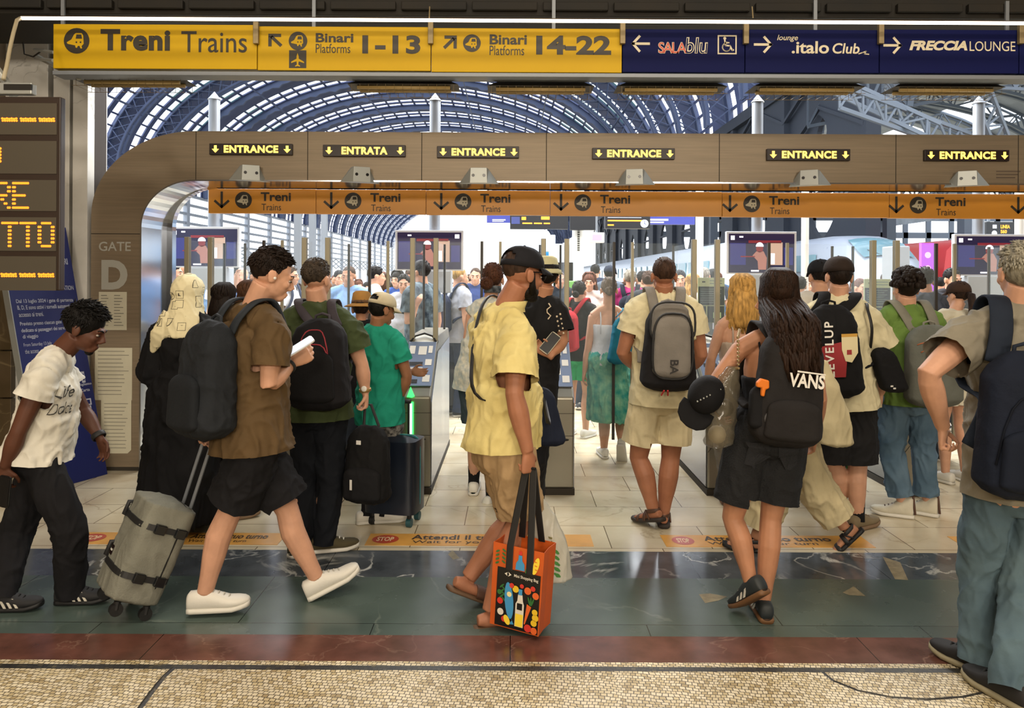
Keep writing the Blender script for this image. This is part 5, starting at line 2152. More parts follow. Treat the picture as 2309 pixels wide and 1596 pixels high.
def strap_path(f, side, wd=.055, th=.012, O=None, h=.45, w=.28, low=None):
    """closed band from the pack top over the shoulder and back under the arm"""
    J, k = f.J, f.k
    r, F, u = frame(f)
    sh = J['s' + side]
    mid = L3(J['nk'], sh, .55)
    s = 1 if side == 'r' else -1
    top = O + u * h * .40 + r * s * w * .2
    P = [top + F * .0, L3(top, mid + u * .09 * k, .55) - F * .045 * k, mid + u * .1 * k - F * .03 * k, mid + u * .088 * k + F * .06 * k, mid + F * .115 * k - u * .06 * k, sh + F * .07 * k - u * .2 * k - r * s * .02 * k, sh - u * .27 * k - F * .09 * k - r * s * .03 * k, O - u * h * .2 + r * s * w * .4]
    return P


def band(b, P, wd, th, f, m=0):
    r, F, u = frame(f)
    J = f.J
    secs = []
    n = len(P)
    S_ = []
    for i in range(n - 1):
        p0, p1, p2, p3 = P[max(i - 1, 0)], P[i], P[i + 1], P[min(i + 2, n - 1)]
        for j in range(5):
            t = j / 5
            S_.append(.5 * ((2 * p1) + (p2 - p0) * t + (2 * p0 - 5 * p1 + 4 * p2 - p3) * t * t + (3 * p1 - p0 - 3 * p2 + p3) * t ** 3))
    S_.append(P[-1])
    for i, p in enumerate(S_):
        t = (S_[min(i + 1, len(S_) - 1)] - S_[max(i - 1, 0)]).normalized()
        side = (r - t * r.dot(t)).normalized()
        nn = t.cross(side)
        secs.append((p, side * wd / 2, nn * th / 2))
    b.loft(secs, 8, m, 5)


def backpack(f, label, m, w=.30, h=.46, d=.17, off=(0, -.2, 0), straps='lr', m_strap=None, name='backpack', taper=.82, tilt=0, yaw=0, pocket=None, gap=.125, handle=True, wd=.055, fold=.004, group=None, zip_=None, low=True):
    """off = (right, up from the shoulders, extra back)"""
    r, F, u = frame(f)
    bk = -F
    k = f.k
    if tilt or yaw:
        q = Matrix.Rotation(radians(yaw), 3, u) @ Matrix.Rotation(radians(tilt), 3, r)
        r2, u2, bk2 = q @ r, q @ u, q @ bk
    else:
        r2, u2, bk2 = r, u, bk
    O = f.J['ms'] + (r * off[0] + u * off[1] + bk * (gap + off[2])) * k
    w, h, d = w * k, h * k, d * k
    t = thing(name, label, 'backpack', O - u2 * h / 2, group)
    b = MB()
    pack_shell(b, O, r2, u2, bk2, w, h, d, taper)
    b.build('body', m, t, vox=.008, relax=3, fold=(fold * .45, 9, 6, 2) if fold else None)
    ms = m_strap or m
    f.pk = (O, r2, u2, bk2, w, h, d)
    for s in straps:
        b = MB()
        band(b, strap_path(f, s, O=O, h=h, w=w)[:None if low else 5], wd * k, .014 * k, f)
        b.build('strap', ms, t, smooth=True)
    if handle:
        tp = O + u2 * h * .475 + bk2 * d * .25
        MB().tube([tp - r2 * .045 * k - u2 * .02, tp - r2 * .04 * k + u2 * .03 * k, tp + u2 * .042 * k, tp + r2 * .04 * k + u2 * .03 * k, tp + r2 * .045 * k - u2 * .02], .008 * k, 8).build('handle', ms, t, smooth=True)
    if pocket:
        pw, ph, pd, pz, pm = pocket
        b = MB()
        pack_shell(b, O + u2 * pz * k + bk2 * (d * .98 - pd * k * .45 - .0), r2, u2, bk2, pw * k, ph * k, pd * k, .9, 0, 3.2, .4)
        b.build('front_pocket', pm, t, vox=.008, relax=2)
    if zip_:
        b = MB()
        for (z, hw, sag) in zip_[1]:
            pts = []
            for i in range(13):
                x = -1 + i / 6
                zz = z * k - sag * k * x * x * x * x
                tt = (zz + h / 2) / h
                dd = d * (1.08 - .3 * tt) * (min(1, ((1 - tt) / .16) ** .5) if tt > .84 else 1)
                pts.append(O + u2 * zz + r2 * x * hw * k + bk2 * (d / 2 * (1.08 - .3 * tt) + dd / 2 * (1 - abs(x * hw * k / (w / 2)) ** 3.2) ** (1 / 3.2) + .002))
            b.tube(pts, .0042 * k, 6)
        b.build('zip', zip_[0], t, smooth=True)
    return t


def pack_face(f, dist=1.0, drop=0):
    """writing surface on the outer face of the bag; unit = metres, origin at bag centre"""
    O, r, u, bk, w, h, d = f.pk
    return Face(O + bk * (d * dist), r, -u, bk)
# ---------------------------------------------------------------- the people in front
BLACKC = cloth('#17171a')
M_web = mat('black_webbing', '#1a1a1b', .6)
M_sole = mat('white_sole', '#cfccc2', .6)
M_shoe_w = mat('white_leather', '#d3d0c6', .5, bump=.1, bscale=80)
M_shoe_k = mat('black_suede', '#18181a', .75)
M_gum = mat('gum_sole', '#6b4a2c', .6)
M_brown = mat('brown_leather', '#4a2f20', .6)
M_skinny = cloth('#1b1e27')


def shoes(f, up, so, style='sneaker', accent=None, socks=None, name='shoe', sock_h=.14):
    for s in 'lr':
        shoe(f, s, up, so, f.o, style, accent, name)
        if socks:
            c, d, n, w = foot_frame(f, s)
            a, kk = f.J['a' + s], (f.J['k' + s] - f.J['a' + s]).normalized()
            k = f.k
            MB().tube([a - kk * .03 * k, a + kk * .03 * k, a + kk * sock_h * .6 * k, a + kk * sock_h * k], [.043 * k, .042 * k, .045 * k, .049 * k], 14).build('sock', socks, f.o, smooth=True)


def bracelet(f, s, m, name='watch', t=.12, r=.034, w=.02, dial=None):
    p = L3(f.J['w' + s], f.J['e' + s], t)
    d = (f.J['e' + s] - f.J['w' + s]).normalized()
    k = f.k
    b = MB()
    a = d.orthogonal().normalized()
    c = d.cross(a)
    b.loft([(p + d * (w / 2 * sin(q)) + (a * 0), a * (r + .004 * cos(q)) * k, c * (r + .004 * cos(q)) * k) for q in [2 * pi * i / 8 for i in range(8)]], 18, closed=True)
    o = b.build(name, m, f.o, smooth=True)
    if dial:
        q = p + V((0, -1, .3)).normalized() * (r + .004) * k
        MB().ell(q, V((.018, 0, 0)), V((0, .006, 0)), V((0, 0, .018))).build('dial', dial, o, smooth=True)
    return o


def tank(f, m, t0, t1, name, straps=True, dw=.012, vox=.008, fold=.003):
    b = MB()
    b.loft(torso(f, dw, dw, t0, t1, steps=8), 22)
    o = b.build(name, m, f.o, vox=vox, relax=2, fold=(fold, 12, 6, 1))
    if straps:
        r, F, u = frame(f)
        k = f.k
        b = MB()
        for s in 'lr':
            m_ = L3(f.J['nk'], f.J['s' + s], .55)
            b.tube([m_ - u * .2 * k - F * .1 * k, m_ - u * .05 * k - F * .09 * k, m_ + u * .058 * k, m_ - u * .05 * k + F * .1 * k, m_ - u * .18 * k + F * .11 * k], .006 * k, 6)
        b.build('shoulder_strap', m, f.o, smooth=True)
    return o


def collar(f, m, h=.035, r=.072, name='collar'):
    b = MB()
    n, hd = f.J['nk'], f.J['hd']
    d = (L3(n, hd, .35) - n).normalized()
    R_, F, u = frame(f)
    k = f.k
    b.loft([(n + d * z * k + F * .015 * k, R_ * q * k, F * q * .95 * k) for z, q in ((.0, r + .012), (.02, r), (.02 + h, r - .004), (.02 + h, r - .012), (.01, r - .01))], 22, cap=False)
    return b.build(name, m, f.o, smooth=True)


def phone(label, p, d, th, group=None, m=None, lit=True):
    """p centre, d long axis, th normal of the screen"""
    d, th = V(d).normalized(), V(th)
    th = (th - d * th.dot(d)).normalized()
    s = d.cross(th)
    t = thing('mobile_phone', label, 'phone', p)
    b = MB()
    b.loft([(p + th * z, s * .036 * q, d * .074 * q) for z, q in ((-.004, .94), (-.003, 1), (.003, 1), (.004, .96))], 20, 0, 8)
    b.build('body', m or mat('phone_silver', '#c8c9cc', .3, .3), t)
    f = Face(p + th * .004, s, -d, th)
    f.rect(-.032, -.068, .032, .068)
    f.done('screen', glow('#cfd8e6', .75) if lit else M_lens, t)
    return t


# --- walking man with the phone
f = begin('man in brown T-shirt and black shorts walking with a phone in his hand', 590, 3.75, 52, 555,
          dict(hd=(614, 622, 0), nk=(568, 702, 0), sl=(516, 738, .14), sr=(616, 748, -.14), er=(606, 868, -.18), wr=(658, 818, -.02), el=(480, 880, .22), wl=(470, 960, .1),
               hl=(560, 985, .08), hr=(590, 985, -.08), kl=(648, 1150, .1), kr=(520, 1150, -.03), al=(714, 1303, .12), ar=(462, 1338, -.07), fl=(68, 22), fr=(80, 0)),
          skin='d', head=(62, 20, 0), vox=.0055, hs={'r': dict(d=(.8, .3, .45), th=(-.4, -.2, 1), pn=(-.35, .8, .3), curl=.55)})
shirt(f, cloth('#55432b'), f.o, hem=-.1, sleeve=.74, Rs=(.075, .084, .086, .06, .045), fold=.009, flare=.1)
trousers(f, BLACKC, f.o, end=.92, R=(.1, .118, .122, .1, .1), name='shorts', fold=.008)
hair_short(f, '#1c120c', f.o, thick=.009, tufts=1100, length=.03, mess=.22)
eyes(f, f.o)
beard(f, '#4a3426', f.o, False, 'stubble') if False else None
shoes(f, M_shoe_w, M_sole, accent=mat('lace_grey', '#a9a69c', .7))
bracelet(f, 'r', M_web, 'wrist_band', .14)
MB().sph(f.J['hd'] + (f.H[0] * .087 + f.H[1] * .0 - f.H[2] * .012) * f.hk, .008, 8).build('earbud', M_white, f.o, smooth=True)
backpack(f, 'big black backpack worn by the man in the brown T-shirt', cloth('#202327', bump=.4), w=.36, h=.54, d=.2, off=(-.02, -.22, 0), taper=.8, tilt=-4, pocket=(.27, .26, .06, -.1, cloth('#1b1e22')), wd=.06, m_strap=cloth('#2a2e33'), fold=.01, low=False)
phone('lit phone held by the man in the brown T-shirt', at(676, 781, 3.66), (.75, .3, .5), (-.5, -.55, .66))
f1 = f
# --- boy in white T-shirt
f = begin('boy in white T-shirt and black trousers striding past the blue panel', 95, 3.8, 76, 640,
          dict(hd=(192, 742, 0), nk=(132, 800, 0), sr=(98, 845, -.17), sl=(132, 832, .18), er=(42, 972, -.22), wr=(12, 1052, -.2), el=(188, 925, .24), wl=(224, 985, .2),
               hl=(92, 1030, .09), hr=(88, 1030, -.09), kr=(158, 1190, -.06), kl=(38, 1200, .1), gr=(160, 1360), gl=(5, 1376), fr=(84, 0), fl=(84, 0)),
          skin='c', head=(80, 24, 0), vox=.0055, hk=.96, lr=.8, hs={'l': dict(d=(.35, .1, -1), th=(.9, -.3, .2), pn=(-.3, -1, 0), curl=.4), 'r': dict(d=(-.1, 0, -1), th=(.9, 0, 0), pn=(0, 1, 0), curl=.6)})
tee = shirt(f, cloth('#cfccc0'), f.o, hem=.0, sleeve=.5, Rs=(.07, .08, .084, .06, .045), fold=.009, dw=.026, flare=.08)
trousers(f, BLACKC, f.o, end=1.96, R=(.08, .092, .085, .078, .064), fold=.007, top=.1, dw=.002)
hair_short(f, '#0d0b0a', f.o, thick=.02, tufts=900, length=.035, mess=.5, front=.004)
eyes(f, f.o, '#0d0b0a')
b = MB()
b.ell(f.J['hd'] + (f.H[1] * .066 - f.H[2] * .1) * f.hk, f.H[0] * .024, f.H[1] * .022, f.H[2] * .02, 10)
b.build('goatee', hair_mat('#0d0b0a'), f.o, smooth=True)
shoes(f, M_shoe_k, mat('black_sole', '#121213', .6), 'stripe', mat('stripe_grey', '#b9b5a8', .6))
bracelet(f, 'l', M_web, 'watch', .05, .036, .03)
Rr, Ff, Uu = frame(f)
ck = (f.J['ms'] - Uu * .16 + Rr * .1 + Ff * .135)
fc = Face(ck, Ff * .9 - Rr * .45, -Uu, (Rr * .9 + Ff * .45))
b = MB()
rr = random.Random(4)
ob = tee
# scribbled print standing just proud of the shirt front
dg_pts = []
for word, zz0 in (('Life', .03), ('Dolce', -.05)):
    vs, fs = text_geo(word, .0, .3)
    q = Ff * .55 + Rr * .83
    for a, c in vs:
        pass
    base_ = f.J['ms'] - Uu * (.13 - zz0)
    P = [base_ + Rr * (.17 - a * .07) + Ff * (.03 + a * .1) + Uu * (c * .06) for a, c in vs]
    b.add(P, fs)
me_p = b.build('print', mat('print_ink', '#3a3936', .8), f.o)
md = me_p.modifiers.new('sw', 'SHRINKWRAP')
md.target = tee
md.wrap_mode = 'ABOVE_SURFACE'
md.offset = .009
# --- green shirt man
f = begin('man in dark green T-shirt queueing with a red trimmed backpack', 715, 4.55, 12, 592,
          dict(hd=(716, 632, 0), nk=(714, 690, 0), sl=(648, 735, .03), sr=(784, 738, -.03), er=(816, 822, -.02), wr=(824, 885, 0), el=(640, 835, .08), wl=(662, 905, .2),
               hl=(690, 925, 0), hr=(744, 925, 0), kl=(688, 1085, .02), kr=(746, 1085, 0), gl=(676, 1250), gr=(732, 1244), fl=(28, 0), fr=(72, 0)), skin='d', head=(22, 8, 0), hs={'r': dict(d=(.05, 0, -1), th=(.1, -1, 0), pn=(-1, 0, 0), curl=.9)})
shirt(f, cloth('#3a4429'), f.o, hem=-.08, sleeve=.72, Rs=(.075, .086, .09, .06, .045), fold=.009, build=1.04)
trousers(f, cloth('#14171d'), f.o, end=1.95, R=(.105, .09, .075, .072, .062), fold=.007)
hair_short(f, '#3a3128', f.o, thick=.006, tufts=500, length=.018, mess=.3)
shoes(f, cloth('#4d4632'), M_sole, accent=M_sole)
bracelet(f, 'r', mat('gold', '#a58a58', .35, .6), 'watch', .1, .034, .02, M_white)
backpack(f, 'black backpack with red piping on the man in the dark green T-shirt', cloth('#161518'), w=.37, h=.52, d=.22, off=(.11, -.2, 0), taper=.78, m_strap=cloth('#3f3a40'), pocket=(.28, .3, .06, -.06, cloth('#121214')), zip_=(mat('red_piping', '#8a2430', .6), [(.12, .13, .3), (.2, .1, .22)]), fold=.006)
f5 = f
# --- teal polo man
f = begin('man in teal polo shirt and cream cap feeding his ticket at the turnstile', 858, 5.15, 32, 668,
          dict(hd=(862, 700, 0), nk=(848, 744, 0), sl=(812, 766, .05), sr=(894, 772, -.07), er=(918, 848, -.06), wr=(906, 890, -.02), el=(872, 838, .2), wl=(926, 838, .36),
               hl=(836, 935, .03), hr=(880, 935, -.03), gl=(826, 1180), gr=(862, 1178), fl=(66, 0), fr=(78, 0)), skin='f', head=(48, 16, 0), hs={'r': dict(d=(-.35, 0, -1), th=(.4, .6, 0), pn=(-1, 0, 0), curl=.8), 'l': dict(d=(1, .2, -.1), th=(-.2, .3, 1), pn=(0, -.4, -1), curl=.3)})
shirt(f, cloth('#1f8a72'), f.o, hem=-.1, sleeve=.66, name='polo_shirt', fold=.008)
collar(f, cloth('#1f8a72'))
trousers(f, cloth('#1c1c1e', col2='#8d8a84', vscale=40), f.o, end=1.8, R=(.1, .09, .08, .075, .07))
hair_short(f, '#14110e', f.o, thick=.004, tufts=160, length=.015, low=.012)
eyes(f, f.o)
cap_hat(f, cloth('#c9bda0'), f.o, opening=True)
shoes(f, M_shoe_w, M_sole, accent=M_sole, socks=BLACKC, sock_h=.12)
# --- woman with the headscarf
f = begin('woman in black robe with a cream patterned headscarf', 418, 4.95, 18, 622, dict(hd=(425, 662, 0), nk=(425, 715, 0), sl=(370, 752, .03), sr=(486, 755, -.03), el=(346, 838, 0), wl=(400, 890, .2), er=(500, 850, 0), wr=(480, 900, .2), gl=(440, 1175), gr=(520, 1172), fr=(60, 0)), skin='e', fem=True, head=(25, 6, 0))
b = MB()
k = f.k
S_ = torso(f, .045, .045, 0, 1.08, steps=8, build=1.05)
c0, u0, v0 = S_[0]
lo = [(c0 - UP * (.84 * k * i / 7), u0 * (1 + .22 * i / 7), v0 * (1.05 + .5 * i / 7)) for i in range(7, 0, -1)]
b.loft(lo + S_, 28)
for s in 'lr':
    limb(b, f.J['s' + s], f.J['e' + s], f.J['w' + s], [x * k for x in (.085, .09, .09, .085, .08)], 14)
    b.tube([f.J['nk'], f.J['s' + s]], .08 * k, 12)
b.build('robe', cloth('#121214'), f.o, vox=.011, relax=4, fold=(.014, 9, 2, 5))
b = MB()
hd, (r_, w_, u_) = f.J['hd'], f.H
b.ell(hd + (u_ * .025 - w_ * .01) * k, r_ * .098 * k, w_ * .115 * k, u_ * .112 * k, 20)
nk = f.J['nk']
b.loft([(nk + UP * z * k - f.F * o * k, f.R * a * k, f.F * c * k) for z, a, c, o in ((-.13, .10, .05, .12), (-.06, .135, .10, .06), (.0, .13, .115, .03), (.06, .105, .112, .02), (.12, .095, .108, .01), (.2, .085, .1, .0))], 22)
b.tube([nk - f.F * .1 * k - f.R * .03, nk - f.F * .15 * k - UP * .14 * k - f.R * .12, nk - f.F * .14 * k - UP * .24 * k - f.R * .17], [.09 * k, .06 * k, .012 * k], 12, flat=(1, .35), up=(0, 1, 0))
m, nt, bs, co = nodes('scarf_print', .8)
mp = N(nt, 'Mapping')
mp.inputs['Scale'].default_value = (12, 12, 12)
nt.links.new(co, mp.inputs[0])
vo = N(nt, 'TexVoronoi', Scale=1.0, Randomness=.8)
vo.distance = 'CHEBYCHEV'
nt.links.new(mp.outputs[0], vo.inputs['Vector'])
mm = N(nt, 'Math', operation='MULTIPLY')
mm.inputs[1].default_value = 5.2
nt.links.new(vo.outputs['Distance'], mm.inputs[0])
fr_ = N(nt, 'Math', operation='FRACT')
nt.links.new(mm.outputs[0], fr_.inputs[0])
ring = ramp(nt, fr_.outputs[0], [(.0, '#d8cda6'), (.4, '#d8cda6'), (.46, '#3f3a2c'), (.58, '#3f3a2c'), (.64, '#d8cda6'), (1, '#d8cda6')])
inn = ramp(nt, vo.outputs['Distance'], [(.0, '#ffffff'), (.34, '#ffffff'), (.36, '#000000'), (1, '#000000')])
nt.links.new(mix(nt, inn, '#d8cda6', ring), bs.inputs['Base Color'])
b.build('headscarf', m, f.o, vox=.007, relax=4, fold=(.004, 14, 10, 2))
shoes(f, cloth('#2a2620'), mat('tan_sole', '#7a6248', .6))
# --- yellow shirt man
f = begin('bearded man in pale yellow shirt and black cap walking with an orange shopping bag', 1150, 3.72, 54, 560,
          dict(hd=(1180, 620, 0), nk=(1136, 705, 0), sl=(1094, 738, .17), sr=(1168, 752, -.16), er=(1160, 888, -.27), wr=(1190, 1018, -.27), el=(1120, 880, .28), wl=(1195, 960, .25),
               hl=(1128, 1010, .08), hr=(1150, 1010, -.09), kr=(1176, 1165, -.03), kl=(1170, 1160, .14), ar=(1105, 1378, -.13), al=(1056, 1302, .06), fr=(74, 0), fl=(66, -27)),
          skin='b', head=(56, 8, 0), vox=.0055, build=1.05, hs={'r': dict(d=(.05, 0, -1), th=(.75, .6, .1), pn=(-.6, .8, 0), curl=1.15)})
MY = cloth('#d8c98a', col2='#c5b474', vscale=5)
shirt(f, MY, f.o, hem=.02, sleeve=.84, name='camp_shirt', Rs=(.078, .094, .1, .07, .05), fold=.009, build=1.04, dw=.024, dd=.026, waist=(.175, .135))
collar(f, MY, .04, .082)
trousers(f, cloth('#a58a66'), f.o, end=.98, R=(.115, .11, .1, .1, .1), name='shorts', fold=.008)
hair_short(f, '#3a2a20', f.o, thick=.001, tufts=0, length=.01, name='shaved_hair')
cap_hat(f, cloth('#1c1c20'), f.o, opening=True)
beard(f, '#17110d', f.o)
eyes(f, f.o)
MB().tube([f.J['hd'] + (f.H[0] * x + f.H[1] * y + f.H[2] * z) * f.hk for x, y, z in ((.083, -.01, .012), (.078, .04, .018), (.06, .085, .02))], .003, 6).build('glasses_temple', M_lens, f.o)
for x in (-1, 1):
    MB().ell(f.J['hd'] + (f.H[0] * x * .034 + f.H[1] * .094 + f.H[2] * .004) * f.hk, f.H[0] * .026, f.H[1] * .006, f.H[2] * .019, 12).build('sunglass_lens', M_lens, f.o, smooth=True)
shoes(f, M_brown, mat('cork_sole', '#5d4530', .7), 'slide')
f8 = f
# --- grey backpack man
f = begin('man in cream polo and shorts wearing a grey backpack', 1495, 5.05, 0, 584,
          dict(hd=(1496, 624, 0), nk=(1497, 670, 0), sl=(1434, 698, 0), sr=(1560, 698, 0), el=(1404, 795, .02), er=(1581, 800, .02), wl=(1438, 832, .2), wr=(1552, 835, .2), hl=(1462, 890, 0), hr=(1522, 890, 0), kl=(1440, 1032, .03), kr=(1512, 1032, 0),
               al=(1472, 1146, -.04), gr=(1496, 1184), fl=(-32, -16), fr=(8, 0)), skin='b', build=1.08)
shirt(f, cloth('#d4caa6'), f.o, hem=-.1, sleeve=.6, name='polo_shirt', build=1.06, fold=.006)
collar(f, cloth('#d4caa6'), .03, .078)
trousers(f, cloth('#cbbf9c'), f.o, end=.8, R=(.112, .115, .118, .1, .1), name='shorts', fold=.008)
hair_short(f, '#3d2a1e', f.o, thick=.0035, tufts=200, length=.008, name='cropped_hair')
shoes(f, M_brown, mat('dark_sole', '#2e2622', .7), 'sandal')
MG = cloth('#807b74', bump=.4)
pk = backpack(f, 'grey and black sports backpack on the man in the cream polo', cloth('#1e1d1f'), w=.36, h=.54, d=.2, off=(-.01, -.23, 0), taper=.72, m_strap=MG, wd=.065, pocket=(.24, .40, .08, .02, MG), zip_=(M_web, [(.12, .1, .03), (.185, .1, .02)]), fold=.004)
O, r_, u_, bk, w, h, d = f.pk
b = MB()
pack_shell(b, O + u_ * .17 + bk * d * .45, r_, u_, bk, .27, .24, .1, .8)
b.build('top_pocket', MG, pk, vox=.008, relax=3)
for cz, hw, hh, ob in ((.02, .125, .205, .2), (.17, .14, .125, .15)):
    pts = []
    for i in range(28):
        a = 2 * pi * i / 28
        pts.append(O + r_ * math.copysign(abs(cos(a)) ** .6, cos(a)) * hw * (1 - .08 * sin(a)) + u_ * (cz + hh * math.copysign(abs(sin(a)) ** .6, sin(a))) + bk * (d * 1.03 + (.02 if ob == .2 else 0)))
    MB().tube(pts, .007, 6, closed=True).build('piping', M_web, pk, smooth=True)
q = pack_face(f, 1.3)
q.X, q.Y = u_ * -1, -r_
q.text('BA', .06, -.03, .15, .022, 0, .02)
q.done('lettering', mat('faint_black', '#2c2a29', .7), pk)
b = MB()
for s in (-1, 1):
    b.tube([O - u_ * .26 + r_ * (.0 + s * .012 - .03) + bk * d * .98, O - u_ * .295 + r_ * (s * .02 - .03) + bk * d * .8], .006, 6)
b.tube([O + u_ * .06 - r_ * -.06 + bk * d * 1.1, O + u_ * .15 + r_ * .11 + bk * d * .9], .005, 6)
b.build('red_cord', mat('red_cord', '#b02a2c', .6), pk)
# --- long haired woman
f = begin('woman with long dark hair, black denim shorts and a black backpack', 1745, 3.72, 6, 612,
          dict(hd=(1755, 668, 0), nk=(1750, 752, 0), sl=(1668, 788, 0), sr=(1828, 788, 0), el=(1604, 872, -.02), wl=(1622, 930, .2), er=(1850, 900, 0), wr=(1835, 985, .2), hl=(1692, 985, 0), hr=(1768, 985, 0), kl=(1652, 1168, .03), kr=(1738, 1168, 0),
               al=(1692, 1312, -.06), gr=(1722, 1392), fl=(-26, -38), fr=(6, 0)), skin='e', fem=True, vox=.0055, head=(8, 6, 0))
tank(f, BLACKC, .16, .66, 'halter_top', True)
MD = cloth('#1f2022', bump=.5, bscale=120)
sh = trousers(f, MD, f.o, end=.82, R=(.112, .114, .118, .1, .1), name='denim_shorts', top=.3, fold=.006)
O_ = f.J['mh']
for s in (-1, 1):
    fc = Face(O_ + f.R * s * .085 - f.F * .165 - UP * .06, (.13, 0, 0), (0, 0, -.15), (0, -1, 0))
    fc.poly([(-.5, -.4), (.5, -.4), (.46, .35), (0, .5), (-.46, .35)])
    pkt = fc.done('back_pocket', cloth('#26272a', bump=.5, bscale=120), f.o)
    md = pkt.modifiers.new('sub', 'SUBSURF')
    md.subdivision_type = 'SIMPLE'
    md.levels = md.render_levels = 4
    md = pkt.modifiers.new('sw', 'SHRINKWRAP')
    md.target = sh
    md.wrap_mode = 'ABOVE_SURFACE'
    md.offset = .004
hair_long(f, '#26170e', f.o, length=.46, width=.1, n=420, sway=(.035, 0), wave=.012, tip=.5, drape=.24)
shoes(f, mat('green_black', '#22282a', .6), M_gum, 'stripe', mat('stripe_pale', '#b9b5a8', .6))
MV = cloth('#211f1f', bump=.4)
pk = backpack(f, 'black backpack with white block lettering on the long haired woman', MV, w=.34, h=.56, d=.19, off=(.0, -.16, .01), taper=.8, tilt=2, wd=.06, pocket=(.27, .2, .05, -.14, MV), fold=.006)
q = pack_face(f, 1.0)
q.O = q.O + f.pk[2] * .085 - f.pk[1] * .0 + f.pk[3] * .01
q.text('VANS', -.045, -.002, .115, .062, 0, .03, 0, 1, .012)
q.poly([(-.012, -.014), (.115, -.008), (.115, -.002), (-.012, -.006)], 0, .012)
q.done('lettering', mat('logo_white', '#d6d3cb', .6), pk)
f15 = f
# --- blonde woman in the queue
f = begin('blonde woman with bare shoulders queueing in front of the long haired woman', 1668, 5.4, -4, 620, dict(hd=(1672, 660, 0), nk=(1668, 712, 0), sl=(1626, 738, 0), sr=(1708, 738, 0), gl=(1660, 1150), gr=(1697, 1148)), skin='d', fem=True)
tank(f, cloth('#b7a89a'), -.05, .75, 'top')
trousers(f, cloth('#6f6a60'), f.o, end=1.7)
hair_long(f, '#b98f4e', f.o, length=.36, width=.11, n=200, wave=.016, tip=.75)
shoes(f, M_brown, M_gum, 'sandal')
# --- cream trousers
f = begin('person in loose cream trousers and black sandals crossing behind the long haired woman', 1775, 4.6, -66, 640,
          dict(hd=(1742, 682, .1), nk=(1764, 740, 0), sl=(1762, 775, -.16), sr=(1775, 772, .17), el=(1780, 890, -.2), wl=(1800, 960, -.2), er=(1770, 880, .2), wr=(1740, 930, .2), hl=(1785, 965, -.08), hr=(1790, 965, .08), kl=(1745, 1098, -.02), kr=(1842, 1105, .08), gl=(1702, 1243), ar=(1906, 1192, .02), fl=(-72, 0), fr=(-72, -48)), skin='e', fem=True)
shirt(f, cloth('#c9bfa6'), f.o, hem=0, sleeve=.5)
trousers(f, cloth('#c2b591'), f.o, end=1.84, R=(.11, .112, .115, .112, .11), fold=.01)
hair_long(f, '#2a1a10', f.o, length=.2, n=80)
shoes(f, M_web, mat('black_sole', '#121213', .6), 'sandal')
f14 = f
# --- lettered backpack man
f = begin('man in cream T-shirt and black cap wearing a lettered black and red backpack', 1892, 5.05, 2, 585,
          dict(hd=(1890, 625, 0), nk=(1891, 676, 0), sl=(1828, 712, 0), sr=(1956, 716, 0), el=(1815, 815, .04), er=(1996, 805, .02), wl=(1835, 870, .2), wr=(1985, 885, .12), hl=(1868, 895, 0), hr=(1930, 895, 0), kl=(1882, 1045, .02), kr=(1934, 1050, 0), gl=(1896, 1180), gr=(1934, 1194), fl=(-6, 0), fr=(58, 0)), skin='d', build=1.06)
MC = cloth('#cdc4a2')
shirt(f, MC, f.o, hem=-.12, sleeve=.82, Rs=(.08, .095, .098, .07, .05), fold=.008, build=1.06, dw=.03)
trousers(f, cloth('#1d1d1f'), f.o, end=.98, R=(.115, .118, .118, .1, .1), name='cargo_shorts', fold=.008)
hair_short(f, '#1c130d', f.o, thick=.004, tufts=150, length=.012, low=.01)
cap_hat(f, cloth('#2a211c'), f.o)
shoes(f, cloth('#7c6f58'), mat('tan_sole', '#7a6248', .6), socks=BLACKC, sock_h=.17)
pk = backpack(f, 'black and red backpack with upright white lettering on the man in the black cap', cloth('#131315'), w=.34, h=.58, d=.2, off=(-.14, -.2, 0), taper=.8, wd=.075, fold=.008)
O, r_, u_, bk, w, h, d = f.pk
q = pack_face(f, 1.1)
q.O = q.O + u_ * .1
q.poly([(-.15, .06), (.0, .03), (.03, .16), (.02, .25), (-.12, .25)], 1, -.002)
q.rect(.0, -.02, .1, .0, 3, .002)
q.poly([(.0, .0), (.1, .0), (.1, .1), (.06, .16), (.02, .15), (.0, .08)], 2, .002)
q.rect(.03, .08, .06, .11, 1, .004)
q.X, q.Y = u_, r_
q.text('LEVELUP', -.245, -.105, .1, -.05, 0, .02, 0, 1.25, .004)
q.done('lettering', [mat('logo_white', '#d6d3cb', .6), mat('pack_red', '#8a1a22', .6), mat('patch_cream', '#cbbf98', .7), mat('patch_gold', '#b58a34', .6)], pk)
f16 = f
# --- green tee, grey and orange backpack
f = begin('man with curly dark hair in green T-shirt, faded jeans and a grey and orange backpack', 2045, 5.25, -4, 616,
          dict(hd=(2042, 652, 0), nk=(2045, 696, 0), sl=(1986, 726, 0), sr=(2108, 726, 0), el=(1972, 825, 0), er=(2122, 825, 0), wl=(1995, 885, .18), wr=(2105, 885, .18), hl=(2016, 895, 0), hr=(2076, 895, 0), kl=(2010, 1015, .03), kr=(2082, 1015, .02), gl=(2034, 1166), gr=(2090, 1162), fl=(-62, 0), fr=(-48, 0)), skin='d', build=1.03, lr=.85)
shirt(f, cloth('#5f7a3a'), f.o, hem=-.08, sleeve=.66, fold=.007)
trousers(f, cloth('#41586b', col2='#5c7386', vscale=4), f.o, end=1.86, R=(.112, .092, .076, .074, .074), name='jeans', fold=.01)
hair_short(f, '#1b120c', f.o, thick=.02, tufts=260, length=.045, curly=True)
shoes(f, cloth('#c9c4b2'), M_sole, 'high', M_brown)
b = MB()
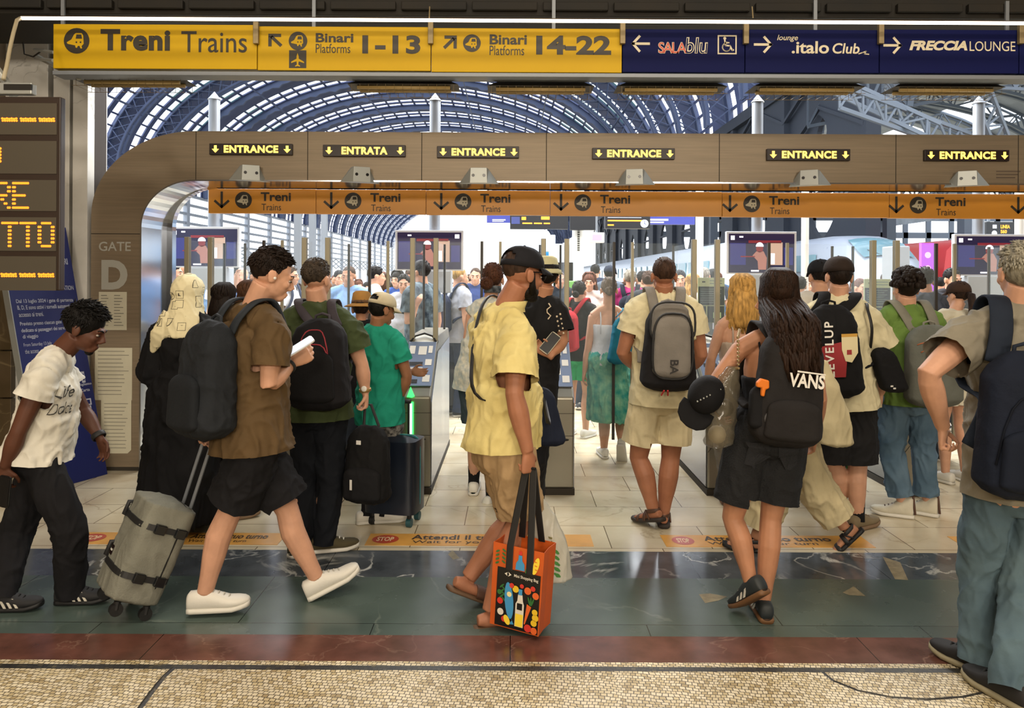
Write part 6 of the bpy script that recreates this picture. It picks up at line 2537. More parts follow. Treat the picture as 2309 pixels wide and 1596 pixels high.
for s in 'lr':
    c, d, n, w = foot_frame(f, s)
    b.tube([c - d * .083 * f.k - n * .02, c - d * .07 * f.k + n * .11 * f.k], [.008, .008], 6)
b.build('heel_stripe', M_brown, f.o)
MS = cloth('#5d5f58', bump=.4)
pk = backpack(f, 'grey backpack with orange zips on the man in the green T-shirt', MS, w=.38, h=.56, d=.19, off=(.06, -.29, 0), taper=.9, wd=.07, m_strap=cloth('#77756a'), fold=.004, zip_=(mat('orange_zip', '#9c5630', .5), [(.12, .12, .02), (.17, .14, .02)]))
O, r_, u_, bk, w, h, d = f.pk
MB().tube([O - r_ * .08 + u_ * .11 + bk * d * 1.0, O - r_ * .085 - u_ * .26 + bk * d * 1.08], .01, 6, flat=(1, .5)).build('orange_strap', mat('orange_zip', '#9c5630', .5), pk)
# --- grey haired man
f = begin('grey haired man in grey T-shirt and jeans with a navy backpack', 2290, 3.15, -4, 560,
          dict(hd=(2300, 616, 0), nk=(2300, 700, 0), sl=(2192, 752, .02), sr=(2408, 752, 0), el=(2092, 842, -.08), wl=(2126, 962, .05), er=(2450, 900, 0), wr=(2430, 1030, .1), hl=(2235, 1085, 0), hr=(2345, 1085, 0), kl=(2206, 1290, .06), kr=(2300, 1310, -.04), gl=(2206, 1516), gr=(2280, 1586), fl=(-26, 0), fr=(-16, 0)),
          skin='d', vox=.0055, head=(6, 6, 0), build=1.04, lr=.74, hs={'l': dict(d=(.1, .15, -1), th=(.6, .7, 0), pn=(.8, -.6, 0), curl=.95)})
shirt(f, cloth('#7d7768'), f.o, hem=-.1, sleeve=.66, Rs=(.08, .092, .092, .07, .05), fold=.009)
trousers(f, cloth('#42545f', col2='#5b707a', vscale=3), f.o, end=1.93, R=(.088, .084, .068, .066, .062), name='jeans', fold=.008, top=.08, dw=.002)
hair_short(f, '#8f8a7a', f.o, thick=.01, tufts=900, length=.03, mess=.25, low=.012, front=-.008)
shoes(f, M_shoe_k, mat('cream_sole', '#8f876c', .6), accent=M_shoe_k)
pk = backpack(f, 'navy backpack with an orange zip pull on the grey haired man', cloth('#141a28', bump=.4), w=.40, h=.56, d=.2, off=(-.09, -.34, .01), taper=.8, wd=.09, m_strap=cloth('#1d2430'), pocket=(.34, .24, .06, -.12, cloth('#111724')), fold=.005, zip_=(cloth('#0c111c'), [(.12, .17, .26)]))
O, r_, u_, bk, w, h, d = f.pk
MB().box(O - r_ * .08 + bk * (d + .05) - u_ * .13, (.012, .008, .085)).build('zip_pull', mat('orange_pull', '#c07a3a', .5), pk)
# --- white camisole woman
f = begin('woman in white camisole and teal floral skirt walking through the gate', 1370, 6.9, 4, 622,
          dict(hd=(1373, 655, 0), nk=(1372, 692, 0), sl=(1337, 714, 0), sr=(1406, 714, 0), el=(1326, 785, 0), wl=(1318, 838, 0), er=(1414, 785, 0), wr=(1402, 830, .2), kl=(1362, 938, .0), kr=(1400, 938, .02), gl=(1362, 1031), ar=(1402, 1002, -.1), fr=(15, -55)), skin='d', fem=True)
tank(f, cloth('#cfd0d6'), -.05, .82, 'camisole')
skirt(f, cloth('#2f8f86', col2='#7fb89a', vscale=14), f.o, .2, 1.05, .3)
hair_short(f, '#6d5f52', f.o, thick=.008, tufts=200, length=.015)
bun(f, '#6d5f52', f.o, .04, (0, -.12, -.01))
shoes(f, M_shoe_w, M_sole)
f11 = f
# --- red backpack woman
f = begin('woman in black top and green shorts with a red backpack beyond the gate', 1306, 7.9, 28, 634, dict(), skin='d', fem=True, vox=.008)
shirt(f, BLACKC, f.o)
trousers(f, cloth('#2a9a62'), f.o, end=.7, R=(.115, .115, .115, .1, .1), name='shorts')
hair_short(f, '#17110e', f.o, thick=.01, tufts=200, length=.02)
bun(f, '#17110e', f.o, .035, (0, -.12, -.03))
shoes(f, M_shoe_w, M_sole)
backpack(f, 'red backpack on the woman in green shorts', cloth('#a5222e'), w=.3, h=.46, d=.2, off=(-.06, -.22, 0))
# --- woman hidden behind the yellow shirt
f = begin('woman with a brown bun and sleeveless pale top behind the yellow shirt man', 1090, 5.7, 8, 596, dict(hd=(1112, 632, 0), nk=(1106, 680, 0), sl=(1064, 712, 0), sr=(1142, 714, 0), el=(1050, 795, 0), wl=(1042, 868, .05), kl=(1072, 985, 0), gl=(1068, 1112), kr=(1110, 1000, .05), ar=(1108, 1128, -.1), fr=(30, -30)), skin='d', fem=True)
shirt(f, cloth('#cfcab8', col2='#9fa8a8', vscale=25), f.o, hem=-.3, sleeve=0, name='sleeveless_top', flare=.06)
trousers(f, cloth('#38424a'), f.o, end=.8, name='shorts')
hair_short(f, '#4a2c1c', f.o, thick=.012, tufts=300, length=.02)
bun(f, '#4a2c1c', f.o, .045, (-.03, -.115, -.03))
b = MB()
b.loft([(f.J['hd'] + (f.H[2] * (-.075 + z) - f.H[1] * .02) * f.k, f.H[0] * .066, f.H[1] * .075) for z in (-.02, .01, .03)], 18)
b.build('neck_scarf', cloth('#23282e', col2='#6d7378', vscale=30), f.o, smooth=True)
shoes(f, M_shoe_w, M_sole, socks=BLACKC, sock_h=.13)
# --- man in embroidered black shirt
f = begin('man in black embroidered shirt and pale hat checking his phone behind the yellow shirt man', 1222, 4.95, -18, 598, dict(hd=(1228, 628, 0), nk=(1222, 680, 0), sl=(1165, 712, .04), sr=(1256, 700, -.03), er=(1268, 770, -.06), wr=(1240, 800, -.16), el=(1160, 820, 0), wl=(1195, 800, .1), hl=(1172, 905, .02), hr=(1208, 905, -.02), kl=(1172, 1030, .0), kr=(1205, 1030, .0), gl=(1150, 1150), gr=(1196, 1165)), skin='e',
          hs={'r': dict(d=(-.5, .2, .35), th=(0, .3, 1), pn=(-.3, -.9, .2), curl=.6)})
shirt(f, cloth('#121213', col2='#19191b'), f.o, sleeve=.8, Rs=(.075, .085, .088, .06, .05))
trousers(f, BLACKC, f.o, end=1.95)
brim_hat(f, cloth('#b9b48f'), f.o, r1=.125, h=.1, band=BLACKC)
hair_short(f, '#15100d', f.o, thick=.008, tufts=200)
b = MB()
R_, F_, U_ = frame(f)
for i in range(9):
    p = L3(f.J['sr'], f.J['er'], .1 + i * .075) + V((0, -.082, .0)) + V((.012 * (-1) ** i, 0, 0))
    b.sph(p, .008, 6)
pts = [f.J['sr'] + V((-.06 + .015 * sin(i * 1.9), -.085, .05 - i * .02)) for i in range(8)]
b.tube(pts, .005, 5)
b.build('embroidery', mat('pale_thread', '#c9b9a0', .7), f.o, smooth=True)
shoes(f, M_shoe_k, M_gum)
phone('phone held up by the man in the black embroidered shirt', f.J['wr'] + V((-.0, -.0, .075)), (.5, .2, .6), (.3, -.5, .6), m=mat('phone_cream', '#b9b39c', .4), lit=False)
f10 = f
# --- a few more in the queue
f = begin('man in white T-shirt and black cap just left of the lettered backpack man', 1846, 5.75, 4, 592, dict(hd=(1849, 626, 0)), skin='d', vox=.008)
shirt(f, cloth('#c9c5bb'), f.o, sleeve=.7)
trousers(f, cloth('#2a2d33'), f.o)
hair_short(f, '#15100d', f.o, thick=.005, tufts=100)
cap_hat(f, cloth('#151517'), f.o)
shoes(f, M_shoe_k, M_sole)
f = begin('woman in brown cap with a ponytail and white shorts beside the grey haired man', 2150, 6.2, -12, 640, dict(hd=(2160, 668, 0)), skin='d', fem=True, vox=.008)
shirt(f, cloth('#c2bba6'), f.o, sleeve=.4, hem=0)
trousers(f, cloth('#c9c3b0'), f.o, end=.6, R=(.118, .118, .118, .1, .1), name='shorts')
hair_short(f, '#2a1c14', f.o, thick=.008, tufts=200)
b = MB()
b.tube([f.J['hd'] + (f.H[1] * y + f.H[2] * z) * f.k for y, z in ((-.1, .02), (-.15, 0), (-.16, -.1), (-.14, -.2), (-.13, -.27))], [.02, .03, .032, .024, .006], 10)
b.build('ponytail', hair_mat('#2a1c14'), f.o, smooth=True)
cap_hat(f, cloth('#3a2920'), f.o)
shoes(f, M_shoe_w, M_sole)
f = begin('man in grey T-shirt with sunglasses on his head beyond the curly haired man', 2085, 7.0, 6, 604, dict(), skin='e', vox=.008)
shirt(f, cloth('#474b55'), f.o)
trousers(f, cloth('#2f3540'), f.o)
hair_short(f, '#1c1612', f.o, thick=.006, tufts=200)
MB().tube([f.J['hd'] + (f.H[0] * .085 * cos(q) + f.H[1] * .1 * sin(q) + f.H[2] * .095) * f.k for q in [i * pi / 10 for i in range(11)]], .008, 6).build('sunglasses', M_lens, f.o)
shoes(f, M_shoe_k, M_sole)
f = begin('woman with smooth dark hair right of the patterned headscarf', 508, 5.35, 8, 642, dict(hd=(507, 678, 0)), skin='e', fem=True, vox=.008)
shirt(f, cloth('#2a2524'), f.o)
trousers(f, BLACKC, f.o)
hair_long(f, '#1b120d', f.o, length=.3, width=.1, n=140, wave=.003)
shoes(f, M_shoe_k, M_gum)
f = begin('woman with brown hair just left of the brown T-shirt man', 560, 5.9, 10, 636, dict(), skin='d', fem=True, vox=.008)
shirt(f, cloth('#b78f7c'), f.o)
trousers(f, cloth('#3a3f4a'), f.o)
hair_long(f, '#4d3322', f.o, length=.3, width=.1, n=140)
shoes(f, M_shoe_w, M_sole)
f = begin('person in straw hat and black top behind the teal shirt man', 815, 5.95, 0, 668, dict(), skin='e', fem=True, vox=.008)
shirt(f, BLACKC, f.o)
trousers(f, cloth('#2f3540'), f.o)
hair_short(f, '#2a1c14', f.o, thick=.01, tufts=150)
brim_hat(f, cloth('#a5793f'), f.o, r1=.17, h=.125, band=mat('hat_band', '#5a3d1e', .7))
shoes(f, M_shoe_k, M_sole)
# ---------------------------------------------------------------- writing on the blue panel
def puv(px, py):
    o = V((0, 0, CAMZ))
    d = at(px, py, 1) - o
    t = (O_BT - o).dot(N_BT) / d.dot(N_BT)
    q = o + d * t - O_BT
    a, b_, c = X_BT.dot(X_BT), X_BT.dot(Y_BT), Y_BT.dot(Y_BT)
    p, r = q.dot(X_BT), q.dot(Y_BT)
    D_ = a * c - b_ * b_
    return (p * c - r * b_) / D_, (r * a - p * b_) / D_


fb = Face(O_BT, X_BT, Y_BT, N_BT)
for s, xa_, ya_, xb_, hpx, bo in (('Dal 13 luglio 2024 i gate di partenza', 37, 686, 166, 11, .012), ('B, D, E sono attivi i tornelli automatici di', 40, 700, 170, 11, .012), ('accesso ai treni.', 43, 715, 99, 10, .012),
                              ('Previsto presso ciascun gate un', 46, 737, 150, 11, .012), ('dedicato ai passeggeri dei servizi', 49, 752, 152, 11, .012), ('di viaggio', 52, 766, 87, 11, .012), ('From Saturday 13 July', 54, 784, 118, 10, 0), ('the access', 57, 798, 88, 10, 0),
                              ('ORI', 135, 596, 153, 14, .03), ('STATION', 134, 654, 166, 10, .012), ('Biglietto', 178, 872, 207, 7, .012), ('Carta', 182, 884, 203, 7, .012)):
    u0, v0 = puv(xa_, ya_)
    u1, _ = puv(xb_, ya_)
    _, v1 = puv(xa_, ya_ - hpx)
    fb.text(s, u0, v1, u1, v0, 0, bo)
    fb.cut('lettering', [mat('panel_white', '#b9bcc9', .5)], BT)
for x0_, y0_, x1_, y1_ in ((181, 838, 193, 862), (188, 900, 207, 912), (192, 916, 207, 926), (198, 930, 214, 938)):
    u0, v0 = puv(x0_, y0_)
    u1, v1 = puv(x1_, y1_)
    fb.rect(u0, v0, u1, v1, 0)
    du, dv = (u1 - u0) * .2, (v1 - v0) * .2
    fb.rect(u0 + du, v0 + dv, u1 - du, v1 - dv, 1, .003)
    fb.cut('pictogram', [mat('panel_white', '#b9bcc9', .5), mat('totem_blue')], BT)

# ---------------------------------------------------------------- bags, suitcases and things in hand


def ring(b, O, r, u, bk, w, d, z, hz, m=0, e=3.2, th=.004):
    c = O + bk * d * .54
    b.loft([(c + u * (z + q * hz / 2), r * (w / 2 + th), bk * (d * .54 + th)) for q in (-1, 1)], 28, m, e)


# grey wheeled suitcase pulled by the walking man
b0 = V((-.77, -.64, 0))
r0 = V((.64, -.77, 0))
tl = radians(24)
u0 = UP * cos(tl) - b0 * sin(tl)
bk0 = b0 * cos(tl) + UP * sin(tl)
O = at(333, 1232, 3.74) - bk0 * .12
MGS = cloth('#77776c', bump=.3, bscale=120)
t = thing('wheeled_suitcase', 'soft grey wheeled suitcase with black straps pulled by the walking man', 'suitcase', V((O.x, O.y, 0)))
b = MB()
pack_shell(b, O, r0, u0, bk0, .33, .49, .23, 1.0, 0, 5, .0, (.05, .05))
b.build('body', MGS, t, vox=.007, relax=3, fold=(0.0027, 10, 7, 3))
b = MB()
ring(b, O, r0, u0, bk0, .33, .23, -.11, .028, 0, 4, .008)
b.build('strap', M_web, t)
b = MB()
ring(b, O, r0, u0, bk0, .33, .23, .12, .028, 0, 4, .008)
b.build('strap', M_web, t)
for z in (-.11, .12):
    for sx in (.02, .12):
        MB().box(O + r0 * .175 + bk0 * (.04 + sx) + u0 * z, (.03, .05, .045), Matrix((r0, bk0, u0)).transposed()).build('buckle', M_lens, t, bevel=.004)
b = MB()
for i in range(13):
    pass
b.loft([(O + bk0 * .06 + u0 * q * .0, r0 * (.168 + p), u0 * (.243 + p)) for q, p in ((0, 0),)] + [(O + bk0 * .066, r0 * .17, u0 * .245)], 32, 0, 5)
b.build('zip', M_web, t)
for px, py in ((262, 1168), (210, 1262)):
    c = O - r0 * .1 + bk0 * .25 + u0 * (.14 if py < 1200 else -.06)
    MB().tube([c - u0 * .035 - bk0 * .02, c - u0 * .03 + bk0 * .012, c + u0 * .03 + bk0 * .012, c + u0 * .035 - bk0 * .02], .011, 8).build('handle', M_web, t, smooth=True)
q = Face(O + bk0 * .252 - u0 * .06 - r0 * .08, r0, -u0, bk0)
q.rect(-.012, -.022, .03, .022, 0, .0)
q.rect(-.006, -.004, .024, .004, 1, .002)
q.done('patch', [M_ledbox, M_white], t)
for sx in (-.12, .12):
    for sz in (.05, .19):
        p = O - u0 * .255 + r0 * sx + bk0 * sz
        wz = .03
        p = V((p.x, p.y, max(wz, p.z - .02)))
        MB().tube([p - r0 * .014, p + r0 * .014], .03, 16).build('wheel', M_rub, t, auto=40)
        MB().tube([p, O - u0 * .235 + r0 * sx + bk0 * sz], .017, 8).build('wheel_mount', M_rub, t)
hnd = f1.J['wl']
for sx in (-.06, .06):
    MB().tube([O + u0 * .23 + r0 * sx + bk0 * .02, hnd + V((0, 0, -.07)) + r0 * sx], .009, 8).build('pull_tube', M_grey, t)
MB().tube([hnd + V((0, 0, -.07)) - r0 * .075, hnd + V((0, 0, -.07)) + r0 * .075], .015, 8).build('pull_handle', M_rub, t)

# black backpack carried by its loop
r1, b1 = V((cos(.25), -sin(.25), 0)), V((-sin(.25), -cos(.25), 0))
O = at(842, 1040, 4.6)
t = thing('backpack', 'black backpack dangling from the hand of the man in the dark green T-shirt', 'backpack', O - UP * .26)
b = MB()
pack_shell(b, O, r1, UP, b1, .29, .46, .17, .8)
b.build('body', cloth('#151516'), t, vox=.007, relax=3, fold=(0.0032, 12, 8, 7))
b = MB()
pack_shell(b, O - UP * .1 + b1 * .12, r1, UP, b1, .24, .2, .07, .95, 0, 3.2, .3)
b.build('front_pocket', cloth('#19191b'), t, vox=.007, relax=2, fold=(0.0018, 12, 8, 7))
hp = at(830, 912, 4.6)
MB().tube([O + UP * .22 - r1 * .05 + b1 * .03, hp - r1 * .02 + UP * .0, hp + r1 * .02, O + UP * .22 + r1 * .05 + b1 * .03], .009, 8).build('handle', M_web, t)
MB().tube([O + UP * .17 - r1 * .1 + b1 * .05, O - UP * .02 - r1 * .19 + b1 * .09, O - UP * .12 - r1 * .2 + b1 * .03], .016, 6, flat=(1, .3)).build('strap', M_web, t)
q = Face(O + b1 * .2, r1, -UP, b1)
q.rect(-.035, -.16, -.005, -.135, 0, -.035)
q.rect(-.05, .06, -.035, .12, 0, .018)
q.done('tag', M_white, t)
# navy hard suitcase
r2, b2_ = V((cos(.22), -sin(.22), 0)), V((-sin(.22), -cos(.22), 0))
O = V((at(905, 1080, 5.2).x, 5.22, .0))
t = thing('wheeled_suitcase', 'navy hard shell suitcase with teal trim beside the teal shirt man', 'suitcase', O)
b = MB()
pack_shell(b, O + UP * .33, r2, UP, b2_, .36, .53, .24, 1, 0, 6, 0, (.05, .05))
for i in range(5):
    b.box(O + UP * .33 + b2_ * .243 + r2 * (-.12 + i * .06), (.012, .012, .42), Matrix((r2, b2_, UP)).transposed())
b.build('shell', mat('navy_shell', '#0f1826', .35), t, auto=35)
b = MB()
ring(b, O + UP * .33, UP, r2, b2_, .54, .235, .0, .0, 0, 6)
b = MB()
b.loft([(O + UP * .33 + b2_ * (.13 + q * .006), r2 * .183, UP * .27) for q in (-1, 1)], 32, 0, 7)
b.build('trim', mat('teal_trim', '#2f7f86', .5), t)
for sx in (-.13, .13):
    for sy in (.04, .2):
        p = O + r2 * sx + b2_ * sy
        MB().tube([p + UP * .03 - r2 * .016, p + UP * .03 + r2 * .016], .03, 14).build('wheel', mat('teal_wheel', '#1f4a50', .5) if sx > 0 else M_rub, t, auto=40)
        MB().tube([p + UP * .04, p + UP * .08], .016, 8).build('wheel_mount', M_rub, t)
zt = at(893, 905, 5.15).z
for sx in (-.07, .07):
    MB().tube([O + r2 * sx + b2_ * .06 + UP * .58, O + r2 * sx + b2_ * .06 + UP * (zt)], .008, 8).build('pull_tube', M_rub, t)
MB().tube([O + r2 * -.085 + b2_ * .06 + UP * zt, O + r2 * .085 + b2_ * .06 + UP * zt], .014, 8).build('pull_handle', M_rub, t)

# orange shopping bag
yw = radians(24)
r3, b3 = V((cos(yw), -sin(yw), 0)), V((-sin(yw), -cos(yw), 0))
u3 = (UP + r3 * .06).normalized()
r3 = (r3 - u3 * r3.dot(u3)).normalized()
O = at(1164, 1327, 3.47)
M_ob = mat('orange_woven_bag', '#c4571c', .45, var=.1, vscale=6)
t = thing('shopping_bag', 'orange shopping bag printed with food, hanging from the hand of the yellow shirt man', 'bag', O - u3 * .195)
b = MB()
w_, h_, d_ = .245, .385, .15
b.add([O + r3 * x * w_ / 2 * (1.04 if z > 0 else 1) + u3 * z * h_ / 2 - b3 * y for z in (-1, 1) for x, y in ((-1, 0), (1, 0), (.96, d_ / 2), (1, d_), (-1, d_), (-.96, d_ / 2))],
      [(0, 1, 7, 6), (1, 2, 8, 7), (2, 3, 9, 8), (3, 4, 10, 9), (4, 5, 11, 10), (5, 0, 6, 11), (5, 4, 3, 2, 1, 0)])
o = b.build('body', M_ob, t)
o.modifiers.new('s', 'SOLIDIFY').thickness = .003
q = Face(O, r3, -u3, b3)
q.rect(-.098, -.085, .118, .187, 0, .003)
q.text('Mini Shopping Bag', -.012, -.068, .108, -.05, 1, .012, 0, 1, .006)
q.poly([(-.06, -.06), (-.045, -.069), (-.048, -.06), (-.045, -.051)], 1, .006).poly([(-.025, -.06), (-.042, -.071), (-.036, -.06), (-.042, -.049)], 1, .006)
CO = ['#111111', '#d9d3c4', '#c8352b', '#d8622a', '#e0b92a', '#3f8fc0', '#2f6a34', '#e6dca0', '#f0d23c']
el = lambda cx, cy, rx, ry, m, a=0, l=.006: q.poly([(cx + rx * cos(i * pi / 8) * cos(a) - ry * sin(i * pi / 8) * sin(a), cy + rx * cos(i * pi / 8) * sin(a) + ry * sin(i * pi / 8) * cos(a)) for i in range(16)], m, l)
el(-.03, .06, .022, .085, 5, -.12)
q.poly([(-.02, .13), (.0, .165), (-.03, .17), (-.01, .15)], 5, .006)
el(-.03, .03, .012, .012, 7, 0, .008)
q.poly([(.014, .02), (.036, .02), (.04, .05), (.046, .065), (.046, .17), (.004, .17), (.004, .065), (.012, .05)], 1, .007)
q.rect(.006, .11, .044, .168, 8, .008)
q.rect(.016, -.005, .034, .022, 5, .008)
q.rect(.012, .06, .038, .09, 0, .009)
q.poly([(.06, .055), (.082, .065), (.055, .15), (.05, .15)], 3, .007)
for a in (-.3, 0, .3):
    el(.078 + a * .03, .04, .004, .02, 6, a, .007)
for x, y, rr0, m in ((-.075, .07, .015, 2), (-.08, .03, .012, 6), (.0, .0, .016, 4), (-.02, -.012, .012, 2), (.06, -.005, .017, 3), (.085, -.02, .012, 2), (.1, .01, .016, 3), (-.07, .12, .016, 1), (-.05, .15, .014, 2), (.1, .085, .014, 4), (.104, .11, .016, 4), (.098, .135, .015, 4), (.07, .165, .018, 2), (.1, .17, .016, 3), (.03, -.02, .01, 2)):
    el(x, y, rr0, rr0, m, 0, .0065)
el(-.035, .15, .014, .024, 8, -.5, .009)
for i in range(6):
    el(-.07 + (i % 2) * .012, .0 + i * .012, .004, .014, 6, (-1) ** i * .8, .0055)
for i in range(8):
    el(-.085 + .016 * (-1) ** i, -.165 + i * .009, .011, .0045, 6, (-1) ** i * .5, .005)
q.poly([(.005, -.16), (.022, -.16), (.024, -.135), (.036, -.12), (.038, -.09), (-.008, -.09), (-.006, -.12), (.004, -.135)], 5, .005)
q.rect(.006, -.178, .021, -.158, 2, .005)
el(.092, -.125, .014, .042, 8, .25, .005)
for i in range(3):
    el(.09 + i * .003, -.145 + i * .018, .008, .002, 3, .25, .007)
el(.055, -.11, .008, .03, 6, .4, .005)
q.done('print', [mat('bag_ink_%d' % i, c, .4) for i, c in enumerate(CO)], t)
hw_ = f8.J['wr'] + V((.01, 0, -.075))
for dy, nm in ((.002, 'handle'), (-d_, 'handle')):
    P = [O - u3 * -.08 - r3 * .04 + b3 * .004, O + u3 * .19 - r3 * .04 + b3 * (.004 + dy * .9), hw_ - r3 * .018, hw_ + r3 * .018, O + u3 * .19 + r3 * .062 + b3 * (.004 + dy * .9), O + u3 * .08 + r3 * .062 + b3 * .004]
    if dy < 0:
        P = P[1:-1]
    b = MB()
    b.loft([(p, r3 * .017, b3 * .003) for p in P[:len(P) // 2]], 6, 0, 5)
    b.loft([(p, r3 * .017, b3 * .003) for p in P[len(P) // 2:]], 6, 0, 5)
    b.tube([hw_ - r3 * .03, hw_ + r3 * .03], .007, 6)
    b.build(nm, M_web, t)
# white plastic bag behind it
O = at(1238, 1215, 3.72)
t = thing('plastic_bag', 'translucent white plastic bag with green print behind the orange shopping bag', 'bag', O - UP * .2)
M_pl = mat('white_plastic', '#cfcdbf', .35, trans=.25, alpha=.86)
b = MB()
S_ = []
for z, w, d, x in ((-.2, .05, .04, .03), (-.19, .085, .06, .025), (-.1, .09, .065, .01), (.0, .08, .06, .0), (.12, .055, .04, -.03), (.22, .03, .02, -.07), (.3, .02, .014, -.1)):
    S_.append((O + V((x, 0, z)), V((w, 0, 0)), V((0, d, 0))))
b.loft(S_, 20)
bag = b.build('body', M_pl, t, vox=.006, relax=2, fold=(0.0040, 14, 5, 8))
q = Face(O + V((.03, -.075, -.07)), (1, 0, 0), (0, 0, -1), (0, -1, 0))
for i in range(9):
    el(-.01 + .02 * (-1) ** i, -.03 + i * .014, .02, .008, 0, (-1) ** i * .6)
for i in range(4):
    el(-.03 + i * .008, -.1 + i * .02, .01, .005, 1, .5)
pr = q.done('print', [mat('leaf_green', '#3c7a34', .5), mat('olive_ink', '#6f6a3c', .5)], t)
md = pr.modifiers.new('sw', 'SHRINKWRAP')
md.target = bag
md.wrap_mode = 'ABOVE_SURFACE'
md.offset = .002
MB().tube([O + V((-.1, 0, .29)), hw_ + V((.01, .04, -.01)), hw_ + V((0, .02, .02))], .012, 8, flat=(1, .4)).build('handle', M_pl, t)
# navy sling bag of the yellow shirt man
O = at(1222, 935, 3.98)
t = thing('sling_bag', 'dark navy sling bag at the far hip of the yellow shirt man', 'bag', O - UP * .15)
b = MB()
pack_shell(b, O, V((.95, .3, 0)), (UP + V((-.2, 0, 0))).normalized(), V((.3, -.95, 0)), .17, .31, .1, .8)
b.build('body', cloth('#1a2030'), t, vox=.007, relax=2, fold=(0.0023, 12, 8, 2))
r_, F_, u_ = frame(f8)
k = f8.k
b = MB()
P = [O + UP * .12, f8.J['mh'] + r_ * .12 * k + F_ * .17 * k + UP * .12, f8.J['ms'] + F_ * .17 * k - u_ * .2 * k, L3(f8.J['nk'], f8.J['sl'], .45) + u_ * .085 * k + F_ * .04, L3(f8.J['nk'], f8.J['sl'], .4) + u_ * .075 * k - F_ * .07, f8.J['ms'] - F_ * .155 * k - u_ * .12 * k, f8.J['ms'] - F_ * .17 * k - u_ * .3 * k + r_ * .12, O + UP * .05]
band(b, P, .028, .008, f8)
b.build('strap', M_web, t, smooth=True)
# cream tote
O = at(1872, 915, 4.42)
t = thing('tote_bag', 'cream cotton tote bag hanging behind the long haired woman', 'bag', O - UP * .25)
b = MB()
S_ = [(O + V((x, 0, z)), V((w, 0, 0)), V((0, d, 0))) for z, w, d, x in ((-.23, .05, .04, .04), (-.215, .1, .07, .03), (-.12, .115, .08, .01), (.0, .1, .06, -.01), (.15, .07, .035, -.04), (.26, .05, .02, -.07))]
b.loft(S_, 22)
b.build('body', cloth('#cabf9b'), t, vox=.007, relax=3, fold=(0.0054, 9, 3, 3))
b = MB()
b.tube([O + V((-.07, 0, .24)), O + V((-.13, .02, .42)), V((f14.J['sl'].x - .02, f14.J['sl'].y - .05, f14.J['sl'].z + .06))], .016, 6, flat=(1, .3))
b.build('handle', cloth('#cabf9b'), t)
# shoulder bag of the lettered backpack man
O = at(1990, 832, 4.98)
t = thing('shoulder_bag', 'black shoulder bag at the right side of the lettered backpack', 'bag', O - UP * .16)
b = MB()
pack_shell(b, O, V((.97, .22, 0)), (UP + V((-.3, 0, 0))).normalized(), V((.22, -.97, 0)), .19, .3, .11, .8)
b.build('body', cloth('#141416'), t, vox=.007, relax=2, fold=(0.0027, 12, 8, 2))
b = MB()
P = [O + V((-.09, -.02, .14)), at(1966, 740, 4.88), at(1957, 700, 4.93), at(1950, 684, 5.02), f16.J['sr'] + V((-.08, .13, .0))]
band(b, P, .02, .006, f16)
b.build('strap', M_web, t, smooth=True)
q = Face(O + V((.22, -.97, 0)) * .135, V((.97, .22, 0)), (0, 0, -1), V((.22, -.97, 0)))
q.rect(-.04, .09, -.02, .1, 0, -.01).rect(-.02, .105, .0, .115, 0, -.01)
q.done('logo', M_white, t)
# teal tote of the camisole woman
O = at(1400, 765, 6.66)
t = thing('tote_bag', 'teal blue tote bag on the shoulder of the woman in the white camisole', 'bag', O - UP * .25)
b = MB()
pack_shell(b, O, V((.97, .22, 0)), (UP + V((.1, 0, 0))).normalized(), V((.22, -.97, 0)), .26, .42, .12, .7)
b.build('body', cloth('#206d86'), t, vox=.008, relax=2, fold=(0.0036, 10, 6, 2))
MB().tube([O + UP * .2 - V((.04, 0, 0)), f11.J['sr'] + V((-.01, -.07, .07)), f11.J['sr'] + V((-.01, .05, .07))], .014, 6, flat=(1, .4)).build('handle', cloth('#206d86'), t)
# cap held on the arm of the long haired woman
el_ = L3(f15.J['er' if False else 'el'], f15.J['wl'], .55)
c = at(1592, 890, 3.62)
t = thing('baseball_cap', 'black studded cap hooked on the forearm of the long haired woman', 'cap', c - UP * .09)
ax = (at(1560, 945, 3.58) - c).normalized()
sd = ax.cross(V((0, -1, .15))).normalized()
nn = sd.cross(ax)
b = MB()
b.ell(c, sd * .085, ax * .1, nn * .085, 22)
b.build('crown', cloth('#111113'), t, smooth=True)
b = MB()
b.loft([(c + ax * (.07 + z) + nn * .01 * z, sd * w, nn * .006) for z, w in ((0, .085), (.04, .088), (.08, .075), (.105, .045), (.112, .01))], 18, 0, 4)
b.build('brim', cloth('#111113'), t, smooth=True)
b = MB()
for i in range(9):
    p = c + nn * (.082 if nn.y < 0 else -.082) * (1 - .04 * abs(i - 4)) + sd * (-.03 + .008 * i) + ax * (-.04 + .014 * i)
    b.sph(p, .0045, 6)
b.build('studs', M_silver, t)
